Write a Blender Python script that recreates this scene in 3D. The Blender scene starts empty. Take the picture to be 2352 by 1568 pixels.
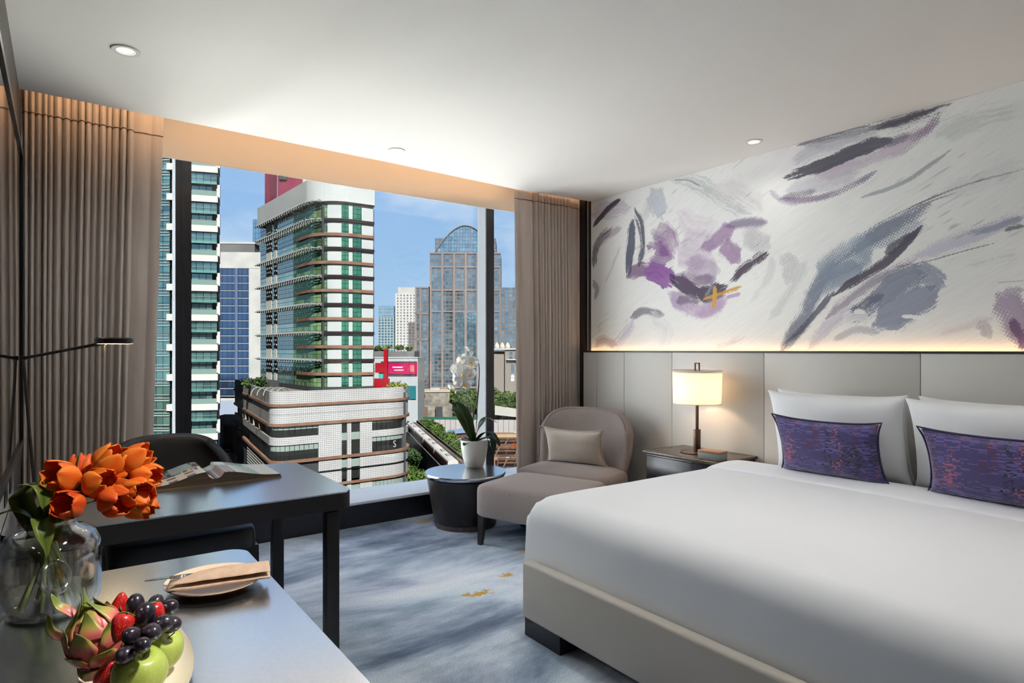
import bpy, bmesh, math, random
import numpy as np
from mathutils import Vector, Matrix, Euler, noise as mnoise

random.seed(7)
rng = np.random.default_rng(11)
PI = math.pi
C = bpy.context.scene.collection
SC = bpy.context.scene

# ------------------------------------------------------------------ camera
EYE = 1.32
YAW = math.radians(35.733)
cam_d = bpy.data.cameras.new('camera')
cam = bpy.data.objects.new('camera', cam_d)
C.objects.link(cam)
cam.location = (0, 0, EYE)
cam.rotation_euler = (PI / 2, 0, -YAW)
cam_d.sensor_width = 36.0
cam_d.lens = 36.0 * 1440.0 / 2352.0
cam_d.shift_y = 19.0 / 2352.0
cam_d.clip_start = 0.02
cam_d.clip_end = 5000
SC.camera = cam

# ------------------------------------------------------------------ view, sky, sun
SC.view_settings.view_transform = 'Standard'
SC.view_settings.look = 'None'
SC.view_settings.gamma = 1.0
SC.view_settings.use_curve_mapping = False
SC.view_settings.exposure = 0.62
SC.cycles.max_bounces = 6
SC.cycles.diffuse_bounces = 4
SC.cycles.glossy_bounces = 3
SC.cycles.transmission_bounces = 4
SC.cycles.transparent_max_bounces = 10
SC.cycles.use_denoising = True
SC.cycles.use_adaptive_sampling = True
SC.cycles.adaptive_threshold = 0.06
SC.cycles.sample_clamp_indirect = 8.0
SC.cycles.caustics_reflective = False
SC.cycles.caustics_refractive = False

world = bpy.data.worlds.new('sky')
SC.world = world
world.use_nodes = True
wn, wl = world.node_tree.nodes, world.node_tree.links
for n in list(wn): wn.remove(n)
w_out = wn.new('ShaderNodeOutputWorld')
w_bg = wn.new('ShaderNodeBackground')
w_tc = wn.new('ShaderNodeTexCoord')
w_sep = wn.new('ShaderNodeSeparateXYZ')
w_ramp = wn.new('ShaderNodeValToRGB')
w_ramp.color_ramp.elements[0].position = 0.0
w_ramp.color_ramp.elements[0].color = (0.44, 0.65, 0.88, 1)
w_ramp.color_ramp.elements[1].position = 0.75
w_ramp.color_ramp.elements[1].color = (0.14, 0.30, 0.68, 1)
e = w_ramp.color_ramp.elements.new(0.22)
e.color = (0.29, 0.51, 0.84, 1)
w_map = wn.new('ShaderNodeMapping')
w_map.inputs['Scale'].default_value = (2.6, 2.6, 5.0)
w_map.inputs['Location'].default_value = (4.2, 2.2, 1.7)
w_noise = wn.new('ShaderNodeTexNoise')
w_noise.inputs['Scale'].default_value = 1.0
w_noise.inputs['Detail'].default_value = 7
w_noise.inputs['Roughness'].default_value = 0.55
w_cr = wn.new('ShaderNodeValToRGB')
w_cr.color_ramp.elements[0].position = 0.52
w_cr.color_ramp.elements[0].color = (0, 0, 0, 1)
w_cr.color_ramp.elements[1].position = 0.78
w_cr.color_ramp.elements[1].color = (1, 1, 1, 1)
w_mix = wn.new('ShaderNodeMixRGB')
w_mix.inputs[2].default_value = (0.90, 0.95, 1.02, 1)
wl.new(w_tc.outputs['Generated'], w_sep.inputs[0])
wl.new(w_sep.outputs['Z'], w_ramp.inputs[0])
wl.new(w_tc.outputs['Generated'], w_map.inputs['Vector'])
wl.new(w_map.outputs[0], w_noise.inputs['Vector'])
wl.new(w_noise.outputs['Fac'], w_cr.inputs[0])
wl.new(w_cr.outputs[0], w_mix.inputs[0])
wl.new(w_ramp.outputs[0], w_mix.inputs[1])
wl.new(w_mix.outputs[0], w_bg.inputs['Color'])
w_bg.inputs['Strength'].default_value = 0.66
wl.new(w_bg.outputs[0], w_out.inputs[0])

SUN = 78.0
sun_d = bpy.data.lights.new('sun', 'SUN')
sun = bpy.data.objects.new('sun', sun_d)
C.objects.link(sun)
sun_d.energy = SUN
sun_d.angle = math.radians(0.6)
sun_d.color = (1.0, 0.98, 0.95)
sun.rotation_euler = Vector((0.25, 0.73, -0.68)).to_track_quat('-Z', 'Y').to_euler()
sun.location = (0, -20, 60)

# ------------------------------------------------------------------ helpers
XF = {}                                             # world matrix of every object that parents others


def lin(c):
    """sRGB 0..255 triple to linear"""
    o = []
    for v in c[:3]:
        v /= 255.0
        o.append(v / 12.92 if v <= 0.04045 else ((v + 0.055) / 1.055) ** 2.4)
    return tuple(o)


def tag(o, label=None, cat=None, group=None, kind=None):
    if label: o['label'] = label
    if cat: o['category'] = cat
    if group: o['group'] = group
    if kind: o['kind'] = kind
    return o


def thing(name, label=None, cat=None, loc=(0, 0, 0), rotz=0.0, group=None, kind=None):
    o = bpy.data.objects.new(name, None)
    o.empty_display_size = 0.1
    C.objects.link(o)
    o.location = loc
    o.rotation_euler = (0, 0, rotz)
    XF[o.name] = Matrix.Translation(Vector(loc)) @ Matrix.Rotation(rotz, 4, 'Z')
    return tag(o, label, cat, group, kind)


def obj(name, verts, faces, mat=None, parent=None, world=False, smooth=False, uvs=None):
    """link a mesh as ONE object. world=True: verts are world coordinates, moved into the parent's frame."""
    if world and parent is not None:
        inv = XF[parent.name].inverted()
        verts = [inv @ Vector(v) for v in verts]
    me = bpy.data.meshes.new(name)
    me.from_pydata([tuple(v) for v in verts], [], faces)
    if uvs is not None:
        ul = me.uv_layers.new(name='UVMap')
        flat = [c for f in uvs for uv in f for c in uv]
        ul.data.foreach_set('uv', flat)
    me.validate()
    me.update()
    if smooth:
        me.polygons.foreach_set('use_smooth', [True] * len(me.polygons))
    if mat: me.materials.append(mat)
    o = bpy.data.objects.new(name, me)
    C.objects.link(o)
    if parent is not None:
        o.parent = parent
    XF[o.name] = XF[parent.name].copy() if parent is not None else Matrix.Identity(4)
    return o


def bobj(name, bm, mat=None, parent=None, world=False, smooth=False):
    bm.normal_update()
    verts = [v.co.copy() for v in bm.verts]
    bm.verts.index_update()
    faces = [[v.index for v in f.verts] for f in bm.faces]
    bm.free()
    return obj(name, verts, faces, mat, parent, world, smooth)


def auto_smooth(o, deg=35):
    me = o.data
    me.polygons.foreach_set('use_smooth', [True] * len(me.polygons))
    bm = bmesh.new(); bm.from_mesh(me)
    lim = math.radians(deg)
    for e in bm.edges:
        e.smooth = not (len(e.link_faces) == 2 and e.calc_face_angle(0) > lim)
    bm.to_mesh(me); bm.free()
    return o


def bm_box(bm, x0, x1, y0, y1, z0, z1, bevel=0.0, seg=2):
    r = bmesh.ops.create_cube(bm, size=1.0)
    vs = r['verts']
    for v in vs:
        v.co.x = x0 + (v.co.x + 0.5) * (x1 - x0)
        v.co.y = y0 + (v.co.y + 0.5) * (y1 - y0)
        v.co.z = z0 + (v.co.z + 0.5) * (z1 - z0)
    if bevel > 0:
        es = list({e for v in vs for e in v.link_edges})
        bmesh.ops.bevel(bm, geom=es, offset=bevel, segments=seg, affect='EDGES', profile=0.5)


def box(name, x0, x1, y0, y1, z0, z1, mat, parent=None, world=False, bevel=0.0, seg=2):
    bm = bmesh.new()
    bm_box(bm, x0, x1, y0, y1, z0, z1, bevel, seg)
    o = bobj(name, bm, mat, parent, world)
    if bevel > 0: auto_smooth(o, 50)
    return o


def lathe(name, prof, mat, parent=None, at=(0, 0, 0), n=48, world=False, sx=1.0, sy=1.0, smooth_deg=40):
    """prof: (r, z) from bottom to top; r = 0 closes it"""
    verts, faces, rings = [], [], []
    for r, z in prof:
        if r < 1e-6:
            rings.append([len(verts)]); verts.append((at[0], at[1], at[2] + z))
        else:
            ring = []
            for i in range(n):
                a = 2 * PI * i / n
                ring.append(len(verts)); verts.append((at[0] + sx * r * math.cos(a), at[1] + sy * r * math.sin(a), at[2] + z))
            rings.append(ring)
    for A, B in zip(rings, rings[1:]):
        if len(A) == 1 and len(B) == 1: continue
        for i in range(n):
            j = (i + 1) % n
            if len(A) == 1: faces.append((A[0], B[j], B[i]))
            elif len(B) == 1: faces.append((A[i], A[j], B[0]))
            else: faces.append((A[i], A[j], B[j], B[i]))
    o = obj(name, verts, faces, mat, parent, world)
    return auto_smooth(o, smooth_deg)


def tube_geo(pts, radii, n=8, cap=True):
    pts = [Vector(p) for p in pts]
    if not hasattr(radii, '__len__'): radii = [radii] * len(pts)
    verts, faces = [], []
    t0 = (pts[1] - pts[0]).normalized()
    up = Vector((0, 0, 1)) if abs(t0.z) < 0.9 else Vector((1, 0, 0))
    nrm = t0.cross(up).normalized()
    for i, p in enumerate(pts):
        if i == 0: t = pts[1] - pts[0]
        elif i == len(pts) - 1: t = pts[-1] - pts[-2]
        else: t = pts[i + 1] - pts[i - 1]
        t.normalize()
        nrm = (nrm - t * nrm.dot(t)).normalized()
        b = t.cross(nrm)
        for k in range(n):
            a = 2 * PI * k / n
            verts.append(p + (nrm * math.cos(a) + b * math.sin(a)) * radii[i])
    for i in range(len(pts) - 1):
        for k in range(n):
            j = (k + 1) % n
            faces.append((i * n + k, i * n + j, (i + 1) * n + j, (i + 1) * n + k))
    if cap:
        faces.append(tuple(range(n))[::-1])
        faces.append(tuple((len(pts) - 1) * n + k for k in range(n)))
    return verts, faces


def tube(name, pts, radii, mat, parent=None, world=False, n=8):
    v, f = tube_geo(pts, radii, n)
    return auto_smooth(obj(name, v, f, mat, parent, world), 60)


def bez(p0, p1, p2, p3, n=12):
    p0, p1, p2, p3 = map(Vector, (p0, p1, p2, p3))
    return [p0 * (1 - t) ** 3 + p1 * 3 * t * (1 - t) ** 2 + p2 * 3 * t * t * (1 - t) + p3 * t ** 3
            for t in (i / n for i in range(n + 1))]


def spline(pts, per=6):
    """Catmull-Rom through pts"""
    pts = [Vector(p) for p in pts]
    P = [pts[0] * 2 - pts[1]] + pts + [pts[-1] * 2 - pts[-2]]
    out = []
    for i in range(1, len(P) - 2):
        a, b, c, d = P[i - 1:i + 3]
        for k in range(per):
            t = k / per
            out.append(0.5 * (2 * b + (c - a) * t + (2 * a - 5 * b + 4 * c - d) * t * t + (3 * b - a - 3 * c + d) * t ** 3))
    out.append(pts[-1])
    return out


def grid_geo(fn, nu, nv, closed_u=False):
    verts, faces = [], []
    for j in range(nv + 1):
        for i in range(nu + (0 if closed_u else 1)):
            verts.append(fn(i / nu, j / nv))
    w = nu if closed_u else nu + 1
    for j in range(nv):
        for i in range(nu):
            i2 = (i + 1) % w
            faces.append((j * w + i, j * w + i2, (j + 1) * w + i2, (j + 1) * w + i))
    return verts, faces


def solidify(o, t, offset=-1.0):
    m = o.modifiers.new('thickness', 'SOLIDIFY'); m.thickness = t; m.offset = offset
    return o


def subsurf(o, lv=2):
    m = o.modifiers.new('smooth', 'SUBSURF'); m.levels = lv; m.render_levels = lv
    return o


def copy_tree(o, parent=None):
    c = o.copy(); C.objects.link(c); c.parent = parent
    XF[c.name] = XF[o.name].copy()
    for ch in list(o.children): copy_tree(ch, c)
    return c


# ------------------------------------------------------------------ materials
def mat(name, col, rough=0.5, metal=0.0, spec=0.5, ior=None, col2=None, nscale=8.0, nstretch=(1, 1, 1), contrast=(0.35, 0.65),
        bump=0.0, bscale=60.0, bstretch=(1, 1, 1), sheen=0.0, coat=0.0, alpha=1.0, trans=0.0, subs=0.0, coord='Object', detail=4):
    m = bpy.data.materials.new(name)
    m.use_nodes = True
    nt = m.node_tree
    b = nt.nodes['Principled BSDF']
    b.inputs['Base Color'].default_value = (*col[:3], 1)
    b.inputs['Roughness'].default_value = rough
    b.inputs['Metallic'].default_value = metal
    b.inputs['Specular IOR Level'].default_value = spec
    if ior: b.inputs['IOR'].default_value = ior
    b.inputs['Sheen Weight'].default_value = sheen
    b.inputs['Coat Weight'].default_value = coat
    b.inputs['Coat Roughness'].default_value = 0.08
    b.inputs['Transmission Weight'].default_value = trans
    b.inputs['Subsurface Weight'].default_value = subs
    b.inputs['Subsurface Radius'].default_value = (0.02, 0.01, 0.006)
    tc = nt.nodes.new('ShaderNodeTexCoord')
    if col2 is not None:
        mp = nt.nodes.new('ShaderNodeMapping'); mp.inputs['Scale'].default_value = nstretch
        ns = nt.nodes.new('ShaderNodeTexNoise'); ns.inputs['Scale'].default_value = nscale; ns.inputs['Detail'].default_value = detail
        rp = nt.nodes.new('ShaderNodeValToRGB')
        rp.color_ramp.elements[0].position = contrast[0]; rp.color_ramp.elements[0].color = (*col[:3], 1)
        rp.color_ramp.elements[1].position = contrast[1]; rp.color_ramp.elements[1].color = (*col2[:3], 1)
        nt.links.new(tc.outputs[coord], mp.inputs[0]); nt.links.new(mp.outputs[0], ns.inputs['Vector'])
        nt.links.new(ns.outputs['Fac'], rp.inputs[0]); nt.links.new(rp.outputs[0], b.inputs['Base Color'])
    if bump > 0:
        mp = nt.nodes.new('ShaderNodeMapping'); mp.inputs['Scale'].default_value = bstretch
        ns = nt.nodes.new('ShaderNodeTexNoise'); ns.inputs['Scale'].default_value = bscale; ns.inputs['Detail'].default_value = 3
        bp = nt.nodes.new('ShaderNodeBump'); bp.inputs['Strength'].default_value = bump; bp.inputs['Distance'].default_value = 0.01
        nt.links.new(tc.outputs[coord], mp.inputs[0]); nt.links.new(mp.outputs[0], ns.inputs['Vector'])
        nt.links.new(ns.outputs['Fac'], bp.inputs['Height']); nt.links.new(bp.outputs[0], b.inputs['Normal'])
    return m


def emis(name, col, strength):
    m = bpy.data.materials.new(name); m.use_nodes = True
    nt = m.node_tree
    for n in list(nt.nodes): nt.nodes.remove(n)
    o = nt.nodes.new('ShaderNodeOutputMaterial'); e = nt.nodes.new('ShaderNodeEmission')
    e.inputs[0].default_value = (*col, 1); e.inputs[1].default_value = strength
    nt.links.new(e.outputs[0], o.inputs[0])
    return m


def thin_glass(name, tint=(1, 1, 1), refl=0.05, edge=0.6, rough=0.0):
    """clear pane: see-through, with a mirror share that grows to the edges"""
    m = bpy.data.materials.new(name); m.use_nodes = True
    nt = m.node_tree
    for n in list(nt.nodes): nt.nodes.remove(n)
    o = nt.nodes.new('ShaderNodeOutputMaterial')
    t = nt.nodes.new('ShaderNodeBsdfTransparent'); t.inputs[0].default_value = (*tint, 1)
    g = nt.nodes.new('ShaderNodeBsdfGlossy'); g.inputs['Roughness'].default_value = rough
    lw = nt.nodes.new('ShaderNodeLayerWeight'); lw.inputs['Blend'].default_value = 0.3
    mr = nt.nodes.new('ShaderNodeMapRange'); mr.inputs['To Min'].default_value = refl; mr.inputs['To Max'].default_value = edge
    mx = nt.nodes.new('ShaderNodeMixShader')
    nt.links.new(lw.outputs['Facing'], mr.inputs['Value'])
    nt.links.new(mr.outputs[0], mx.inputs[0]); nt.links.new(t.outputs[0], mx.inputs[1]); nt.links.new(g.outputs[0], mx.inputs[2])
    nt.links.new(mx.outputs[0], o.inputs[0])
    return m


def area(name, loc, rot, sx, sy, power, col, parent=None, spread=PI):
    d = bpy.data.lights.new(name, 'AREA'); d.shape = 'RECTANGLE'; d.size = sx; d.size_y = sy
    d.energy = power; d.color = col; d.spread = spread
    o = bpy.data.objects.new(name, d); C.objects.link(o); o.location = loc; o.rotation_euler = rot
    if parent is not None:
        o.parent = parent
        o.matrix_parent_inverse = XF[parent.name].inverted()
    return o


def point(name, loc, power, col, r=0.03, parent=None, spot=None, blend=0.5, rot=(0, 0, 0)):
    d = bpy.data.lights.new(name, 'SPOT' if spot else 'POINT'); d.energy = power; d.color = col; d.shadow_soft_size = r
    if spot: d.spot_size = spot; d.spot_blend = blend
    o = bpy.data.objects.new(name, d); C.objects.link(o); o.location = loc; o.rotation_euler = rot
    if parent is not None:
        o.parent = parent
        o.matrix_parent_inverse = XF[parent.name].inverted()
    return o


WARM = (1.0, 0.62, 0.32)
WARMW = (1.0, 0.965, 0.93)
# ================================================================== ROOM SHELL
HC = 2.626                       # ceiling height
WX = 3.80                        # headboard wall
LX = -0.17                       # left wall
YB = -2.6                        # back wall
M_ceil = mat('ceiling_paint', (0.86, 0.845, 0.81), 0.9, bump=0.02, bscale=300)
M_wall = mat('plaster', (0.62, 0.58, 0.52), 0.9)
M_wallL = mat('dark_panelling', (0.10, 0.085, 0.075), 0.5, col2=(0.06, 0.05, 0.045), nscale=3, nstretch=(1, 1, 0.15))
M_dark = mat('dark_aluminium', (0.018, 0.02, 0.026), 0.35, metal=0.3)
M_alu = mat('silver_aluminium', (0.16, 0.172, 0.185), 0.45, metal=0.2)
M_sill = mat('pale_sill', (0.80, 0.82, 0.84), 0.35)
M_plinth = mat('dark_plinth', (0.012, 0.012, 0.018), 0.4)
M_pelmet = mat('cream_fabric', (0.78, 0.70, 0.60), 0.95, bump=0.05, bscale=400, bstretch=(1, 1, 0.2))


def carpet_material():
    m = bpy.data.materials.new('woven_carpet'); m.use_nodes = True
    nt = m.node_tree; N = nt.nodes; L = nt.links
    b = N['Principled BSDF']; b.inputs['Roughness'].default_value = 1.0; b.inputs['Specular IOR Level'].default_value = 0.1
    b.inputs['Sheen Weight'].default_value = 0.2
    tc = N.new('ShaderNodeTexCoord')
    mp = N.new('ShaderNodeMapping'); mp.inputs['Scale'].default_value = (0.62, 1.35, 1); mp.inputs['Rotation'].default_value = (0, 0, 0.15); mp.inputs['Location'].default_value = (5.2, 4.1, 0)
    n1 = N.new('ShaderNodeTexNoise'); n1.inputs['Scale'].default_value = 1.15; n1.inputs['Detail'].default_value = 9; n1.inputs['Roughness'].default_value = 0.62
    n1.inputs['Distortion'].default_value = 0.4
    r1 = N.new('ShaderNodeValToRGB')
    cr = r1.color_ramp
    cr.elements[0].position = 0.36; cr.elements[0].color = (0.085, 0.118, 0.165, 1)
    cr.elements[1].position = 0.66; cr.elements[1].color = (0.84, 0.885, 0.90, 1)
    for p, c in ((0.43, (0.195, 0.255, 0.345)), (0.50, (0.40, 0.48, 0.575)), (0.57, (0.66, 0.745, 0.81))):
        e = cr.elements.new(p); e.color = (*c, 1)
    L.new(tc.outputs['Object'], mp.inputs[0]); L.new(mp.outputs[0], n1.inputs['Vector']); L.new(n1.outputs['Fac'], r1.inputs[0])
    # lilac and teal drift
    n2 = N.new('ShaderNodeTexNoise'); n2.inputs['Scale'].default_value = 0.9; n2.inputs['Detail'].default_value = 3
    r2 = N.new('ShaderNodeValToRGB'); r2.color_ramp.elements[0].color = (0.93, 1.0, 1.03, 1); r2.color_ramp.elements[1].color = (1.03, 0.98, 1.05, 1)
    r2.color_ramp.elements[0].position = 0.4; r2.color_ramp.elements[1].position = 0.62
    mx = N.new('ShaderNodeMixRGB'); mx.blend_type = 'MULTIPLY'; mx.inputs[0].default_value = 1
    L.new(mp.outputs[0], n2.inputs['Vector']); L.new(n2.outputs['Fac'], r2.inputs[0]); L.new(r1.outputs[0], mx.inputs[1]); L.new(r2.outputs[0], mx.inputs[2])
    # pile speckle
    n3 = N.new('ShaderNodeTexNoise'); n3.inputs['Scale'].default_value = 190; n3.inputs['Detail'].default_value = 2
    r3 = N.new('ShaderNodeMapRange'); r3.inputs['From Min'].default_value = 0.3; r3.inputs['From Max'].default_value = 0.7
    r3.inputs['To Min'].default_value = 0.72; r3.inputs['To Max'].default_value = 1.25
    L.new(tc.outputs['Object'], n3.inputs['Vector']); L.new(n3.outputs['Fac'], r3.inputs['Value'])
    m3 = N.new('ShaderNodeMixRGB'); m3.blend_type = 'MULTIPLY'; m3.inputs[0].default_value = 1
    L.new(mx.outputs[0], m3.inputs[1]); L.new(r3.outputs[0], m3.inputs[2])
    last = m3.outputs[0]
    # mustard flecks woven in at a few spots
    sp = N.new('ShaderNodeTexNoise'); sp.inputs['Scale'].default_value = 30; sp.inputs['Detail'].default_value = 6; sp.inputs['Roughness'].default_value = 0.75
    L.new(tc.outputs['Object'], sp.inputs['Vector'])
    for (x, y, rx, ry) in FLECKS:
        ma = N.new('ShaderNodeMapping'); ma.vector_type = 'POINT'
        ma.inputs['Location'].default_value = (-x / rx, -y / ry, 0); ma.inputs['Scale'].default_value = (1 / rx, 1 / ry, 0)
        ln = N.new('ShaderNodeVectorMath'); ln.operation = 'LENGTH'
        L.new(tc.outputs['Object'], ma.inputs[0]); L.new(ma.outputs[0], ln.inputs[0])
        a = N.new('ShaderNodeMath'); a.operation = 'MULTIPLY_ADD'; a.inputs[1].default_value = -0.27; a.inputs[2].default_value = 0.27
        L.new(ln.outputs['Value'], a.inputs[0])
        s = N.new('ShaderNodeMath'); s.operation = 'ADD'; L.new(a.outputs[0], s.inputs[0]); L.new(sp.outputs['Fac'], s.inputs[1])
        g = N.new('ShaderNodeMapRange'); g.inputs['From Min'].default_value = 0.60; g.inputs['From Max'].default_value = 0.67
        L.new(s.outputs[0], g.inputs['Value'])
        k = N.new('ShaderNodeMixRGB'); k.inputs[2].default_value = (0.62, 0.36, 0.05, 1)
        L.new(g.outputs[0], k.inputs[0]); L.new(last, k.inputs[1]); last = k.outputs[0]
    L.new(last, b.inputs['Base Color'])
    bp = N.new('ShaderNodeBump'); bp.inputs['Strength'].default_value = 0.35; bp.inputs['Distance'].default_value = 0.004
    L.new(n3.outputs['Fac'], bp.inputs['Height']); L.new(bp.outputs[0], b.inputs['Normal'])
    return m


FLECKS = [(1.850, 2.858, 0.110, 0.055), (2.124, 3.001, 0.070, 0.045), (2.265, 4.299, 0.150, 0.060), (1.780, 2.879, 0.070, 0.040), (2.443, 3.278, 0.080, 0.030)]
M_carpet = carpet_material()

tag(box('floor', LX - 0.3, WX + 0.3, YB - 0.3, 4.75, -0.25, 0.0, M_carpet), 'blue grey carpet with mustard flecks', kind='structure')

# ceiling: slab whose far edge follows a slightly bowed line, open recess beyond it
edge = [(LX - 0.3, 3.985), (-0.16, 3.989), (0.467, 4.010), (1.346, 4.035), (1.876, 4.050), (2.45, 4.09), (2.996, 4.125), (3.5, 4.10), (WX + 0.3, 4.06)]
bm = bmesh.new()
bot = [bm.verts.new((x, y, HC)) for x, y in edge] + [bm.verts.new((WX + 0.3, YB - 0.3, HC)), bm.verts.new((LX - 0.3, YB - 0.3, HC))]
bm.faces.new(bot)
ret = bmesh.ops.extrude_face_region(bm, geom=list(bm.faces))
for g in ret['geom']:
    if isinstance(g, bmesh.types.BMVert): g.co.z += 0.05
bmesh.ops.recalc_face_normals(bm, faces=list(bm.faces))
ceiling = tag(bobj('ceiling', bm, M_ceil), kind='structure')
tag(box('trim_1', LX - 0.3, WX + 0.3, YB - 0.3, 4.9, 2.90, 3.15, M_ceil), kind='structure')            # slab over the curtain recess
tag(box('wall_back', LX - 0.3, WX + 0.3, YB - 0.3, YB, 0.0, 2.90, M_wall), kind='structure')
tag(box('wall_right', WX, WX + 0.3, YB, 4.9, 0.0, 2.90, M_wall), kind='structure')
tag(box('wall_left', LX - 0.3, LX, YB, 4.9, 0.0, 2.90, M_wallL), kind='structure')

# window wall: plinth with sill, head, mullions, panes
tag(box('wall_window', LX - 0.3, WX + 0.3, 4.66, 4.9, 2.72, 3.0, M_dark), kind='structure')
tag(box('wall_base', LX - 0.3, WX + 0.3, 4.47, 4.90, -0.25, 0.165, M_plinth), kind='structure')
tag(box('trim_2', LX, WX, 4.455, 4.90, 0.165, 0.187, M_sill, bevel=0.003), 'pale window sill over dark plinth', kind='structure')
win = thing('window_1', 'wide window with three panes between dark mullions', None, (0.65, 4.66, 0.187), kind='structure')
for mx0, mx1 in ((0.606, 0.700), (3.030, 3.113)):
    box('mullion', mx0, mx1, 4.60, 4.615, 0.187, 2.74, M_dark, win, True)
    box('mullion_groove', (mx0 + mx1) / 2 - 0.004, (mx0 + mx1) / 2 + 0.004, 4.598, 4.60, 0.187, 2.74, M_plinth, win, True)
    box('mullion_body', mx0, mx1, 4.615, 4.74, 0.187, 2.74, M_alu, win, True)
M_pane = thin_glass('window_glass', (0.985, 0.995, 0.99), 0.015, 0.25)
for a, b_ in ((LX, 0.606), (0.700, 3.030), (3.113, WX)):
    box('pane', a, b_, 4.700, 4.712, 0.187, 2.74, M_pane, win, True)

# pelmet behind the curtains, washed by a warm strip in the recess
tag(box('pelmet', LX, WX, 4.40, 4.412, 2.51, 2.90, M_pelmet, bevel=0.004), 'cream fabric pelmet glowing warm along the window head', 'pelmet')
M_led = emis('warm_led', (1.0, 0.55, 0.22), 3.0)
led = tag(box('led_strip', LX + 0.05, WX - 0.05, 3.955, 3.970, 2.678, 2.690, M_led), 'warm light strip hidden above the ceiling edge', 'light strip')
area('recess_light', (1.81, 3.99, 2.72), (math.radians(62), 0, 0), 3.85, 0.03, 3.8, (1.0, 0.60, 0.32), led)

# ------------------------------------------------------------------ curtains
M_curt = mat('taupe_curtain', lin((194, 182, 173)), 0.9, col2=lin((184, 172, 163)), nscale=40, nstretch=(1, 1, 0.05), sheen=0.3, bump=0.06, bscale=500)


def curtain(name, label, folds, z0, z1, top_edges, bot_edges, seed):
    """folds: list of (share of the width, depth in m); edges: x at top / bottom of both sides"""
    r = random.Random(seed)
    cols = []                                         # (s, depth offset)
    tot = sum(f[0] for f in folds); s = 0
    for wdt, dep in folds:
        n = 12 if dep > 0.012 else 16
        for k in range(n):
            t = k / n
            if dep > 0.012: y = -dep * math.sin(PI * t) ** 0.6 + dep * 0.35
            else: y = -dep * math.sin(PI * t)
            cols.append(((s + wdt * t) / tot, y))
        s += wdt
    cols.append((1.0, 0.0))
    nz = 26
    verts, faces = [], []
    for j in range(nz + 1):
        t = j / nz
        z = z0 + (z1 - z0) * t
        xa = bot_edges[0] + (top_edges[0] - bot_edges[0]) * t
        xb = bot_edges[1] + (top_edges[1] - bot_edges[1]) * t
        for i, (sv, y) in enumerate(cols):
            wob = 0.010 * mnoise.noise(Vector((sv * 9, z * 0.9, seed)))
            amp = 0.75 + 0.35 * (1 - t) + 0.25 * mnoise.noise(Vector((sv * 14, z * 0.5, seed + 5)))
            if t > 0.965: amp *= 0.75
            verts.append((xa + (xb - xa) * sv + wob * (1 - t), 4.215 + y * amp, z))
    w = len(cols)
    for j in range(nz):
        for i in range(w - 1):
            faces.append((j * w + i, j * w + i + 1, (j + 1) * w + i + 1, (j + 1) * w + i))
    t = thing(name, label, 'curtain', ((bot_edges[0] + bot_edges[1]) / 2, 4.215, z0))
    o = obj('cloth', verts, faces, M_curt, t, True, True)
    solidify(o, 0.003, 0)
    # header tape: stitched band at the top
    hv, hf = [], []
    zz = (z1 - 0.165, z1 - 0.160)
    for z in zz:
        for i, (sv, y) in enumerate(cols):
            tt = (z - z0) / (z1 - z0)
            amp = 0.75 + 0.35 * (1 - tt) + 0.25 * mnoise.noise(Vector((sv * 14, z * 0.5, seed + 5)))
            xa = bot_edges[0] + (top_edges[0] - bot_edges[0]) * tt; xb = bot_edges[1] + (top_edges[1] - bot_edges[1]) * tt
            hv.append((xa + (xb - xa) * sv, 4.213 + y * amp, z))
    for i in range(w - 1): hf.append((i, i + 1, w + i + 1, w + i))
    h = obj('header_seam', hv, hf, M_seam, t, True, True); solidify(h, 0.006, 0)
    return t


M_seam = mat('curtain_seam', lin((120, 100, 82)), 0.95)
r = random.Random(3)
fl = [(r.uniform(0.024, 0.044), r.uniform(0.045, 0.085)) for _ in range(16)] + [(0.10, 0.012), (0.065, 0.010)]
curtain('curtain', 'taupe curtain hanging in many folds behind the desk', fl, 0.012, 2.74, (-0.165, 0.495), (-0.165, 0.415), 2)
fr = [(0.05, 0.012), (0.20, 0.035)] + [(r.uniform(0.03, 0.055), r.uniform(0.04, 0.07)) for _ in range(11)] + [(0.13, 0.03), (0.04, 0.02)]
curtain('curtain', 'taupe curtain drawn back into the corner behind the lounge chair', fr, 0.012, 2.74, (3.055, 3.79), (3.085, 3.79), 8)

# ------------------------------------------------------------------ headboard wall
M_hb = mat('pale_leather', lin((200, 198, 193)), 0.55, bump=0.03, bscale=350)
M_trim = mat('bronze_trim', (0.05, 0.042, 0.038), 0.4, metal=0.5)
hb = thing('headboard', 'full-width headboard of pale leather panels with thin bronze top edge', 'headboard', (3.78, 2.0, 0))
ys = [4.125, 3.955, 3.630, 3.135, 2.372, 1.45, 0.53, -0.40, -1.2]
for a, b_ in zip(ys, ys[1:]):
    box('panel', 3.742, 3.790, b_ + 0.0012, a - 0.0012, 0.02, 1.300, M_hb, hb, True, bevel=0.0035)
box('backing', 3.790, 3.798, -1.2, 4.125, 0.0, 1.300, M_trim, hb, True)
box('top_edge', 3.738, 3.752, -1.2, 4.130, 1.300, 1.312, M_trim, hb, True)
box('end_edge', 3.738, 3.796, 4.125, 4.132, 0.0, 1.312, M_trim, hb, True)
tag(box('trim_3', 3.775, 3.80, 4.080, 4.095, 1.312, HC, M_trim), 'dark upright trim at the mural end', kind='structure')
tag(box('trim_4', 3.770, 3.80, 4.135, 4.40, 0.0, 2.9, M_trim), 'dark wall end behind the curtain', kind='structure')
led2 = tag(box('led_strip', 3.765, 3.775, -1.1, 4.10, 1.292, 1.300, M_led), 'warm light strip sunk in the headboard top', 'light strip')
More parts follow.
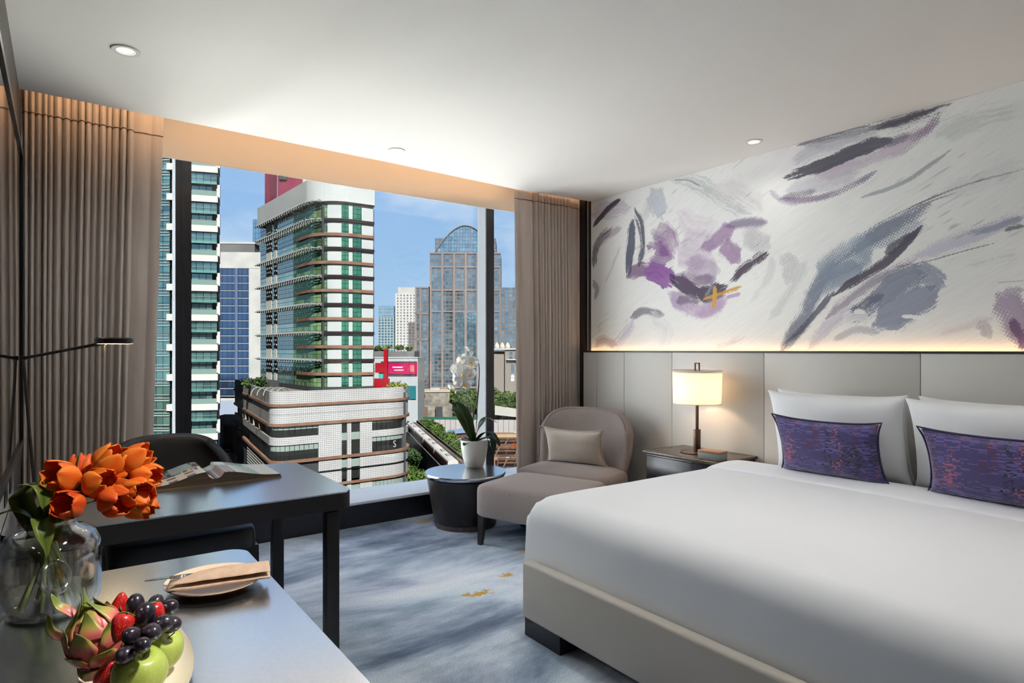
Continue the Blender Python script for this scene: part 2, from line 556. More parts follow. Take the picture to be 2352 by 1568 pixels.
area('headboard_light', (3.770, 1.5, 1.303), (PI, math.radians(-12), 0), 0.015, 5.2, 1.7, (1.0, 0.60, 0.30), led2)

# ------------------------------------------------------------------ mirror on the left wall
M_mirror = mat('smoked_mirror', (0.50, 0.47, 0.45), 0.03, metal=1.0)
M_black = mat('black_lacquer', (0.006, 0.006, 0.008), 0.25)
mir = thing('mirror', 'large smoked mirror in thin black frame on the left wall', 'mirror', (-0.14, 1.7, 0.95))
box('glass', -0.136, -0.128, 0.22, 3.16, 0.965, 2.085, M_mirror, mir, True)
box('frame', -0.168, -0.122, 0.20, 3.18, 2.085, 2.112, M_black, mir, True)
box('frame', -0.168, -0.122, 0.20, 3.18, 0.940, 0.965, M_black, mir, True)
box('frame', -0.168, -0.122, 3.16, 3.18, 0.965, 2.085, M_black, mir, True)
box('frame', -0.168, -0.122, 0.20, 0.22, 0.965, 2.085, M_black, mir, True)
box('backing', -0.168, -0.137, 0.22, 3.16, 0.965, 2.085, M_black, mir, True)
M_splash = mat('grey_panel', (0.42, 0.43, 0.44), 0.25, metal=0.2)
sp = thing('wall_panel', 'grey panel with dark sockets under the mirror', 'panel', (-0.16, 2.7, 0.76))
box('face', -0.168, -0.152, 2.2, 3.16, 0.752, 0.938, M_splash, sp, True)
for yy in (2.95, 2.70):
    box('socket', -0.152, -0.148, yy - 0.06, yy + 0.06, 0.80, 0.87, M_black, sp, True, bevel=0.002)

# ------------------------------------------------------------------ recessed ceiling lights
M_white = mat('white_metal', (0.78, 0.77, 0.74), 0.45)
M_bulb = emis('lamp_glow', (1.0, 0.88, 0.62), 1.3)
DL = [(0.230, 3.207, 0.058, 'recessed ceiling light nearest the left curtain', 1), (1.785, 3.775, 0.055, 'recessed ceiling light above the middle of the window', 1),
      (3.529, 2.308, 0.055, 'recessed ceiling light next to the mural', 1),
      (0.95, 0.75, 0.055, 'recessed fill light added out of view, aimed at the console table', 0), (2.60, 0.70, 0.055, 'recessed fill light added out of view above the bed', 0),  # unseen lamps from here on, added to brighten table, bed and room
      (1.90, 1.35, 0.055, 'recessed fill light added out of view above the foot of the bed', 0), (1.15, -1.0, 0.055, 'recessed fill light added behind the camera', 0), (2.9, -1.0, 0.055, 'recessed fill light added out of view far from the window', 0)]
DLP = [16, 8, 2.5, 200, 12, 36, 34, 8]
for (x, y, rr, lb, vis), pw in zip(DL, DLP):
    t = thing('downlight', lb, 'ceiling light', (x, y, HC), group='recessed ceiling lights')
    lathe('trim_ring', [(rr * 0.62, 0.0005), (rr * 0.64, -0.004), (rr * 0.95, -0.005), (rr, -0.001), (rr, 0.0005)], M_white, t)
    for k in range(3):
        r0 = rr * (0.62 - 0.05 * k)
        lathe('baffle', [(r0, -0.0040 + 0.0012 * k), (r0 - rr * 0.05, -0.0032 + 0.0012 * k)], M_white if k % 2 else M_bulb, t)
    lathe('bulb', [(rr * 0.47, -0.0005), (0.0, -0.0008)], M_bulb, t)
    aim = Vector((0.10, 1.42, 0.85)) - Vector((x, y, HC)) if 'console' in lb else Vector((0, 0, -1))
    point('downlight_lamp', (x, y, HC - 0.02), pw, WARMW, 0.09, t, spot=math.radians(62 if 'console' in lb else 100 if 'bed' in lb else 150), blend=0.8, rot=aim.to_track_quat('-Z', 'Y').to_euler())
# ================================================================== BED
BX0, BX1, BY0, BY1 = 1.735, 3.73, 0.32, 2.335
M_bedframe = mat('pale_leather_frame', lin((190, 184, 174)), 0.5, bump=0.03, bscale=350)
M_linen = mat('white_linen', (0.85, 0.872, 0.90), 0.95, sheen=0.15, bump=0.03, bscale=700)
M_legblk = mat('black_wood', (0.014, 0.013, 0.018), 0.45)
bed = thing('bed', 'king bed with pale leather frame on black feet', 'bed', ((BX0 + BX1) / 2, (BY0 + BY1) / 2, 0))
box('footboard', BX0, BX0 + 0.055, BY0, BY1, 0.082, 0.345, M_bedframe, bed, True, bevel=0.016, seg=4)
for a, b_ in ((BY0, BY0 + 0.055), (BY1 - 0.055, BY1)):
    box('side_rail', BX0 + 0.055, BX1, a, b_, 0.082, 0.345, M_bedframe, bed, True, bevel=0.014, seg=3)
for a in (BX0 + 0.012, BX1 - 0.16):
    for b_ in (BY0 + 0.01, BY1 - 0.26):
        box('leg', a, a + 0.13, b_, b_ + 0.25, 0.0, 0.083, M_legblk, bed, True)
box('mattress', BX0 + 0.07, BX1 - 0.02, BY0 + 0.07, BY1 - 0.07, 0.20, 0.575, M_linen, bed, True, bevel=0.05, seg=4)

# duvet: one draped cloth, tucked at the foot, hanging at the sides
DZ = 0.625


def duvet():
    xa, xb = BX0 + 0.060, 3.30
    ya, yb = BY0 - 0.012, BY1 + 0.014
    R = 0.060

    def cross(v):                                    # across the bed (y): drop, round, top, round, drop
        L = [0.42, 0.095, (yb - ya) - 2 * R, 0.095, 0.42]
        T = sum(L); d = v * T
        if d < L[0]: return ya, -R - (L[0] - d), -1
        d -= L[0]
        if d < L[1]:
            a = d / L[1] * PI / 2; return ya + R - R * math.cos(a), -R + R * math.sin(a), 0
        d -= L[1]
        if d < L[2]:
            return ya + R + d, 0.0, 0
        d -= L[2]
        if d < L[3]:
            a = d / L[3] * PI / 2; return yb - R + R * math.sin(a), -R + R * math.cos(a), 0
        d -= L[3]
        return yb, -R - d, 1
    verts, faces = [], []
    NU, NV = 70, 110
    for j in range(NV + 1):
        y, dz, side = cross(j / NV)
        yn = (y - (ya + yb) / 2) / ((yb - ya) / 2)
        for i in range(NU + 1):
            u = i / NU
            # along the bed: foot drop, round, top
            L0, L1 = 0.22, 0.16
            Lt = (xb - xa) - 0.10
            d = u * (L0 + L1 + Lt)
            Rf = 0.10
            if d < L0: x, fz = xa, -Rf - (L0 - d)
            elif d < L0 + L1:
                a = (d - L0) / L1 * PI / 2; x, fz = xa + Rf - Rf * math.cos(a), -Rf + Rf * math.sin(a)
            else: x, fz = xa + Rf + (d - L0 - L1), 0.0
            z = DZ + 0.012 * (1 - yn * yn) * min(1, (x - xa) / 0.5) + min(fz, 0) + min(dz, 0)
            yy = y
            if fz < -0.01 and dz < -0.01:            # foot corners: pull the cloth together
                z = DZ + min(fz, dz) - 0.25 * min(-fz, -dz)
            if side != 0:
                fold = 0.010 * math.sin(x * 21 + math.sin(x * 7) * 2) * min(1, -dz / 0.3)
                yy = y + side * (0.012 + 0.03 * min(1, -dz / 0.4) + fold)
            if side == 0 and fz < -0.02:
                x += 0.004 * mnoise.noise(Vector((y * 3, z * 5, 1)))
            z += 0.004 * mnoise.noise(Vector((x * 2.2, y * 2.2, 0))) if side == 0 else 0
            if side == 0 and fz < 0: z = max(z, 0.30)
            verts.append((x, yy, max(z, 0.16)))
    w = NU + 1
    for j in range(NV):
        for i in range(NU):
            faces.append((j * w + i, j * w + i + 1, (j + 1) * w + i + 1, (j + 1) * w + i))
    t = thing('duvet', 'smooth white duvet spread over the bed with turned-down top', 'duvet', (2.5, 1.33, 0.3))
    o = obj('cover', verts, faces, M_linen, t, True, True)
    solidify(o, 0.012, 0)
    # turned-down sheet near the pillows
    def fold(u, v):
        y, dz, side = cross(0.13 + 0.74 * v)
        x = 3.085 + 0.335 * u
        zz = DZ + 0.012 * (1 - ((y - (ya + yb) / 2) / ((yb - ya) / 2)) ** 2) + dz * 1.04
        th = 0.020 * math.sin(PI * (0.01 + 0.99 * min(1, u))) ** 0.5 if u < 1 else 0
        yo = y + (0.014 if dz < -0.08 else 0) * (1 if y > 1 else -1)
        return (x, yo, zz + 0.003 + th)
    v, f = grid_geo(fold, 14, 90)
    o = obj('turned_sheet', v, f, M_linen, t, True, True)
    solidify(o, 0.008, 0)
    return t


duvet()


def pillow_geo(w, h, d, nu=26, nv=20, pinch=0.06, seed=0, sag=0.0, power=0.42, amp=0.006, ear=0.0):
    """cushion in local axes: x width, z height, y thickness"""
    verts, faces = [], []
    def surf(s):
        base = len(verts)
        for j in range(nv + 1):
            for i in range(nu + 1):
                u, v = 2 * i / nu - 1, 2 * j / nv - 1
                px = u * w / 2 * (1 - pinch * (1 - abs(v) ** 2.0) * (abs(u) ** 3))
                pz = v * h / 2 * (1 - pinch * 1.3 * (1 - abs(u) ** 2.0) * (abs(v) ** 3))
                cor = (abs(u) * abs(v)) ** 6
                px *= 1 + ear * cor; pz *= 1 + ear * cor
                th = d / 2 * (max(0, 1 - u * u) ** power) * (max(0, 1 - v * v) ** power)
                nn = amp * mnoise.noise(Vector((u * 2.0 + seed, v * 2.0, s * 3 + seed))) * min(1, th * 40)
                pz -= sag * (1 - u * u) * (v > 0) * v
                verts.append((px, s * (th + nn), pz))
        for j in range(nv):
            for i in range(nu):
                a = base + j * (nu + 1) + i
                q = (a, a + 1, a + nu + 2, a + nu + 1)
                faces.append(q if s < 0 else q[::-1])
    surf(-1); surf(1)
    return verts, faces


def cushion(name, label, cat, loc, rz, tilt, w, h, d, m, piping=None, seed=0, **kw):
    v, f = pillow_geo(w, h, d, seed=seed, **kw)
    R = Matrix.Translation(Vector(loc)) @ Matrix.Rotation(rz, 4, 'Z') @ Matrix.Rotation(tilt, 4, 'X') @ Matrix.Translation((0, 0, h / 2))
    t = thing(name, label, cat, loc)
    inv = XF[t.name].inverted()
    v = [inv @ (R @ Vector(p)) for p in v]
    o = obj('cover', v, f, m, t, False, True)
    bm = bmesh.new(); bm.from_mesh(o.data); bmesh.ops.remove_doubles(bm, verts=bm.verts, dist=1e-4); bm.to_mesh(o.data); bm.free()
    subsurf(o, 1)
    if piping:
        nu, nv = 26, 20
        ring = [i for i in range(nu + 1)] + [j * (nu + 1) + nu for j in range(1, nv + 1)] + \
               [nv * (nu + 1) + i for i in range(nu - 1, -1, -1)] + [j * (nu + 1) for j in range(nv - 1, -1, -1)]
        pv, pf = tube_geo([v[i] for i in ring], piping[1], 6, False)
        obj('piping', pv, pf, piping[0], t, False, True)
    return t


M_pillow = mat('white_pillowcase', (0.86, 0.872, 0.885), 0.95, sheen=0.15, bump=0.02, bscale=700)
TO = PI / 2                                              # cushions face -x: width runs along y
cushion('pillow', 'white pillow at the back left of the bed', 'pillow', (3.640, 1.790, 0.605), TO, -0.20, 0.72, 0.49, 0.17, M_pillow, seed=1, ear=0.07, pinch=0.05)
cushion('pillow', 'white pillow at the back right of the bed', 'pillow', (3.645, 1.00, 0.605), TO, -0.20, 0.76, 0.49, 0.17, M_pillow, seed=2, ear=0.07, pinch=0.05)
cushion('pillow', 'white pillow in front on the left side behind the purple cushion', 'pillow', (3.500, 1.755, 0.615), TO, -0.22, 0.74, 0.48, 0.19, M_pillow, seed=3, ear=0.06, pinch=0.05)
cushion('pillow', 'white pillow in front on the right side cut by the picture edge', 'pillow', (3.495, 1.00, 0.615), TO, -0.22, 0.76, 0.48, 0.19, M_pillow, seed=4, ear=0.06, pinch=0.05)


def ikat_material():
    m = bpy.data.materials.new('purple_ikat'); m.use_nodes = True
    nt = m.node_tree; N = nt.nodes; L = nt.links
    b = N['Principled BSDF']; b.inputs['Roughness'].default_value = 0.75; b.inputs['Sheen Weight'].default_value = 0.4
    tc = N.new('ShaderNodeTexCoord')
    def cells(sc):
        mp = N.new('ShaderNodeMapping'); mp.inputs['Scale'].default_value = sc
        fl = N.new('ShaderNodeVectorMath'); fl.operation = 'FLOOR'
        wn_ = N.new('ShaderNodeTexWhiteNoise'); wn_.noise_dimensions = '3D'
        L.new(tc.outputs['Object'], mp.inputs[0]); L.new(mp.outputs[0], fl.inputs[0]); L.new(fl.outputs[0], wn_.inputs['Vector'])
        return wn_.outputs['Value'], mp, fl
    def cluster(sc, off):
        mp = N.new('ShaderNodeMapping'); mp.inputs['Scale'].default_value = sc; mp.inputs['Location'].default_value = off
        n = N.new('ShaderNodeTexNoise'); n.inputs['Scale'].default_value = 1; n.inputs['Detail'].default_value = 3
        L.new(tc.outputs['Object'], mp.inputs[0]); L.new(mp.outputs[0], n.inputs['Vector'])
        return n.outputs['Fac']
    def thresh(v, lo):
        g = N.new('ShaderNodeMath'); g.operation = 'GREATER_THAN'; g.inputs[1].default_value = lo; L.new(v, g.inputs[0]); return g.outputs[0]
    def addm(a, b_, k):
        g = N.new('ShaderNodeMath'); g.operation = 'MULTIPLY_ADD'; g.inputs[1].default_value = k; L.new(b_, g.inputs[0]); L.new(a, g.inputs[2]); return g.outputs[0]
    base = N.new('ShaderNodeMixRGB'); base.inputs[1].default_value = (*lin((58, 51, 104)), 1); base.inputs[2].default_value = (*lin((94, 84, 142)), 1)
    v1, _, _ = cells((1, 30, 240)); g1 = cluster((1, 5, 12), (0, 0, 0))
    L.new(thresh(addm(g1, v1, 0.32), 0.72), base.inputs[0])
    last = base.outputs[0]
    for (col, sc, csc, off, th) in (((22, 16, 34), (1, 95, 260), (0.1, 9, 4), (3, 1, 0), 0.88), ((156, 84, 106), (1, 85, 260), (0.1, 9, 4), (5, 1.1, 2), 0.895),
                                    ((96, 30, 44), (1, 50, 220), (0.1, 9, 4), (7, 1.2, 4), 0.895)):
        v, _, _ = cells(sc); g = cluster(csc, off)
        k = N.new('ShaderNodeMixRGB'); k.inputs[2].default_value = (*lin(col), 1)
        L.new(thresh(addm(g, v, 0.36), th), k.inputs[0]); L.new(last, k.inputs[1]); last = k.outputs[0]
    L.new(last, b.inputs['Base Color'])
    return m


M_ikat = ikat_material()
M_pip = mat('indigo_piping', lin((52, 44, 84)), 0.8)
cushion('cushion', 'purple patterned lumbar cushion against the left pillow', 'cushion', (3.285, 1.690, 0.655), TO + 0.02, -0.30, 0.54, 0.32, 0.15, M_ikat, (M_pip, 0.0045), 5, pinch=0.07, ear=0.05)
cushion('cushion', 'purple patterned lumbar cushion at the right edge of the picture', 'cushion', (3.280, 0.935, 0.655), TO - 0.03, -0.30, 0.60, 0.32, 0.15, M_ikat, (M_pip, 0.0045), 9, pinch=0.07, ear=0.05)

# ================================================================== NIGHTSTAND, LAMP, BOX
M_nsw = mat('dark_walnut', lin((88, 76, 68)), 0.25, col2=lin((70, 60, 54)), nscale=3, nstretch=(1, 14, 1), spec=0.6)
M_nsd = mat('navy_lacquer', (0.012, 0.013, 0.020), 0.22)
ns = thing('nightstand', 'dark wood nightstand with two drawers beside the bed', 'nightstand', (3.53, 2.72, 0))
box('top', 3.305, 3.740, 2.415, 3.030, 0.598, 0.618, M_nsw, ns, True, bevel=0.004)
box('carcass', 3.330, 3.735, 2.430, 3.015, 0.06, 0.598, M_nsd, ns, True, bevel=0.003)
for z0, z1 in ((0.345, 0.585), (0.080, 0.325)):
    d = box('drawer', 3.312, 3.329, 2.445, 3.000, z0, z1, M_nsd, ns, True, bevel=0.003)
    box('drawer_lip', 3.300, 3.313, 2.445, 3.000, z0 + 0.004, z0 + 0.018, M_nsw, d, True, bevel=0.002)
box('plinth', 3.36, 3.72, 2.46, 2.985, 0.0, 0.06, M_black, ns, True)

M_bronze = mat('bronze_metal', lin((92, 72, 60)), 0.35, metal=0.7)


def shade_material():
    m = bpy.data.materials.new('linen_shade'); m.use_nodes = True
    nt = m.node_tree; N = nt.nodes; L = nt.links
    for n in list(N): N.remove(n)
    o = N.new('ShaderNodeOutputMaterial'); d = N.new('ShaderNodeBsdfDiffuse'); t = N.new('ShaderNodeBsdfTranslucent'); mx = N.new('ShaderNodeMixShader')
    tc = N.new('ShaderNodeTexCoord'); mp = N.new('ShaderNodeMapping'); mp.inputs['Scale'].default_value = (30, 30, 500)
    ns_ = N.new('ShaderNodeTexNoise'); ns_.inputs['Scale'].default_value = 1
    rp = N.new('ShaderNodeValToRGB'); rp.color_ramp.elements[0].color = (0.80, 0.76, 0.70, 1); rp.color_ramp.elements[1].color = (0.92, 0.89, 0.84, 1)
    L.new(tc.outputs['Object'], mp.inputs[0]); L.new(mp.outputs[0], ns_.inputs['Vector']); L.new(ns_.outputs['Fac'], rp.inputs[0])
    L.new(rp.outputs[0], d.inputs[0]); L.new(rp.outputs[0], t.inputs[0])
    mx.inputs[0].default_value = 0.5
    L.new(d.outputs[0], mx.inputs[1]); L.new(t.outputs[0], mx.inputs[2]); L.new(mx.outputs[0], o.inputs[0])
    return m


M_shade = shade_material()


def table_lamp(label, x, y, z):
    t = thing('table_lamp', label, 'lamp', (x, y, z))
    lathe('base', [(0.0, 0.0), (0.105, 0.0), (0.112, 0.003), (0.112, 0.006), (0.0, 0.009)], M_bronze, t, n=56)
    box('stem', -0.025, 0.025, -0.012, 0.012, 0.006, 0.158, M_bronze, t, bevel=0.002)
    box('rod', -0.010, 0.010, -0.007, 0.007, 0.155, 0.560, M_bronze, t, bevel=0.002)
    lathe('shade', [(0.158, 0.335), (0.165, 0.562)], M_shade, t, n=64)
    lathe('shade_rim', [(0.1575, 0.334), (0.1595, 0.334), (0.1595, 0.339), (0.1575, 0.339), (0.1575, 0.334)], M_shade, t, n=64)
    lathe('shade_rim', [(0.164, 0.558), (0.1665, 0.558), (0.1665, 0.563), (0.164, 0.563), (0.164, 0.558)], M_shade, t, n=64)
    lathe('diffuser', [(0.0, 0.546), (0.163, 0.546), (0.163, 0.549), (0.0, 0.549)], M_shade, t, n=48)
    f = box('finial', -0.005, 0.005, -0.020, -0.013, 0.550, 0.612, M_bronze, t)
    box('finial', -0.005, 0.005, 0.013, 0.020, 0.550, 0.612, M_bronze, t)
    box('finial', -0.005, 0.005, -0.020, 0.020, 0.606, 0.614, M_bronze, t)
    point('lamp_bulb', (x, y, z + 0.44), 3.4, (1.0, 0.66, 0.36), 0.035, t)
    return t


table_lamp('table lamp with white drum shade glowing on the nightstand', 3.530, 2.740, 0.618)
table_lamp('table lamp on the far side of the bed outside the picture', 3.53, -0.05, 0.618)
ns2 = thing('nightstand', 'dark wood nightstand on the far side of the bed outside the picture', 'nightstand', (3.53, -0.07, 0))
box('top', 3.305, 3.740, -0.375, 0.240, 0.598, 0.618, M_nsw, ns2, True, bevel=0.004)
box('carcass', 3.330, 3.735, -0.36, 0.225, 0.06, 0.598, M_nsd, ns2, True, bevel=0.003)
box('plinth', 3.36, 3.72, -0.33, 0.195, 0.0, 0.06, M_black, ns2, True)

M_boxs = mat('grey_leather_box', lin((120, 124, 122)), 0.5)
bx = thing('trinket_box', 'small grey box with wooden lid on the nightstand', 'box', (3.40, 2.52, 0.618), rotz=0.12)
box('body', -0.045, 0.045, -0.08, 0.08, 0.0, 0.042, M_boxs, bx, bevel=0.002)
box('lid', -0.046, 0.046, -0.081, 0.081, 0.043, 0.056, mat('box_lid_wood', lin((150, 108, 82)), 0.4), bx, bevel=0.002)

# ================================================================== LOUNGE CHAIR AND OTTOMAN
M_tweed = mat('taupe_tweed', lin((150, 138, 134)), 0.95, col2=lin((128, 117, 114)), nscale=260, nstretch=(1, 1, 0.35), contrast=(0.3, 0.7), bump=0.15, bscale=420, sheen=0.25)
M_piping = mat('taupe_piping', lin((136, 124, 120)), 0.95)
M_wood = mat('espresso_wood', (0.022, 0.015, 0.013), 0.3)
ROT = math.radians(20.5)


def puff(name, w, d, z0, z1, crown, m, parent, r=0.05, cx=0.0, cy=0.0, n=24, round_pow=8, taper=0.0):
    """upholstered block: rounded-rectangle plan, crowned top, soft edges"""
    verts, faces = [], []
    def plan(a, k):
        c, s = math.cos(a), math.sin(a)
        q = (abs(c) ** round_pow + abs(s) ** round_pow) ** (-1 / round_pow)
        return cx + c * q * w / 2 * k, cy + s * q * d / 2 * k
    nn = 64
    rows = [(z0, 0.0), (z0, 0.96), (z0 + 0.012, 1.0 - taper), ((z0 + z1) / 2, 1.0 - taper / 2), (z1 - r, 1.0), (z1 - r * 0.45, 0.99), (z1 - r * 0.12, 0.965), (z1, 0.93),
            (z1 + crown * 0.45, 0.75), (z1 + crown * 0.8, 0.5), (z1 + crown * 0.97, 0.22), (z1 + crown, 0.0)]
    rings = []
    for z, k in rows:
        if k == 0: rings.append([len(verts)]); verts.append((cx, cy, z)); continue
        ring = []
        for i in range(nn):
            x, y = plan(2 * PI * i / nn + PI / nn, k)
            ring.append(len(verts)); verts.append((x, y, z))
        rings.append(ring)
    for A, B in zip(rings, rings[1:]):
        for i in range(nn):
            j = (i + 1) % nn
            if len(A) == 1: faces.append((A[0], B[j], B[i]))
            elif len(B) == 1: faces.append((A[i], A[j], B[0]))
            else: faces.append((A[i], A[j], B[j], B[i]))
    return auto_smooth(obj(name, verts, faces, m, parent), 60)


def leg(parent, x, y, dx, dy, h, r0=0.026, r1=0.014):
    """tapered square leg, splayed by dx, dy"""
    v = []
    for z, r, ox, oy in ((0, r1, dx, dy), (h, r0, 0, 0)):
        for sx, sy in ((-1, -1), (1, -1), (1, 1), (-1, 1)): v.append((x + ox + sx * r, y + oy + sy * r, z))
    f = [(3, 2, 1, 0), (4, 5, 6, 7), (0, 1, 5, 4), (1, 2, 6, 5), (2, 3, 7, 6), (3, 0, 4, 7)]
    return obj('leg', v, f, M_wood, parent)


ot = thing('ottoman', 'taupe upholstered ottoman on dark tapered legs', 'ottoman', (2.675, 3.365, 0), ROT)
puff('cushion', 0.60, 0.74, 0.195, 0.405, 0.016, M_tweed, ot, round_pow=10)
lathe_pts = []
for sx in (-1, 1):
    for sy in (-1, 1): leg(ot, sx * 0.255, sy * 0.315, sx * 0.012, sy * 0.012, 0.20)

lc = thing('lounge_chair', 'taupe lounge chair with curved wrap-around back in the corner', 'armchair', (3.150, 3.632, 0), ROT)
puff('seat', 0.50, 0.78, 0.175, 0.405, 0.030, M_tweed, lc, round_pow=6, cx=0.05)
for sx in (-0.6, 1.1):
    for sy in (-1, 1): leg(lc, sx * 0.23, sy * 0.30, sx * 0.02, sy * 0.02, 0.18)


def wrap_back():
    """curved shell: wraps the seat's rear, upper corners rounded, waist drawn in above the seat"""
    NU, NV = 40, 22
    def f(u, v, off):
        s = 2 * u - 1                                   # -1..1 around
        z = 0.34 + v * 0.485 * (1 - 0.30 * abs(s) ** 4.0)
        wid = 0.334 + 0.048 * math.sin(min(1, v * 1.15) * PI * 0.5)
        k = 0.0
        a = s * math.radians(66)
        y = math.sin(a) / math.sin(math.radians(66)) * wid
        xb = 0.315 + 0.05 * v - 0.20 * (1 - math.cos(a))
        nx, ny = math.cos(a), math.sin(a)
        z -= 0.030 * k * (abs(s) ** 3)
        return (xb + nx * off, y + ny * off * 0.8, z)
    verts, faces = [], []
    T = 0.042
    def ring(v):
        idx = []
        m = 8
        for i in range(NU + 1): idx.append(f(i / NU, v, -T))
        for k in range(1, m):
            a = PI * k / m
            p, q = Vector(f(1, v, -T)), Vector(f(1, v, T)); c = (p + q) / 2; e = (q - p) / 2
            tang = Vector(f(1, v, 0)) - Vector(f(0.97, v, 0)); tang.normalize()
            idx.append(tuple(c - e * math.cos(a) + tang * math.sin(a) * T * 0.8))
        for i in range(NU, -1, -1): idx.append(f(i / NU, v, T))
        for k in range(1, m):
            a = PI * k / m
            p, q = Vector(f(0, v, T)), Vector(f(0, v, -T)); c = (p + q) / 2; e = (q - p) / 2
            tang = Vector(f(0, v, 0)) - Vector(f(0.03, v, 0)); tang.normalize()
            idx.append(tuple(c - e * math.cos(a) + tang * math.sin(a) * T * 0.8))
        return idx
    rows = [ring(j / NV) for j in range(NV + 1)]
    top = rows[-1]
    c = len(top)
    mids = []
    for k, sc in ((1, 0.75), (2, 0.40), (3, 0.0)):
        row = []
        for i, p in enumerate(top):
            q = Vector(p)
            # centre line point
            u = None
            n = NU + 1
            if i <= NU: mid = Vector(f(i / NU, 1, 0))
            elif i < NU + 8: mid = Vector(f(1, 1, 0))
            elif i <= 2 * NU + 8: mid = Vector(f(1 - (i - NU - 8) / NU, 1, 0))
            else: mid = Vector(f(0, 1, 0))
            w = mid + (q - mid) * sc
            w.z += 0.030 * (1 - sc * sc) ** 0.5
            row.append(tuple(w))
        rows.append(row)
    for row in rows: verts.extend(row)
    for j in range(len(rows) - 1):
        for i in range(c):
            i2 = (i + 1) % c
            faces.append((j * c + i, j * c + i2, (j + 1) * c + i2, (j + 1) * c + i))
    o = obj('backrest', verts, faces, M_tweed, lc, False, True)
    # piping along the front rim
    P = [Vector(f(0, j / NV, -T * 0.2)) + Vector((-0.015, -0.030, 0)) for j in range(NV + 1)]
    P += [Vector(f(i / NU, 1, -T * 0.75)) + Vector((0, 0, 0.019)) for i in range(NU + 1)]
    P += [Vector(f(1, j / NV, -T * 0.2)) + Vector((-0.015, 0.030, 0)) for j in range(NV, -1, -1)]
    v, fa = tube_geo(P, 0.0045, 6)
    obj('piping', v, fa, M_piping, lc, False, True)


wrap_back()
M_oat = mat('oatmeal_wool', lin((196, 186, 174)), 0.95, col2=lin((170, 160, 149)), nscale=330, contrast=(0.35, 0.65), bump=0.2, bscale=500, sheen=0.2)
bk = Vector((3.150, 3.632, 0)) + Matrix.Rotation(ROT, 3, 'Z') @ Vector((0.155, 0.02, 0))
cushion('cushion', 'oatmeal lumbar cushion on the lounge chair', 'cushion', (bk.x, bk.y, 0.425), TO + ROT + 0.05, -0.26, 0.50, 0.29, 0.13, M_oat, (mat('oat_piping', lin((186, 176, 164)), 0.95), 0.004), 12, pinch=0.09, ear=0.06)

# ================================================================== SIDE TABLE
M_esp = mat('espresso_lacquer', (0.020, 0.016, 0.015), 0.28, col2=(0.028, 0.022, 0.020), nscale=4, nstretch=(8, 8, 0.3))
M_top = mat('polished_dark_top', (0.72, 0.77, 0.80), 0.18, metal=1.0)
stb = thing('side_table', 'round dark drum side table by the window', 'table', (2.495, 4.075, 0))
lathe('foot_band', [(0.0, 0.0), (0.235, 0.0), (0.238, 0.035), (0.0, 0.036)], M_nsw, stb, n=72)
lathe('drum', [(0.0, 0.035), (0.236, 0.036), (0.292, 0.362), (0.0, 0.364)], M_esp, stb, n=72)
lathe('tabletop', [(0.0, 0.366), (0.290, 0.366), (0.300, 0.372), (0.306, 0.384), (0.306, 0.394), (0.303, 0.400), (0.0, 0.400)], M_top, stb, n=80)

# ================================================================== DESK AND CONSOLE
M_deskedge = mat('black_stained_wood', (0.010, 0.008, 0.008), 0.4)
M_desktop = mat('polished_desk_top', (0.80, 0.86, 0.90), 0.22, metal=1.0, col2=(0.76, 0.82, 0.86), nscale=120)


def rounded_slab(name, x0, x1, y0, y1, z0, z1, rad, m, parent, corners=(1, 1, 1, 1)):
    pts = []
    for (cx, cy, a0, k) in ((x1 - rad, y1 - rad, 0, corners[0]), (x0 + rad, y1 - rad, PI / 2, corners[1]), (x0 + rad, y0 + rad, PI, corners[2]), (x1 - rad, y0 + rad, 1.5 * PI, corners[3])):
        if k:
            for i in range(9): a = a0 + PI / 2 * i / 8; pts.append((cx + rad * math.cos(a), cy + rad * math.sin(a)))
        else:
            pts.append((cx + rad * (1 if math.cos(a0 + PI / 4) > 0 else -1), cy + rad * (1 if math.sin(a0 + PI / 4) > 0 else -1)))
    bm = bmesh.new()
    f = bm.faces.new([bm.verts.new((x, y, z0)) for x, y in pts])
    r = bmesh.ops.extrude_face_region(bm, geom=[f])
    for g in r['geom']:
        if isinstance(g, bmesh.types.BMVert): g.co.z = z1
    bmesh.ops.recalc_face_normals(bm, faces=list(bm.faces))
    o = bobj(name, bm, m, parent, True)
    return auto_smooth(o, 50)


def desk(name, label, x0, x1, y0, y1, legs, th=0.070):
    t = thing(name, label, 'desk' if name == 'desk' else 'table', ((x0 + x1) / 2, (y0 + y1) / 2, 0))
    rounded_slab('tabletop', x0, x1, y0, y1, 0.745, 0.75, 0.055, M_desktop, t)
    rounded_slab('edge_band', x0, x1, y0, y1, 0.75 - th, 0.745, 0.055, M_deskedge, t)
    for lx, ly in legs:
        l = box('leg', lx - 0.026, lx + 0.026, ly - 0.026, ly + 0.026, 0.0, 0.75 - th - 0.012, M_deskedge, t, True, bevel=0.002)
        box('leg_pin', lx - 0.016, lx + 0.016, ly - 0.016, ly + 0.016, 0.75 - th - 0.012, 0.75 - th, M_deskedge, l, True)
    return t


desk('desk', 'dark desk with polished top under the open book', -0.150, 0.965, 2.440, 3.245, [(0.890, 2.495), (0.865, 3.185), (-0.10, 2.495), (-0.10, 3.185)])
desk('console_table', 'dark console table with polished top under the fruit plate', -0.120, 0.430, 0.62, 1.925, [(0.37, 0.68), (0.37, 1.86), (-0.08, 0.68), (-0.08, 1.86)])

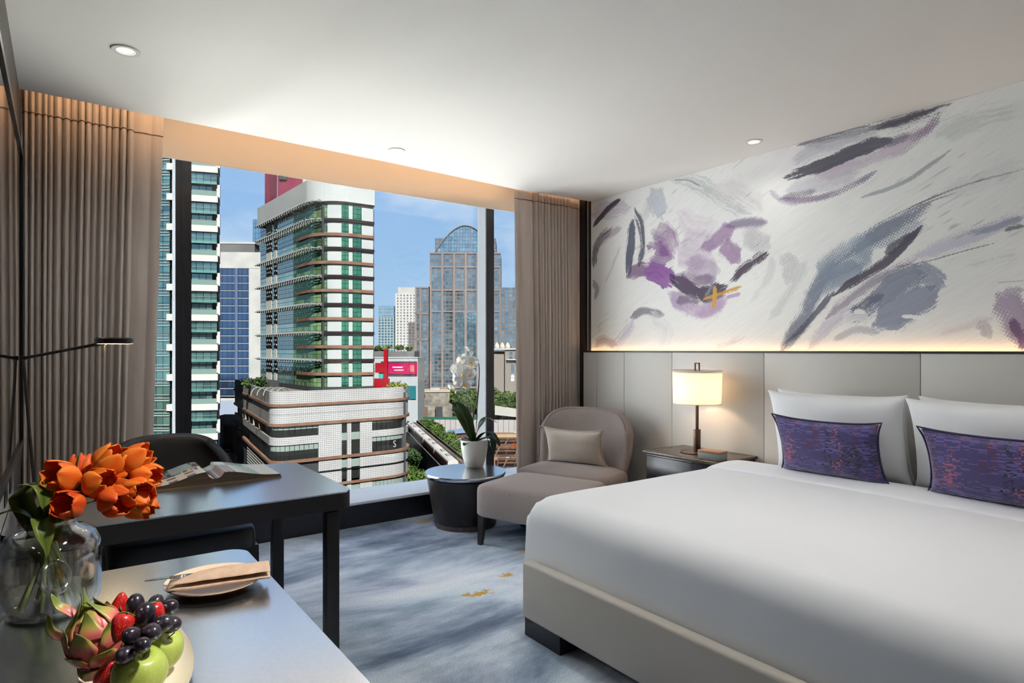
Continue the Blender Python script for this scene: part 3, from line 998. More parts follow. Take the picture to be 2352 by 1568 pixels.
# ------------------------------------------------------------------ desk chair
M_chair = mat('charcoal_leather', (0.020, 0.021, 0.024), 0.5, bump=0.05, bscale=300)
dc = thing('desk_chair', 'charcoal desk chair pushed under the desk', 'chair', (0.430, 3.40, 0))
puff('seat', 0.60, 0.52, 0.385, 0.490, 0.012, M_chair, dc, r=0.05, cx=0.03, cy=-0.06, round_pow=7)


def chair_back():
    NU, NV = 30, 14
    def f(u, v, off):
        s = 2 * u - 1
        a = s * math.radians(58)
        wid = 0.315 - 0.02 * v - (0.09 * max(0, (v - 0.55) / 0.45) ** 2)
        y = 0.185 + 0.05 * v - 0.17 * (1 - math.cos(a))
        x = math.sin(a) / math.sin(math.radians(58)) * wid
        z = 0.42 + v * (0.445 - 0.035 * abs(s) ** 3)
        return (x + math.sin(a) * off, y + math.cos(a) * off, z)
    T = 0.03
    rows = []
    for j in range(NV + 1):
        v = j / NV
        rows.append([f(i / NU, v, -T) for i in range(NU + 1)] + [f(i / NU, v, T) for i in range(NU, -1, -1)])
    for sc, dz in ((0.7, 0.016), (0.3, 0.024), (0.0, 0.026)):
        rows.append([(lambda p, c: (c[0] + (p[0] - c[0]) * sc, c[1] + (p[1] - c[1]) * sc, c[2] + dz))(p, f((i if i <= NU else 2 * NU + 1 - i) / NU, 1, 0)) for i, p in enumerate(rows[NV])])
    c = len(rows[0]); verts = [p for r_ in rows for p in r_]; faces = []
    for j in range(len(rows) - 1):
        for i in range(c):
            i2 = (i + 1) % c
            faces.append((j * c + i, j * c + i2, (j + 1) * c + i2, (j + 1) * c + i))
    obj('backrest', verts, faces, M_chair, dc, False, True)


chair_back()
for sx in (-1, 1):
    for y, dy in ((-0.27, -0.02), (0.15, 0.05)):
        leg(dc, sx * 0.275 + 0.03, y, sx * 0.015, dy, 0.40, 0.024, 0.016)
    box('apron', min(sx * 0.26, sx * 0.29) + 0.03, max(sx * 0.26, sx * 0.29) + 0.03, -0.27, 0.15, 0.335, 0.39, M_wood, dc)
# ================================================================== THE CITY OUTSIDE
# plan coordinates (a, d): metres to the right of and ahead of the room along the street grid; h: height relative to eye level
SA, CA = math.sin(YAW), math.cos(YAW)
EXK = 0.039


def cw(a, d, h):
    return (a * CA + d * SA, -a * SA + d * CA, h + EYE)


def emat(name, rgb, rough=0.7, **kw):
    k = kw.pop('k', EXK)
    c = tuple(v * k for v in lin(rgb))
    if 'rgb2' in kw: kw['col2'] = tuple(v * k for v in lin(kw.pop('rgb2')))
    return mat(name, c, rough, spec=kw.pop('spec', 0.0), **kw)


def facade(name, pw, ph, lw, lh, ca, cb, cl, gloss=0.25, tint=(0.8, 0.9, 1.0), k=EXK, rough=0.06, warp=0.0, var=1.0):
    """window grid on the UVs (metres): panes pw x ph, bars lw / lh wide, pane colour varies from ca to cb"""
    m = bpy.data.materials.new(name); m.use_nodes = True
    nt = m.node_tree; N = nt.nodes; L = nt.links
    for n in list(N): N.remove(n)
    out = N.new('ShaderNodeOutputMaterial')
    uv = N.new('ShaderNodeUVMap')
    sp = N.new('ShaderNodeSeparateXYZ'); L.new(uv.outputs[0], sp.inputs[0])
    def math_(op, a, b=None):
        x = N.new('ShaderNodeMath'); x.operation = op
        if isinstance(a, float): x.inputs[0].default_value = a
        else: L.new(a, x.inputs[0])
        if b is not None:
            if isinstance(b, float): x.inputs[1].default_value = b
            else: L.new(b, x.inputs[1])
        return x.outputs[0]
    fu = math_('DIVIDE', sp.outputs[0], float(pw)); fv = math_('DIVIDE', sp.outputs[1], float(ph))
    bu = math_('LESS_THAN', math_('FRACT', fu), float(lw / pw)); bv = math_('LESS_THAN', math_('FRACT', fv), float(lh / ph))
    bar = math_('MAXIMUM', bu, bv)
    cb_ = N.new('ShaderNodeCombineXYZ'); L.new(math_('FLOOR', fu), cb_.inputs[0]); L.new(math_('FLOOR', fv), cb_.inputs[1])
    wn_ = N.new('ShaderNodeTexWhiteNoise'); wn_.noise_dimensions = '2D'; L.new(cb_.outputs[0], wn_.inputs['Vector'])
    nz = N.new('ShaderNodeTexNoise'); nz.inputs['Scale'].default_value = 0.13; nz.inputs['Detail'].default_value = 4; L.new(uv.outputs[0], nz.inputs['Vector'])
    f = math_('MULTIPLY', math_('ADD', math_('MULTIPLY', wn_.outputs['Value'], 0.55 * var), math_('MULTIPLY', math_('SUBTRACT', nz.outputs['Fac'], 0.5), 1.6)), 1.0)
    f = math_('ADD', f, 0.22)
    mc = N.new('ShaderNodeMixRGB'); mc.use_clamp = True
    L.new(f, mc.inputs[0])
    mc.inputs[1].default_value = (*[v * k for v in lin(ca)], 1); mc.inputs[2].default_value = (*[v * k for v in lin(cb)], 1)
    m2 = N.new('ShaderNodeMixRGB'); L.new(bar, m2.inputs[0]); L.new(mc.outputs[0], m2.inputs[1]); m2.inputs[2].default_value = (*[v * k for v in lin(cl)], 1)
    d = N.new('ShaderNodeBsdfDiffuse'); L.new(m2.outputs[0], d.inputs[0])
    g = N.new('ShaderNodeBsdfGlossy'); g.inputs[0].default_value = (*tint, 1); g.inputs['Roughness'].default_value = rough
    if warp > 0:
        w1 = N.new('ShaderNodeTexNoise'); w1.inputs['Scale'].default_value = 0.6; L.new(uv.outputs[0], w1.inputs['Vector'])
        bp = N.new('ShaderNodeBump'); bp.inputs['Strength'].default_value = warp; bp.inputs['Distance'].default_value = 1.0
        L.new(w1.outputs['Fac'], bp.inputs['Height']); L.new(bp.outputs[0], g.inputs['Normal'])
    mx = N.new('ShaderNodeMixShader')
    gf = math_('MULTIPLY', math_('SUBTRACT', 1.0, bar), float(gloss)); L.new(gf, mx.inputs[0])
    L.new(d.outputs[0], mx.inputs[1]); L.new(g.outputs[0], mx.inputs[2]); L.new(mx.outputs[0], out.inputs[0])
    return m


def perforated(name, rgb, dot, pitch=0.42, k=EXK):
    """white metal sheet with rows of small punched holes (UV metres)"""
    m = bpy.data.materials.new(name); m.use_nodes = True
    nt = m.node_tree; N = nt.nodes; L = nt.links
    b = N['Principled BSDF']; b.inputs['Roughness'].default_value = 0.6; b.inputs['Specular IOR Level'].default_value = 0.0
    uv = N.new('ShaderNodeUVMap'); mp = N.new('ShaderNodeMapping'); mp.inputs['Scale'].default_value = (1 / pitch, 1 / pitch, 1)
    vo = N.new('ShaderNodeTexVoronoi'); vo.inputs['Scale'].default_value = 1.0; vo.inputs['Randomness'].default_value = 0.0
    lt = N.new('ShaderNodeMath'); lt.operation = 'LESS_THAN'; lt.inputs[1].default_value = 0.30
    L.new(uv.outputs[0], mp.inputs[0]); L.new(mp.outputs[0], vo.inputs['Vector']); L.new(vo.outputs['Distance'], lt.inputs[0])
    nz = N.new('ShaderNodeTexNoise'); nz.inputs['Scale'].default_value = 0.25; nz.inputs['Detail'].default_value = 5; L.new(uv.outputs[0], nz.inputs['Vector'])
    rp = N.new('ShaderNodeValToRGB'); rp.color_ramp.elements[0].position = 0.3; rp.color_ramp.elements[1].position = 0.7
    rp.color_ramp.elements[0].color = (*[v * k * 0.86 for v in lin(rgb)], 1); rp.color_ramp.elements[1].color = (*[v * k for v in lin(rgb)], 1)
    L.new(nz.outputs['Fac'], rp.inputs[0])
    mx = N.new('ShaderNodeMixRGB'); L.new(lt.outputs[0], mx.inputs[0]); L.new(rp.outputs[0], mx.inputs[1]); mx.inputs[2].default_value = (*[v * k for v in lin(dot)], 1)
    L.new(mx.outputs[0], b.inputs['Base Color'])
    return m


def roundpath(pts, rad, seg=10):
    out = [pts[0]]
    for i in range(1, len(pts) - 1):
        (ax, ay), (bx, by), (cx, cy) = pts[i - 1], pts[i], pts[i + 1]
        r = rad[i - 1]
        u = Vector((ax - bx, ay - by)).normalized(); v = Vector((cx - bx, cy - by)).normalized()
        ang = u.angle(v); t = r / math.tan(ang / 2)
        p = Vector((bx, by)) + u * t; q = Vector((bx, by)) + v * t
        c = Vector((bx, by)) + (u + v).normalized() * (r / math.sin(ang / 2))
        a0 = math.atan2(p.y - c.y, p.x - c.x); a1 = math.atan2(q.y - c.y, q.x - c.x)
        d = (a1 - a0 + PI) % (2 * PI) - PI
        for k in range(seg + 1):
            a = a0 + d * k / seg; out.append((c.x + r * math.cos(a), c.y + r * math.sin(a)))
    out.append(pts[-1])
    return out


def sub(path, s0, s1):
    """piece of a path between two arc lengths, with the arc length at each point"""
    out = []; s = 0
    for a, b in zip(path, path[1:]):
        l = math.hypot(b[0] - a[0], b[1] - a[1])
        if s + l >= s0 and s <= s1:
            t0 = max(0, (s0 - s) / l); t1 = min(1, (s1 - s) / l)
            for t in (t0, t1):
                p = (a[0] + (b[0] - a[0]) * t, a[1] + (b[1] - a[1]) * t, s + l * t)
                if not out or abs(out[-1][2] - p[2]) > 1e-5: out.append(p)
        s += l
    return out


def plen(path): return sum(math.hypot(b[0] - a[0], b[1] - a[1]) for a, b in zip(path, path[1:]))


def band(name, path, h0, h1, m, parent, off=0.0, th=0.4, s0=None, s1=None):
    """a strip of wall along the path, standing off it by off and th thick, UV in metres"""
    P = sub(path, 0 if s0 is None else s0, plen(path) if s1 is None else s1)
    n = len(P)
    nor = []
    for i in range(n):
        a = P[max(0, i - 1)]; b = P[min(n - 1, i + 1)]
        d = Vector((b[0] - a[0], b[1] - a[1])).normalized(); nor.append((d.y, -d.x))
    verts, faces, uvs = [], [], []
    for i, (x, y, s) in enumerate(P):
        nx, ny = nor[i]
        for o, h in ((off, h0), (off, h1), (off - th, h1), (off - th, h0)):
            verts.append(cw(x + nx * o, y + ny * o, h))
    for i in range(n - 1):
        A, B = i * 4, i * 4 + 4
        sa, sb = P[i][2], P[i + 1][2]
        faces.append((A, B, B + 1, A + 1)); uvs.append([(sa, h0), (sb, h0), (sb, h1), (sa, h1)])
        faces.append((A + 1, B + 1, B + 2, A + 2)); uvs.append([(sa, h1), (sb, h1), (sb, h1 + th), (sa, h1 + th)])
        faces.append((A + 2, B + 2, B + 3, A + 3)); uvs.append([(sa, h1), (sb, h1), (sb, h0), (sa, h0)])
        faces.append((A + 3, B + 3, B, A)); uvs.append([(sa, h0), (sb, h0), (sb, h0), (sa, h0)])
    e = (n - 1) * 4
    faces.append((0, 1, 2, 3)); uvs.append([(0, h0), (0, h1), (th, h1), (th, h0)])
    faces.append((e + 3, e + 2, e + 1, e)); uvs.append([(th, h0), (th, h1), (0, h1), (0, h0)])
    return obj(name, verts, faces, m, parent, True, uvs=uvs)


def prism(name, foot, h0, h1, m, parent):
    """solid block on a footprint given left to right as seen from the room (then round the back), UV in metres"""
    n = len(foot)
    verts = [cw(a, d, h0) for a, d in foot] + [cw(a, d, h1) for a, d in foot]
    faces, uvs = [], []
    s = 0
    for i in range(n):
        j = (i + 1) % n
        l = math.hypot(foot[j][0] - foot[i][0], foot[j][1] - foot[i][1])
        faces.append((i, j, n + j, n + i)); uvs.append([(s, h0), (s + l, h0), (s + l, h1), (s, h1)])
        s += l
    faces.append(tuple(range(n, 2 * n))); uvs.append([foot[i] for i in range(n)])
    faces.append(tuple(range(n))[::-1]); uvs.append([foot[i] for i in range(n)][::-1])
    return obj(name, verts, faces, m, parent, True, uvs=uvs)


def rect(a0, a1, d0, depth, skew=0.0):
    """footprint: front from (a0, d0) to (a1, d0 + skew), going back by depth"""
    dx, dy = a1 - a0, skew
    l = math.hypot(dx, dy); nx, ny = -dy / l, dx / l
    return [(a0, d0), (a1, d0 + skew), (a1 + nx * depth, d0 + skew + ny * depth), (a0 + nx * depth, d0 + ny * depth)]


def site(name, label, cat, a, d, h, group=None):
    return thing(name, label, cat, cw(a, d, h), group=group)


GR = -46.0
E_white = emat('city_white', (238, 238, 234), rgb2=(218, 220, 218), nscale=0.15)
E_offw = emat('city_off_white', (226, 224, 216))
E_grey = emat('city_grey', (150, 152, 152), rgb2=(128, 130, 132), nscale=0.1)
E_dgrey = emat('city_dark_grey', (88, 90, 94))
E_black = emat('city_black', (36, 34, 38))
E_brown = emat('city_brown', (176, 138, 116), rgb2=(150, 112, 92), nscale=0.4)
E_dband = emat('city_dark_band', (66, 56, 58))
E_silver = emat('city_silver', (190, 194, 194), 0.4)
E_conc = emat('city_concrete', (176, 170, 158), rgb2=(140, 134, 124), nscale=0.2)
E_ground = emat('city_ground', (120, 118, 110), rgb2=(80, 84, 74), nscale=0.03)

# ground: streets, and an unseen pale deck added to bounce sun up into the room
g = obj('city_ground', [(-900, -200, GR + EYE), (1600, -200, GR + EYE), (1600, 1500, GR + EYE), (-900, 1500, GR + EYE)], [(0, 1, 2, 3)], E_ground)
tag(g, 'grey streets and plots far below the window', kind='structure')
M_bounce_deck = mat('pale_bounce_deck', (0.40, 0.40, 0.385), 0.8, col2=(0.37, 0.37, 0.355), nscale=0.1)
tp_ = [(-60, 50), (100, 30), (104, 92), (34, 128), (-60, 60)]
tr = obj('bounce_deck', [(x, y, GR + EYE + h) for h in (0.1, 14.0) for x, y in tp_], [(4, 3, 2, 1, 0), (5, 6, 7, 8, 9)] + [(i, (i + 1) % 5, 5 + (i + 1) % 5, 5 + i) for i in range(5)], M_bounce_deck)
tag(tr, 'pale flat deck out of view, added to bounce sunlight into the room', kind='structure')

# unseen pale slab left of the view, added to bounce sunlight through the window
M_slab = mat('pale_bounce_slab', (0.33, 0.345, 0.365), 0.85, col2=(0.31, 0.325, 0.345), nscale=0.1, spec=0.0)
nt_ = thing('bounce_slab', 'broad pale slab left of the view, added to bounce sunlight into the room', 'building', (-42, 36, GR + EYE))
box('body', -80, -9, 32, 40, GR + EYE, 26, M_slab, nt_, True)
for k_ in range(9):
    box('window_row', -79, -10, 31.9, 32.0, -38 + k_ * 6.6, -36.6 + k_ * 6.6, emat('slab_window', (90, 100, 110)) if k_ == 0 else bpy.data.materials['slab_window'], nt_, True)

# ------------------------------------------------------------------ green glass tower on the podium
TP = roundpath([(-74.3, 185.2), (-45.5, 149.3), (-33.7, 157.5)], [8.0], 14)
tw = site('office_tower', 'green glass office tower with rounded corner and white panels', 'building', -45, 152, -9)
F_green = facade('green_curtain_wall', 1.35, 1.15, 0.09, 0.09, (8, 52, 42), (170, 214, 150), (8, 34, 30), gloss=0.13, tint=(0.55, 0.95, 0.72), warp=0.02)
F_lgreen = facade('pale_curtain_wall', 1.5, 1.15, 0.10, 0.12, (96, 138, 140), (168, 200, 198), (70, 100, 100), gloss=0.35, tint=(0.85, 1.0, 0.98), warp=0.03, k=EXK * 1.28)
F_strip = facade('green_window', 1.0, 1.15, 0.07, 0.09, (22, 78, 54), (76, 150, 100), (14, 44, 36), gloss=0.25, tint=(0.5, 0.95, 0.68))
E_pblue = emat('tower_panel', (232, 238, 238), 0.45, rgb2=(220, 228, 230), nscale=0.2)
E_pside = emat('tower_side_panel', (222, 222, 212), 0.5, k=EXK * 1.36)
HB = [35.9, 31.5, 28.0, 24.6, 21.2, 17.8, 14.4, 11.0, 7.55, 4.1, 0.73, -2.6, -5.9, -9.0]
TY = 'DDBDBDBDBDBDBD'
core = [(-74.0, 186.2), (-46.0, 152.0), (-35.0, 159.0), (-52, 184), (-66, 192)]
prism('core', core, -11, 35.5, E_dgrey, tw)
for i in range(len(HB) - 1):
    h1, h0 = HB[i], HB[i + 1]
    band('side_glazing', TP, h0, h1, F_lgreen, tw, 0, 0.3, 0.0, 5.6)
    band('side_panel', TP, h0, h1, E_pside, tw, 0.12, 0.3, 5.6, 10.2)
    band('side_glazing', TP, h0, h1, F_lgreen, tw, 0, 0.3, 10.2, 12.4)
    band('side_panel', TP, h0, h1, E_pside, tw, 0.12, 0.3, 12.4, 14.6)
    band('side_glazing', TP, h0, h1, F_lgreen, tw, 0, 0.3, 14.6, 27.5)
    band('corner_glazing', TP, h0, h1, F_green, tw, 0, 0.3, 27.5, 44.9)
    band('panel', TP, h0 + 0.0, h1, E_pblue, tw, 0.12, 0.35, 44.9, 48.2)
    band('window_strip', TP, h0, h1, F_strip, tw, 0, 0.3, 48.2, 49.9)
    band('panel', TP, h0, h1, E_pblue, tw, 0.12, 0.35, 49.9, 50.85)
    band('window_strip', TP, h0, h1, F_strip, tw, 0, 0.3, 50.85, 53.2)
    band('panel', TP, h0, h1, E_pblue, tw, 0.12, 0.35, 53.2, 56.2)
    if i > 0 or True:
        m_ = E_dband if TY[i] == 'D' else E_brown
        band('ledge', TP, h1 - 0.36, h1 + 0.36, m_, tw, 0.55, 0.7, 44.2 if TY[i] == 'D' else 31.0, 56.35)
    if TY[i] == 'D':
        sh = band('sunshade', TP, h1 - 0.05, h1 + 0.12, E_silver, tw, 1.7, 0.35, 0.0, 44.0)
        for o_, hh in ((1.15, 0.32), (0.65, 0.50)):
            band('louver', TP, h1 - 0.05 + hh * 0.3, h1 + 0.10 + hh * 0.3, E_silver, sh, o_, 0.25, 0.0, 43.6)
        for k in range(24):
            s_ = 2 + k * 1.8
            band('bracket', TP, h1 - 0.30, h1 + 0.42, E_silver, sh, 1.75, 1.7, s_, s_ + 0.14)
band('ledge', TP, 20.9, 21.5, emat('green_ledge', (30, 140, 96)), tw, 0.50, 0.5, 33, 44.9)
band('roof_wall', TP, 35.9, 41.6, E_pblue, tw, 0.9, 1.0, 0.0, 56.25)
band('base_wall', TP, -12, -9.0, E_dgrey, tw, 0.1, 0.5)

# red frame and signboard column behind the tower top
pt = site('purple_tower', 'plum red roof structure rising behind the green tower', 'building', -76, 216, GR)
E_plum = emat('plum_cladding', (164, 62, 98), rgb2=(140, 50, 84), nscale=0.3)
prism('slab', rect(-80.0, -71.5, 214, 8, 1.5), GR, 75, E_plum, pt)
prism('fin', [(-83.2, 211), (-81.2, 210), (-80.2, 214), (-82, 215)], GR, 75, E_plum, pt)
prism('window', rect(-79.3, -76.8, 213.4, 0.7, 0.4), 58, 66, E_dgrey, pt)
prism('window', rect(-78.2, -76.8, 213.6, 0.6, 0.3), 46, 51, E_black, pt)
prism('white_column', rect(-71.4, -69.8, 214, 5), GR, 75, E_white, pt)
prism('grey_wing', rect(-69.8, -62, 214.5, 5), 40, 75, E_grey, pt)

# ------------------------------------------------------------------ white podium
PP = roundpath([(-84.0, 190.0), (-51.0, 133.0), (-23.6, 153.4), (-38.0, 182.0)], [3.0, 9.0], 12)
pd = site('shopping_podium', 'white perforated podium building with brown bands below the green tower', 'building', -50, 140, GR)
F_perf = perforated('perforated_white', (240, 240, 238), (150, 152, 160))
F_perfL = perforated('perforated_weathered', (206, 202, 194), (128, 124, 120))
E_glassd = emat('podium_dark_glass', (52, 54, 52), 0.3)
E_glassl = emat('podium_blind', (172, 190, 182), 0.4)
LE = 62.6                                              # arc length of the street corner
prism('core', [(-82, 190), (-50.6, 135.2), (-26, 153.6), (-38, 180)], GR, -10.4, E_dgrey, pd)
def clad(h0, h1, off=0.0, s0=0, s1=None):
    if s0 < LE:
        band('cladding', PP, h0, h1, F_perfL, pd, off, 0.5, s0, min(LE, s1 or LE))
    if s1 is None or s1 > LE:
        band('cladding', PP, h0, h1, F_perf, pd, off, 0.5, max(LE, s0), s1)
clad(-11.7, -9.0)
band('brown_band', PP, -12.25, -11.7, E_brown, pd, 0.35, 0.8)
clad(-14.0, -12.25); clad(-15.9, -14.06)
band('brown_band', PP, -16.5, -15.9, E_brown, pd, 0.35, 0.8)
S_a, S_b, S_c, S_d, S_e, S_f = 74.3, 79.6, 80.9, 81.9, 84.0, 87.0
SEND = plen(PP)
# upper wall fields beside the window strips
for h0, h1 in ((-20.2, -16.5), (-23.9, -20.2)):
    clad(h0, h1, 0, S_a, S_b); clad(h0, h1, 0, S_c, S_d); clad(h0, h1, 0, S_e, S_f)
clad(-20.6, -18.9, 0.05, 0, S_a); clad(-20.4, -18.9, 0.05, S_f, SEND)
def panes(s0, s1, n, h0, h1, blind):
    w = (s1 - s0) / n
    for i in range(n):
        band('pane', PP, h0, h1 - blind, E_glassd, pd, -0.25, 0.1, s0 + i * w + 0.06, s0 + (i + 1) * w - 0.06)
        band('blind', PP, h1 - blind, h1, E_glassl, pd, -0.22, 0.1, s0 + i * w + 0.06, s0 + (i + 1) * w - 0.06)
panes(LE + 0.2, S_a, 9, -18.9, -16.5, 0.8)
panes(LE + 0.2, S_a, 11, -23.9, -20.6, 1.3)
panes(S_f, 99.0, 10, -18.9, -16.5, 0.6)
panes(S_f, 99.0, 10, -23.9, -20.4, 1.1)
panes(30.0, LE - 0.3, 16, -23.9, -20.6, 0.6)
panes(LE - 8, LE - 0.3, 4, -18.9, -16.5, 0.4)
for s0, s1 in ((S_b, S_c), (S_d, S_e)):
    for h0, h1, m_ in ((-18.8, -16.5, E_glassd), (-20.6, -18.9, E_glassl), (-23.9, -20.7, E_glassd), (-26.8, -25.0, E_glassl), (-29.5, -27.4, E_glassd), (-32.2, -30.2, E_glassl), (-36, -33, E_glassd)):
        band('window_strip', PP, h0, h1, m_, pd, -0.2, 0.15, s0, s1)
band('brown_band', PP, -24.5, -23.9, E_brown, pd, 0.35, 0.8)
for h0, h1 in ((-27.0, -24.5), (-30.0, -27.25)):
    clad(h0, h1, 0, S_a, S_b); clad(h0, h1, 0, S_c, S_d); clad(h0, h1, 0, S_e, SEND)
band('dark_line', PP, -27.25, -27.0, E_black, pd, 0.2, 0.5, S_a, SEND)
band('brown_band', PP, -30.5, -30.0, E_brown, pd, 0.35, 0.8, S_a, SEND)
for i in range(13):
    band('pane', PP, -33.0, -30.5, E_glassl, pd, -0.1, 0.1, S_f + i * 1.0 + 0.04, S_f + (i + 1) * 1.0 - 0.04)
clad(-33.0, -30.5, 0, S_a, S_b); clad(-33.0, -30.5, 0, S_c, S_d); clad(-33.0, -30.5, 0, S_e, S_f)
band('street_wall', PP, GR, -33.0, E_grey, pd, -0.1, 0.4)
band('street_wall', PP, -33.0, -24.5, E_dgrey, pd, -0.3, 0.3, 0, S_a)
for k in range(7):
    band('slat', PP, -25.2 - k * 0.75, -24.9 - k * 0.75, E_offw, pd, 0.1, 0.3, 28, LE)
# arched bays on the shaded side, roof tunnel hoops, sign on the corner pane
for k, s_ in enumerate((8, 13, 18, 24, 31, 39, 48)):
    band('arch_bay', PP, -18.7, -16.7, E_offw if k % 2 else E_brown, pd, 0.15, 0.5, s_, s_ + 1.3)
    band('dark_bay', PP, -18.8, -16.6, E_glassd, pd, -0.1, 0.2, s_ + 1.3, s_ + 4)
prism('roof_deck', [(-80, 188), (-51.5, 138.0), (-27, 155.0), (-38, 178)], -10.4, -10.2, E_conc, pd)
for k in range(5):
    a, d = -57.5 + k * 1.55, 142.0 - k * 0.4
    pts = [cw(a + 0.9 * math.cos(t), d + 1.8 * math.cos(t), -10.2 + 1.7 * math.sin(t)) for t in [PI * i / 12 for i in range(13)]]
    tube('hoop', pts, 0.12, E_silver, pd, True, 6)
prism('roof_shed', rect(-76, -66, 176, 5, -12), -10.2, -8.2, E_dgrey, pd)
lathe('roof_disc', [(0, 0), (0.7, 0), (0.7, 0.3), (0, 0.3)], E_offw, pd, at=[c - XF[pd.name].translation[i] for i, c in enumerate(cw(-45.5, 140.5, -9.6))], n=16)


def text_obj(name, body, size, m, parent, loc, ax, up, th=0.02):
    """flat lettering as mesh: ax is the reading direction, up the letters' up (world)"""
    cu = bpy.data.curves.new(name, 'FONT'); cu.body = body; cu.size = size; cu.align_x = 'CENTER'; cu.align_y = 'CENTER'; cu.extrude = th
    o = bpy.data.objects.new(name, cu)
    C.objects.link(o)
    bpy.context.view_layer.update()
    me = bpy.data.meshes.new_from_object(o.evaluated_get(bpy.context.evaluated_depsgraph_get()))
    bpy.data.objects.remove(o)
    ax = Vector(ax).normalized(); up = Vector(up).normalized(); nz = ax.cross(up)
    R = Matrix((ax, up, nz)).transposed().to_4x4(); R.translation = Vector(loc)
    vs = [R @ v.co for v in me.vertices]; fs = [tuple(p.vertices) for p in me.polygons]
    bpy.data.meshes.remove(me)
    return obj(name, vs, fs, m, parent, True)


def dirw(a, d, h=0): v = Vector(cw(a, d, h)) - Vector(cw(0, 0, 0)); return v


pS = sub(PP, 92.8, 93.4); dS = (pS[-1][0] - pS[0][0], pS[-1][1] - pS[0][1])
nS = Vector((dS[1], -dS[0])).normalized()
text_obj('letter_s', 'S', 2.2, E_white, pd, cw(pS[0][0] + nS.x * 0.1, pS[0][1] + nS.y * 0.1, -22.6), dirw(*dS), (0, 0, 1))
band('sign_panel', PP, -23.8, -21.5, E_black, pd, -0.1, 0.12, 91.6, 94.6)

# roof garden at the podium's rounded end: red letters sculpture, pergola, planting
rs = site('red_sculpture', 'red angular roof sculpture at the podium end', 'sculpture', -31.5, 153, -10)
E_red = emat('sculpture_red', (190, 30, 46), 0.5)
E_teal = emat('sculpture_teal', (90, 205, 190), 0.5)
prism('leaning_post', [(-31.2, 152.4), (-30.3, 152.4), (-30.3, 153.4), (-31.2, 153.4)], -10, 0.2, E_red, rs)
prism('slab', rect(-33.4, -30.6, 153.0, 0.4), -5.6, -3.2, E_red, rs)
prism('slab', rect(-33.6, -29.9, 152.8, 0.5), -10, -7.0, E_red, rs)
prism('inlay', rect(-32.6, -30.7, 153.3, 0.2), -7.0, -4.2, E_teal, rs)

E_leafy = emat('planting_yellow_green', (176, 178, 60), 0.8, rgb2=(84, 110, 40), nscale=1.2, k=EXK * 1.36)
E_leaf = emat('tree_leaves', (112, 138, 66), 0.8, rgb2=(58, 84, 40), nscale=0.25, k=EXK * 1.36)
E_leafd = emat('tree_leaves_dark', (84, 108, 58), 0.8, rgb2=(44, 66, 36), nscale=0.25, k=EXK * 1.36)
E_bark = emat('bark', (96, 80, 64))


def foliage_mesh(name, n, leaf, seed, blobs, m):
    """crown of many small leaf clumps filling a few ellipsoids (unit scale, metres)"""
    r = random.Random(seed)
    verts, faces = [], []
    for k in range(n):
        cx, cy, cz, rx, ry, rz = blobs[r.randrange(len(blobs))]
        while True:
            v = Vector((r.gauss(0, 1), r.gauss(0, 1), r.gauss(0, 1)))
            if v.length > 0.1: break
        v.normalize(); rad = r.uniform(0.55, 1.0)
        c = Vector((cx + v.x * rx * rad, cy + v.y * ry * rad, cz + v.z * rz * rad))
        t = Vector((r.uniform(-1, 1), r.uniform(-1, 1), r.uniform(-0.6, 0.6))).normalized()
        nn = (v + t * 0.8).normalized(); a = nn.orthogonal().normalized(); b = nn.cross(a)
        s = leaf * r.uniform(0.6, 1.3); i0 = len(verts)
        for q in range(5):
            ang = 2 * PI * q / 5 + r.uniform(-0.3, 0.3)
            verts.append(c + a * math.cos(ang) * s + b * math.sin(ang) * s * 0.8 + nn * r.uniform(-0.15, 0.15) * s)
        faces.append((i0, i0 + 1, i0 + 2, i0 + 3, i0 + 4))
    me = bpy.data.meshes.new(name); me.from_pydata([tuple(v) for v in verts], [], faces); me.update(); me.materials.append(m)
    return me


TREES = []
for sd, m_ in ((1, E_leaf), (2, E_leafd), (3, E_leaf)):
    r = random.Random(sd)
    blobs = [(r.uniform(-2.2, 2.2), r.uniform(-2.2, 2.2), r.uniform(6.0, 9.5), r.uniform(1.8, 3.0), r.uniform(1.8, 3.0), r.uniform(1.6, 2.4)) for _ in range(9)]
    TREES.append(foliage_mesh('crown', 1500, 0.42, sd, blobs, m_))
v_, f_ = tube_geo([(0, 0, 0), (0.1, 0, 3), (0, 0.2, 6.5)], [0.35, 0.28, 0.15], 6)
trunk_me = bpy.data.meshes.new('trunk'); trunk_me.from_pydata([tuple(v) for v in v_], [], f_); trunk_me.materials.append(E_bark)


def tree(a, d, h, sc, kind, label, group, rz=0.0):
    t = thing('tree', label, 'tree', cw(a, d, h), rz, group)
    for nm, me in (('crown', TREES[kind]), ('trunk', trunk_me)):
        o = bpy.data.objects.new(nm, me); C.objects.link(o); o.parent = t; o.scale = (sc, sc, sc)
    return t


PLANT = foliage_mesh('planting', 420, 0.22, 5, [(random.uniform(-2.6, 2.6), random.uniform(-0.8, 0.8), random.uniform(0.4, 1.5), 0.9, 0.7, 0.7) for _ in range(10)], E_leafy)
pl = bpy.data.objects.new('roof_planting', PLANT); C.objects.link(pl); pl.location = cw(-28.0, 153.5, -9.8); pl.rotation_euler = (0, 0, -YAW + 0.5)
tag(pl, 'yellow green roof planting along the podium end', 'plants', kind='stuff')
pg = site('pergola', 'white slatted pergola over the podium roof planting', 'pergola', -29, 154.5, -10.2)
for k in range(8):
    a = -31.2 + k * 0.42
    tube('slat', [cw(a, 153.2, -8.0 + 0.05 * k), cw(a + 2.0, 155.6, -9.0)], 0.07, E_white, pg, True, 4)
for a in (-31.4, -28.2):
    tube('post', [cw(a, 153.2, -10.4), cw(a, 153.2, -7.9)], 0.08, E_white, pg, True, 5)
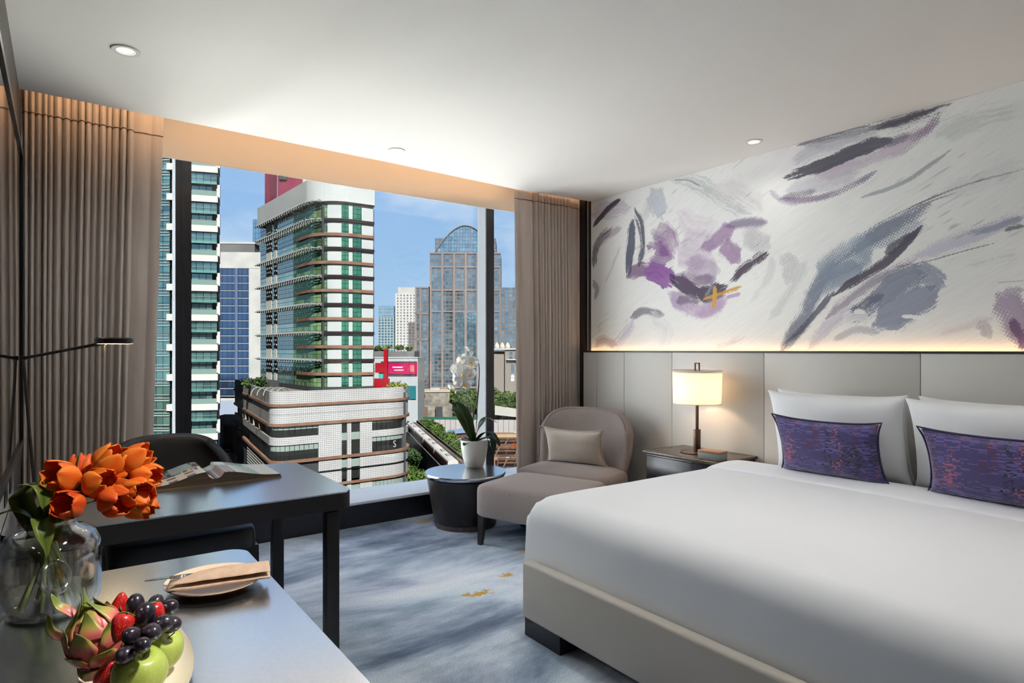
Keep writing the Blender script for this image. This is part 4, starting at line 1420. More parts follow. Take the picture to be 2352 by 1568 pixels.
PLANTD = foliage_mesh('planting_dark', 300, 0.35, 6, [(random.uniform(-3, 3), random.uniform(-1, 1), random.uniform(0.6, 2.2), 1.4, 1.0, 1.0) for _ in range(8)], E_leafd)
pl = bpy.data.objects.new('roof_planting', PLANTD); C.objects.link(pl); pl.location = cw(-65, 160, -9.8); pl.rotation_euler = (0, 0, -YAW)
tag(pl, 'dark shrubs on the podium roof beside the tower', 'plants', kind='stuff')

# ------------------------------------------------------------------ condominium on the left
cd = site('condominium', 'white condominium with green glass and stacked balconies at the left', 'building', -70, 134, GR)
E_cw = emat('condo_white', (246, 246, 242))
F_cg = facade('condo_glass', 1.4, 3.2, 0.09, 0.10, (36, 62, 62), (118, 168, 158), (26, 40, 40), gloss=0.28, tint=(0.7, 0.95, 0.9))
F_cgl = facade('condo_spandrel', 1.4, 0.6, 0.05, 0.05, (112, 168, 158), (140, 190, 178), (80, 130, 122), gloss=0.2, tint=(0.8, 1, 0.95))
E_rail = emat('condo_rail_glass', (150, 180, 172), 0.4)
FL = [(-67.5, 130.2), (-61.9, 131.9)]                  # balcony front line
prism('core', [(-80, 134.2), (-62.6, 134.2), (-73.5, 152), (-84, 152)], GR, 60, E_cw, cd)
prism('bay_core', [(-92, 131.2), (-71.2, 131.2), (-71.2, 140), (-92, 140)], GR, 60, E_dgrey, cd)
prism('white_pier', [(-70.3, 129.7), (-68.4, 129.9), (-68.4, 135), (-70.3, 135)], GR, 60, E_cw, cd)
BAY = [(-92.0, 130.0), (-71.0, 130.0)]
for k in range(-4, 8):
    t0 = 1.13 + 6.23 * k                               # top of the balcony parapet
    band('balcony_slab', FL, t0 - 1.32, t0, E_cw, cd, 0, 3.2)
    band('balcony_soffit', FL, t0 - 1.40, t0 - 1.32, E_conc, cd, -0.1, 3.0)
    band('balcony_rail', FL, t0, t0 + 1.0, E_rail, cd, -0.15, 0.06, 0.0, 5.6)
    band('rail_top', FL, t0 + 1.0, t0 + 1.08, E_silver, cd, -0.12, 0.12, 0.0, 5.8)
    back = [(-67.5, 132.0), (-61.9, 133.6)]
    band('window', back, t0, t0 + 2.7, F_cg, cd, 0, 0.2, 0, 4.0)
    band('side_pier', back, t0, t0 + 2.7, E_cw, cd, 0.4, 0.6, 4.9, 5.6)
    up = [(-67.5, 130.8), (-62.3, 132.3)]
    band('spandrel', up, t0 + 2.55, t0 + 3.15, F_cgl, cd, 0, 1.4)
    band('window', up, t0 + 3.15, t0 + 4.85, F_cg, cd, -0.05, 1.3)
    band('rail_top', up, t0 + 3.75, t0 + 3.82, E_silver, cd, 0.06, 0.1)
    band('cross_slab', [(-71.4, 129.5), (-70.0, 129.5)], t0 - 1.3, t0 + 0.05, E_cw, cd, 0, 1.5)
    for q in range(2):
        b0 = t0 + 0.75 + q * 3.115
        band('bay_window', BAY, b0 - 2.0, b0, F_cg, cd, 0, 0.3, 6, 21)
        band('bay_spandrel', BAY, b0, b0 + 0.55, F_cgl, cd, 0.0, 0.3, 6, 21)
        band('bay_window', BAY, b0 - 2.56, b0 - 2.0, F_cg, cd, 0, 0.3, 6, 21)
        for hh in (0.0, 0.55, -1.9): band('bay_rail', BAY, b0 + hh - 0.05, b0 + hh + 0.05, E_white, cd, 0.25, 0.25, 6, 21.1)

# ------------------------------------------------------------------ blue banded office block
bb = site('office_block', 'white office block with blue window bands behind the condominium', 'building', -120, 272, GR)
F_blue = facade('blue_window_band', 2.1, 3.24, 0.12, 0.10, (22, 34, 66), (48, 74, 120), (18, 26, 50), gloss=0.22, tint=(0.6, 0.78, 1.0))
prism('body', rect(-136, -108.9, 271.5, 20, 1.5), GR, 35.5, E_white, bb)
BF = [(-136.0, 271.0), (-108.9, 272.5)]
prism('roof_screen', rect(-130.5, -112.5, 273, 6, 1), 35.5, 46.5, E_grey, bb)
prism('roof_cap', rect(-131, -112, 272.8, 7, 1), 46.2, 47.0, E_white, bb)
band('parapet', BF, 35.3, 42.3, E_white, bb, 0.4, 3.0)
band('flank', BF, GR, 35.5, E_white, bb, 0.3, 1.0, 21.9, 27.1)
for k in range(17):
    h1 = 35.2 - k * 3.26
    band('window_band', BF, h1 - 2.95, h1, F_blue, bb, 0.1, 0.3, 0, 16.2)
    band('window_band', BF, h1 - 2.95, h1, F_blue, bb, 0.1, 0.3, 17.2, 21.8)
    band('sill_line', BF, h1 - 3.26, h1 - 2.95, E_silver, bb, 0.35, 0.5, 0, 21.9)
band('column', BF, -21, 35.3, emat('blue_grey_column', (120, 140, 180)), bb, 0.5, 0.6, 16.2, 17.2)
for h in (-25, -31): band('dark_opening', BF, h - 2.0, h, E_black, bb, 0.35, 0.1, 20.2, 22.0)
band('base_panel', BF, -46, -22, emat('pale_blue_wall', (190, 202, 226)), bb, 0.28, 0.3, 4, 20)

# glass high-rise peeping out between
gh = site('glass_high_rise', 'blue glass high-rise peeping out left of the green tower', 'building', -165, 405, GR)
F_sky = facade('sky_glass', 2.0, 3.4, 0.14, 0.16, (62, 104, 136), (104, 150, 176), (50, 80, 104), gloss=0.45, tint=(0.8, 0.95, 1.0))
prism('tower', rect(-167, -148, 404, 20, -3), GR, 84.0, F_sky, gh)
prism('annexe', rect(-174.2, -163, 396, 16, 1), GR, 65.0, F_sky, gh)
prism('corner_post', rect(-163.2, -162.2, 396, 2), GR, 65.3, E_white, gh)

# ------------------------------------------------------------------ rounded pinkish tower far back
ft = site('hotel_tower', 'tall grey pink tower with arched glass crown far behind', 'building', -40, 500, GR)
F_far = facade('far_bays', 3.0, 3.0, 0.5, 0.75, (44, 62, 76), (128, 160, 176), (138, 132, 130), gloss=0.25, tint=(0.8, 0.92, 1.0), k=EXK * 1.08)
F_farg = facade('far_curtain', 2.2, 3.0, 0.18, 0.22, (56, 84, 108), (150, 190, 208), (60, 84, 100), gloss=0.42, tint=(0.8, 0.95, 1.0), k=EXK * 1.08, warp=0.04)
E_pink = emat('pinkish_granite', (158, 146, 142), k=EXK * 1.20)
prism('body', rect(-65.5, -9.0, 500, 40, 0), GR, 77.2, F_far, ft)
prism('upper_body', rect(-61.5, -13.0, 501, 38, 0), 77.2, 89, F_far, ft)
prism('wing', rect(-77.8, -65.5, 504, 30, 0), GR, 50.0, F_far, ft)
prism('wing', rect(-9.0, 12.0, 504, 30, 0), GR, 50.0, F_far, ft)
FF = [(-65.5, 500.0), (-9.0, 500.0)]
for k in range(7):
    s = k * 9.3
    band('pier', FF, GR, 77.5 if 0 < k < 6 else 66, E_pink, ft, 0.9, 1.2, max(0, s - 0.2), min(56.5, s + 1.6))
for h in (47.5, 66.0, 77.0, -30.0, 30.5): band('belt', FF, h - 0.6, h + 0.6, E_pink, ft, 0.7, 1.0)
for h in (50.0, 29.0, 8.0): band('wing_belt', [(-77.8, 504.0), (-65.5, 504.0)], h - 0.6, h + 0.6, E_pink, ft, 0.6, 1.0)
for s in (0, 3.6, 10.6): band('wing_pier', [(-77.8, 504.0), (-65.5, 504.0)], GR, 50, E_pink, ft, 0.6, 1.0, s, s + 1.3)
for k in (2, 3, 4): band('tall_glazing', FF, -28, 30, F_farg, ft, 0.5, 0.6, k * 9.3 + 1.6, k * 9.3 + 9.1)
cv, cf, cuv = [], [], []
arc = [(-61.5 + 48.5 * i / 20, 77.6 + 21.5 * max(0, math.sin(PI * (0.115 + 0.77 * i / 20)) - 0.354) / 0.646) for i in range(21)]
for d in (500.6, 530.0):
    for a, h in arc: cv.append(cw(a, d, max(h, 77.8)))
    for a, h in arc: cv.append(cw(a, d, 77.3))
for i in range(20):
    cf.append((21 + i, 22 + i, i + 1, i)); cuv.append([(arc[i][0], 77), (arc[i + 1][0], 77), (arc[i + 1][0], arc[i + 1][1]), (arc[i][0], arc[i][1])])
    cf.append((i, i + 1, 42 + i + 1, 42 + i)); cuv.append([(0, 0)] * 4)
obj('arched_crown', cv, cf, F_farg, ft, True, uvs=cuv)
tube('crown_rim', [cw(a, 500.2, max(h, 77.8)) for a, h in arc], 0.55, E_pink, ft, True, 6)
for k in (1, 2, 3, 4): band('crown_rib', FF, 77, 78 + 19.5 * math.sin(PI * k / 5.2) ** 0.7, E_pink, ft, 0.3, 0.8, k * 9.3 + 4.6, k * 9.3 + 5.2)

# residential towers on the skyline
F_teal = facade('teal_balconies', 3.4, 3.1, 1.0, 0.9, (52, 92, 112), (96, 140, 156), (196, 210, 212), gloss=0.15)
F_wht = facade('white_balconies', 3.6, 3.2, 1.9, 1.3, (120, 122, 126), (190, 190, 192), (240, 240, 238), gloss=0.05)
F_drk = facade('dark_office', 3.0, 3.6, 0.2, 0.5, (26, 40, 58), (70, 92, 112), (150, 164, 172), gloss=0.3, tint=(0.8, 0.9, 1))
F_pal = facade('pale_office', 3.0, 3.6, 0.25, 0.6, (110, 150, 172), (150, 186, 202), (180, 204, 212), gloss=0.35)
t = site('apartment_tower', 'teal apartment tower on the skyline right of the green tower', 'building', -140, 700, GR)
prism('body', rect(-150, -130, 700, 25), GR, 36, F_teal, t); prism('crown_frame', rect(-149.5, -131, 701, 20), 36, 49, F_pal, t)
t = site('apartment_tower', 'white apartment tower with stacked balconies on the skyline', 'building', -118, 690, GR)
prism('body', rect(-128.5, -104, 690, 25), GR, 62, F_wht, t); prism('roof_tier', rect(-126, -104, 693, 20), 62, 69, E_white, t)
t = site('apartment_tower', 'brown grey apartment tower in front of the white one', 'building', -106, 640, GR)
prism('body', rect(-106, -94, 640, 25), GR, 28, facade('brown_flats', 3, 3, 1.0, 0.8, (92, 84, 84), (140, 132, 130), (158, 150, 146), gloss=0.1), t)
t = site('dark_tower', 'dark stepped glass tower right of the window post', 'building', -8, 620, GR)
prism('body', rect(-22, -6.5, 620, 25), GR, 35, F_drk, t); prism('upper_tier', rect(-22, -12.0, 622, 20), 35, 62, F_drk, t); prism('mast_tier', rect(-17, -12.5, 624, 10), 62, 66, F_drk, t)
t = site('pale_stepped_tower', 'pale stepped glass tower beside the right curtain', 'building', 4, 660, GR)
for a0, a1, h in ((-8, -0.5, 46), (-8, 2.0, 30), (-8, 6.5, 14), (-8, 22, 3)): prism('tier', rect(a0, a1, 660 - h * 0.05, 20), GR, h, F_pal, t)

# beige building with three roof domes
be = site('beige_building', 'beige building with three pale roof domes by the right curtain', 'building', 0, 400, GR)
E_beige = emat('beige_stone', (176, 168, 158))
prism('body', rect(-12, 26, 400, 30), GR, -1.0, E_beige, be)
prism('front_block', rect(-4.5, 26, 398, 4), GR, 0.0, E_beige, be)
prism('roof_slab', rect(-12, 26, 397, 8), 0.0, 1.0, E_white, be)
prism('cornice', rect(-3.6, 26, 397, 2), -6.6, -5.8, E_white, be)
for r_, (h0, h1) in enumerate(((-3.6, -1.4), (-5.6, -4.3), (-14.5, -9.2), (-20.2, -15.2))):
    for c_ in range(5): prism('window', rect((-1.8 if r_ < 2 else -0.8) + c_ * 3.5, (0.4 if r_ < 2 else 1.4) + c_ * 3.5, 397.8, 0.6), h0, h1, F_drk, be)
for k in range(10): prism('grille_pane', rect(-3.4 + k * 1.25, -2.5 + k * 1.25, 397.7, 0.6), -8.3, -6.7, E_black, be)
for k in range(3):
    lathe('dome', [(1.6, 0), (1.75, 0.9), (1.6, 1.9), (0.9, 3.2), (0.0, 4.4)], emat('dome_cream', (240, 234, 214)), be, at=[c - XF[be.name].translation[i] for i, c in enumerate(cw(-9.6 + k * 3.4, 399, 0.6))], n=16)

# ------------------------------------------------------------------ mall with pink billboard
ml = site('shopping_mall', 'pale mall with pink billboard in front of the far tower', 'building', -58, 330, GR)
E_mall = emat('mall_panel', (214, 222, 226))
prism('body', rect(-80, -49.6, 330, 25), GR, -4.2, E_mall, ml)
prism('roof_storey', rect(-78, -52, 334, 18), -4.2, -0.8, E_grey, ml)
prism('roof_lip', rect(-80.2, -49.4, 329.7, 2), -4.4, -3.8, E_white, ml)
prism('billboard', rect(-65.4, -49.8, 329.4, 0.6), -12.8, -6.9, emat('billboard_magenta', (222, 28, 104), 0.5), ml)
prism('billboard', rect(-66.2, -64.8, 329.5, 0.5), -9.4, -6.9, emat('billboard_magenta_tab', (222, 28, 104), 0.5), ml)
prism('shadow_gap', rect(-69, -50, 329.7, 0.3), -6.8, -6.1, E_dgrey, ml)
prism('shadow_gap', rect(-69, -50, 329.7, 0.3), -13.8, -12.9, E_dgrey, ml)
prism('shopfront', rect(-56, -50.5, 329.5, 0.4), -26, -19, emat('shopfront_teal', (60, 140, 150)), ml)
for k, (tx, sz, hh) in enumerate((('MEGASALE', 1.15, -9.2), ('UP TO 50%', 0.9, -10.7))):
    prism('print_line', rect(-62.8 + k * 0.9, -57.4 + k * 0.4, 329.2, 0.15), hh - sz * 0.35, hh + sz * 0.35, emat('print_white', (250, 226, 236)), ml)
prism('print_crest', rect(-53.4, -51.3, 329.2, 0.15), -11.6, -8.0, emat('print_gold', (226, 150, 140)), ml)
text_obj('letter_e', 'E', 4.6, E_dgrey, ml, cw(-73.2, 329.6, -9.8), dirw(1, 0), (0, 0, 1))
HEDGE = foliage_mesh('roof_hedge', 420, 0.7, 8, [(random.uniform(-11, 11), random.uniform(-1.5, 1.5), random.uniform(0.8, 2.4), 2.2, 1.4, 1.2) for _ in range(16)], E_leaf)
hd = bpy.data.objects.new('roof_hedge', HEDGE); C.objects.link(hd); hd.location = cw(-63.5, 338, -0.8); hd.rotation_euler = (0, 0, -YAW)
tag(hd, 'green roof garden on top of the mall', 'plants', kind='stuff')

# ------------------------------------------------------------------ small street buildings left of the podium
sb = site('street_block', 'grey street block between the condominium and the podium', 'building', -85, 195, GR)
prism('block', rect(-98, -84, 196, 18), GR, -22.0, E_grey, sb)
prism('block', rect(-86.5, -81.5, 190, 12), GR, -24.0, E_conc, sb)
for k in range(5):
    prism('window', rect(-94, -89.0, 195.6, 0.5), -28.6 - k * 3.6, -26.6 - k * 3.6, E_glassl, sb)
    prism('window', rect(-84.8, -82.0, 189.6, 0.5), -29.6 - k * 3.4, -27.8 - k * 3.4, E_glassl, sb)
ds = site('sign_tower', 'slim dark tower with small white signs beside the podium', 'building', -85, 184, GR)
prism('shaft', rect(-84.6, -82.0, 184, 4), GR, -22.4, E_black, ds)
prism('flank', rect(-86.8, -84.6, 187, 3, -3), GR, -22.2, emat('blue_grey_flank', (96, 108, 140)), ds)
for k, hh in enumerate((-29.6, -30.6, -33.4, -34.3)): prism('sign_line', rect(-84.1, -82.6, 183.8, 0.2), hh, hh + 0.45, E_offw, ds)
lp = site('lamp_mast', 'tall floodlight mast by the blue office block', 'mast', -97, 236, -45)
tube('pole', [cw(-103.6, 240, -44), cw(-103.6, 240, -20.2)], 0.16, E_silver, lp, True, 6)
prism('floodlight', rect(-104.3, -102.8, 239.6, 0.8), -20.6, -19.0, E_dgrey, lp)

# ------------------------------------------------------------------ elevated railway and train
RAILDIR = Vector((27.8, -95.0)).normalized()
R0 = Vector((-44.3, 276.0)) - RAILDIR * 60
def along(s, off, h):
    p = R0 + RAILDIR * s + Vector((-RAILDIR.y, RAILDIR.x)) * off
    return cw(p.x, p.y, h)
def beam(name, s0, s1, o0, o1, h0, h1, m, parent):
    v = [along(s, o, h) for h in (h0, h1) for (s, o) in ((s0, o0), (s1, o0), (s1, o1), (s0, o1))]
    return obj(name, v, [(3, 2, 1, 0), (4, 5, 6, 7), (0, 1, 5, 4), (1, 2, 6, 5), (2, 3, 7, 6), (3, 0, 4, 7)], m, parent, True)
via = site('elevated_railway', 'concrete elevated railway running past the podium', 'viaduct', -30, 228, GR)
E_via = emat('viaduct_concrete', (150, 144, 134), rgb2=(110, 106, 98), nscale=0.2)
E_track = emat('rusty_track', (120, 66, 50))
beam('deck', 26, 260, -2.6, 7.0, -36.9, -35.9, E_via, via)
beam('parapet', 26, 260, -2.8, -2.4, -36.9, -34.9, E_via, via)
beam('parapet', 26, 260, 6.8, 7.2, -36.9, -34.9, E_via, via)
for o in (-0.8, 0.8, 3.6, 5.2): beam('rail', 26, 260, o - 0.12, o + 0.12, -35.9, -35.65, E_track, via)
beam('walkway', 26, 260, 2.2, 2.9, -35.9, -35.1, E_track, via)
for k in range(7): beam('pier', 32 + k * 32, 34.2 + k * 32, 1.0, 3.4, GR, -36.9, E_via, via)
trn = site('train', 'red and white commuter train on the elevated railway', 'train', -30, 228, -36)
E_tred = emat('train_red', (190, 62, 46), 0.45, rgb2=(160, 48, 40), nscale=0.5)
E_twh = emat('train_white', (244, 242, 238), 0.45)
for k in range(4):
    s0 = 57 + k * 25.0; s1 = s0 + 24.3
    c_ = thing('train_car', None, None, along((s0 + s1) / 2, 0, -35.9)); c_.parent = trn
    c_.matrix_parent_inverse = XF[trn.name].inverted()
    prof = [(-1.55, -35.4), (-1.6, -33.6), (-1.45, -32.6), (-0.9, -32.2), (0.9, -32.2), (1.45, -32.6), (1.6, -33.6), (1.55, -35.4)]
    n = len(prof)
    v = [along(s, o, h) for s in (s0, s1) for o, h in prof]
    f = [(i, i + 1, n + i + 1, n + i) for i in range(n - 1)] + [tuple(range(n))[::-1], tuple(range(n, 2 * n))]
    body = obj('car_body', v, f, E_twh, c_, True)
    if k > 0:
        for sd in (-1.66, 1.60): beam('side_panel', s0 + 0.4, s1 - 0.4, sd, sd + 0.06, -35.3, -33.0, E_tred, c_)
    else:
        beam('side_panel', s0 + 8, s0 + 13, -1.66, -1.60, -35.2, -33.4, emat('train_graphic', (150, 70, 80)), c_)
        beam('side_panel', s0 + 16, s1 - 0.4, -1.66, -1.60, -35.2, -33.4, E_dgrey, c_)
    for q in range(6): beam('window', s0 + 1.5 + q * 3.8, s0 + 3.9 + q * 3.8, -1.70, -1.64, -34.4, -33.5, E_dgrey, c_)
    beam('roof_unit', s0 + 5, s0 + 9, -0.6, 0.6, -32.2, -31.95, E_silver, c_)
    beam('roof_unit', s0 + 14, s0 + 18, -0.6, 0.6, -32.2, -31.95, E_silver, c_)

# ------------------------------------------------------------------ old low building, hoardings, building site
ob = site('old_building', 'weathered low grey building beyond the railway', 'building', -58, 400, GR)
E_old = emat('weathered_wall', (190, 184, 172), rgb2=(136, 130, 122), nscale=0.25)
prism('block', rect(-68, -40, 395, 16, 6), GR, -27.0, E_old, ob)
prism('roof', rect(-68.4, -39.5, 394.5, 18, 6), -27.0, -25.8, emat('pale_roof', (222, 208, 184)), ob)
prism('front_wing', rect(-62, -36, 372, 14, 6), GR, -33.0, E_old, ob)
prism('rust_panel', rect(-58, -50, 370.6, 0.6, 1.8), GR + 4, -34.0, emat('rust_brown', (150, 116, 98)), ob)
prism('dark_door', rect(-45.5, -41.5, 373.4, 0.6, 0.9), GR + 3, -34.0, E_dgrey, ob)
prism('roof_shed', rect(-52, -46, 398, 4, 1), -25.8, -24.4, E_white, ob)
prism('rust_sign', rect(-65, -55, 395.1, 0.4, 2), -30.0, -28.2, E_track, ob)
ho = site('hoarding', 'white panelled hoarding around the building site', 'fence', -20, 345, GR)
E_hoard = emat('hoarding_sheet', (216, 212, 212)); E_hpost = emat('hoarding_post', (160, 120, 116))
HP = [(-52.0, 350.0), (22.0, 346.0)]
for k in range(25): band('sheet', HP, GR, GR + 7.2, E_hoard, ho, 0, 0.2, k * 2.96 + 0.12, (k + 1) * 2.96)
for k in range(26): band('post', HP, GR, GR + 7.4, E_hpost, ho, 0.12, 0.2, max(0, k * 2.96 - 0.06), k * 2.96 + 0.12)
band('green_capping', HP, GR + 7.2, GR + 8.6, emat('green_netting', (60, 128, 104)), ho, 0.1, 0.3, 0, 38)
rm = site('footbridge_ramp', 'pale concrete ramp behind the hoarding by the right curtain', 'ramp', 8, 368, GR)
v = [cw(a, d, h) for d in (366, 371) for a, h in ((-10, -38), (-10, -33.0), (30, -42), (30, -39.0))]
obj('ramp_wall', v, [(0, 2, 3, 1), (4, 5, 7, 6), (1, 3, 7, 5), (0, 1, 5, 4), (2, 6, 7, 3)], E_offw, rm, True)
h2 = site('hoarding', 'upper white hoarding behind the concrete ramp', 'fence', 8, 378, GR)
for k in range(13): band('sheet', [(-14, 378), (25, 378)], GR + 7, GR + 12.5, E_hoard, h2, 0, 0.2, k * 3 + 0.1, k * 3 + 2.95)

E_sand = emat('sandy_soil', (206, 168, 140), rgb2=(168, 128, 102), nscale=0.2)
E_pit = emat('pit_dark', (60, 48, 44), rgb2=(36, 30, 30), nscale=0.4)
E_steel = emat('rusty_steel', (150, 112, 92), rgb2=(104, 78, 66), nscale=0.5)
bs = site('building_site', 'sandy building site with dark excavation pits and steel props', 'building site', -8, 270, GR)
prism('soil', [(-48, 345), (-8, 200), (40, 190), (60, 345)], GR, GR + 0.5, E_sand, bs)
for (a0, a1, d0, d1) in ((-33, -18, 282, 312), (-14, 18, 296, 318), (-10, 24, 266, 288), (-6, 26, 238, 258), (2, 30, 214, 228)):
    z = GR + 0.55
    o = obj('pit', [cw(a0, d0, z), cw(a1, d0, z), cw(a1 + 1, d1, z), cw(a0 - 1, d1, z)], [(0, 1, 2, 3)], E_pit, bs, True)
    for d in (d0, d1): band('pit_beam', [(a0, d), (a1, d)], GR + 0.5, GR + 1.5, E_steel, bs, 0, 0.6)
    for a in (a0, a1): band('pit_beam', [(a, d1), (a, d0)], GR + 0.5, GR + 1.5, E_steel, bs, 0, 0.6)
    n = max(2, int((a1 - a0) / 4))
    for k in range(1, n):
        a = a0 + (a1 - a0) * k / n
        band('prop', [(a, d1), (a - 1.5, d0)], GR + 1.0, GR + 1.5, E_conc if k % 2 else E_steel, bs, 0, 0.35)
    m_ = (d0 + d1) / 2
    band('prop', [(a0, m_), (a1, m_ + 1)], GR + 1.0, GR + 1.6, E_steel, bs, 0, 0.4)
band('low_wall', [(-46, 325), (40, 322)], GR + 0.5, GR + 2.4, emat('cream_wall', (226, 196, 160)), bs, 0, 0.5)
for k in range(26):
    a = random.uniform(-40, 38); d = random.choice((random.uniform(318, 344), random.uniform(290, 296), random.uniform(259, 265)))
    s_ = random.uniform(0.8, 2.4)
    prism('material_stack', rect(a, a + s_ * 1.6, d, s_), GR + 0.5, GR + 0.5 + random.uniform(0.6, 1.8), random.choice((E_dgrey, E_offw, E_steel, E_grey)), bs)
tp = site('tarpaulin_shed', 'shed under a blue tarpaulin on the building site', 'shed', -30, 318, GR)
prism('shed_box', rect(-33, -23, 318, 6), GR, GR + 3.6, E_steel, tp)
v = [cw(-35, 316.5, GR + 3.4), cw(-23, 317, GR + 4.2), cw(-22, 325, GR + 5.6), cw(-33, 324.5, GR + 4.6)]
obj('tarpaulin', v + [(p[0], p[1], p[2] - 0.15) for p in v], [(0, 1, 2, 3), (7, 6, 5, 4), (0, 4, 5, 1), (1, 5, 6, 2), (2, 6, 7, 3), (3, 7, 4, 0)], emat('tarp_blue', (150, 180, 214)), tp, True)
mx = site('cement_mixer', 'orange concrete mixer on the building site', 'machine', 4, 292, GR)
prism('chassis', rect(0, 4.5, 291, 2.4), GR + 0.6, GR + 2.2, emat('mixer_orange', (196, 84, 50)), mx)
lathe('drum', [(0, 0), (0.9, 0.3), (1.3, 1.4), (0.7, 2.8), (0, 3.0)], E_offw, mx, at=[c - XF[mx.name].translation[i] for i, c in enumerate(cw(4.0, 292, GR + 1.6))], n=14)

# trees: along the railway, behind the site, and beside the podium foot
random.seed(21)
for k in range(12):
    a = -33 + k * 4.4 + random.uniform(-1.5, 1.5)
    tree(a, random.uniform(392, 410) if a < -20 else random.uniform(386, 389), GR, random.uniform(1.5, 2.0), k % 3, 'big leafy tree in the belt behind the building site', 'trees behind the building site', random.uniform(0, 6))
for k in range(9):
    tree(-27 + k * 5.0 + random.uniform(-1, 1), random.uniform(380, 383), GR, random.uniform(1.35, 1.7), (k + 1) % 3, 'big leafy tree in the belt behind the building site', 'trees behind the building site', random.uniform(0, 6))
for k in range(10):
    p = R0 + RAILDIR * (20 + k * 12) + Vector((-RAILDIR.y, RAILDIR.x)) * random.uniform(11.5, 14)
    tree(p.x, p.y, GR, random.uniform(0.85, 1.15), k % 3, 'bushy tree on the far side of the elevated railway', 'trees along the railway', random.uniform(0, 6))
for k in range(14):
    p = R0 + RAILDIR * (30 + k * 9.5) + Vector((-RAILDIR.y, RAILDIR.x)) * random.uniform(-13, -7)
    tree(p.x, p.y, GR, random.uniform(0.8, 1.1), (k + 1) % 3, 'street tree between the podium and the elevated railway', 'street trees by the podium', random.uniform(0, 6))
for k in range(6):
    tree(-66 + k * 5, random.uniform(430, 445), GR, 1.6, k % 3, 'tree at the foot of the far tower', 'trees below the far tower', random.uniform(0, 6))
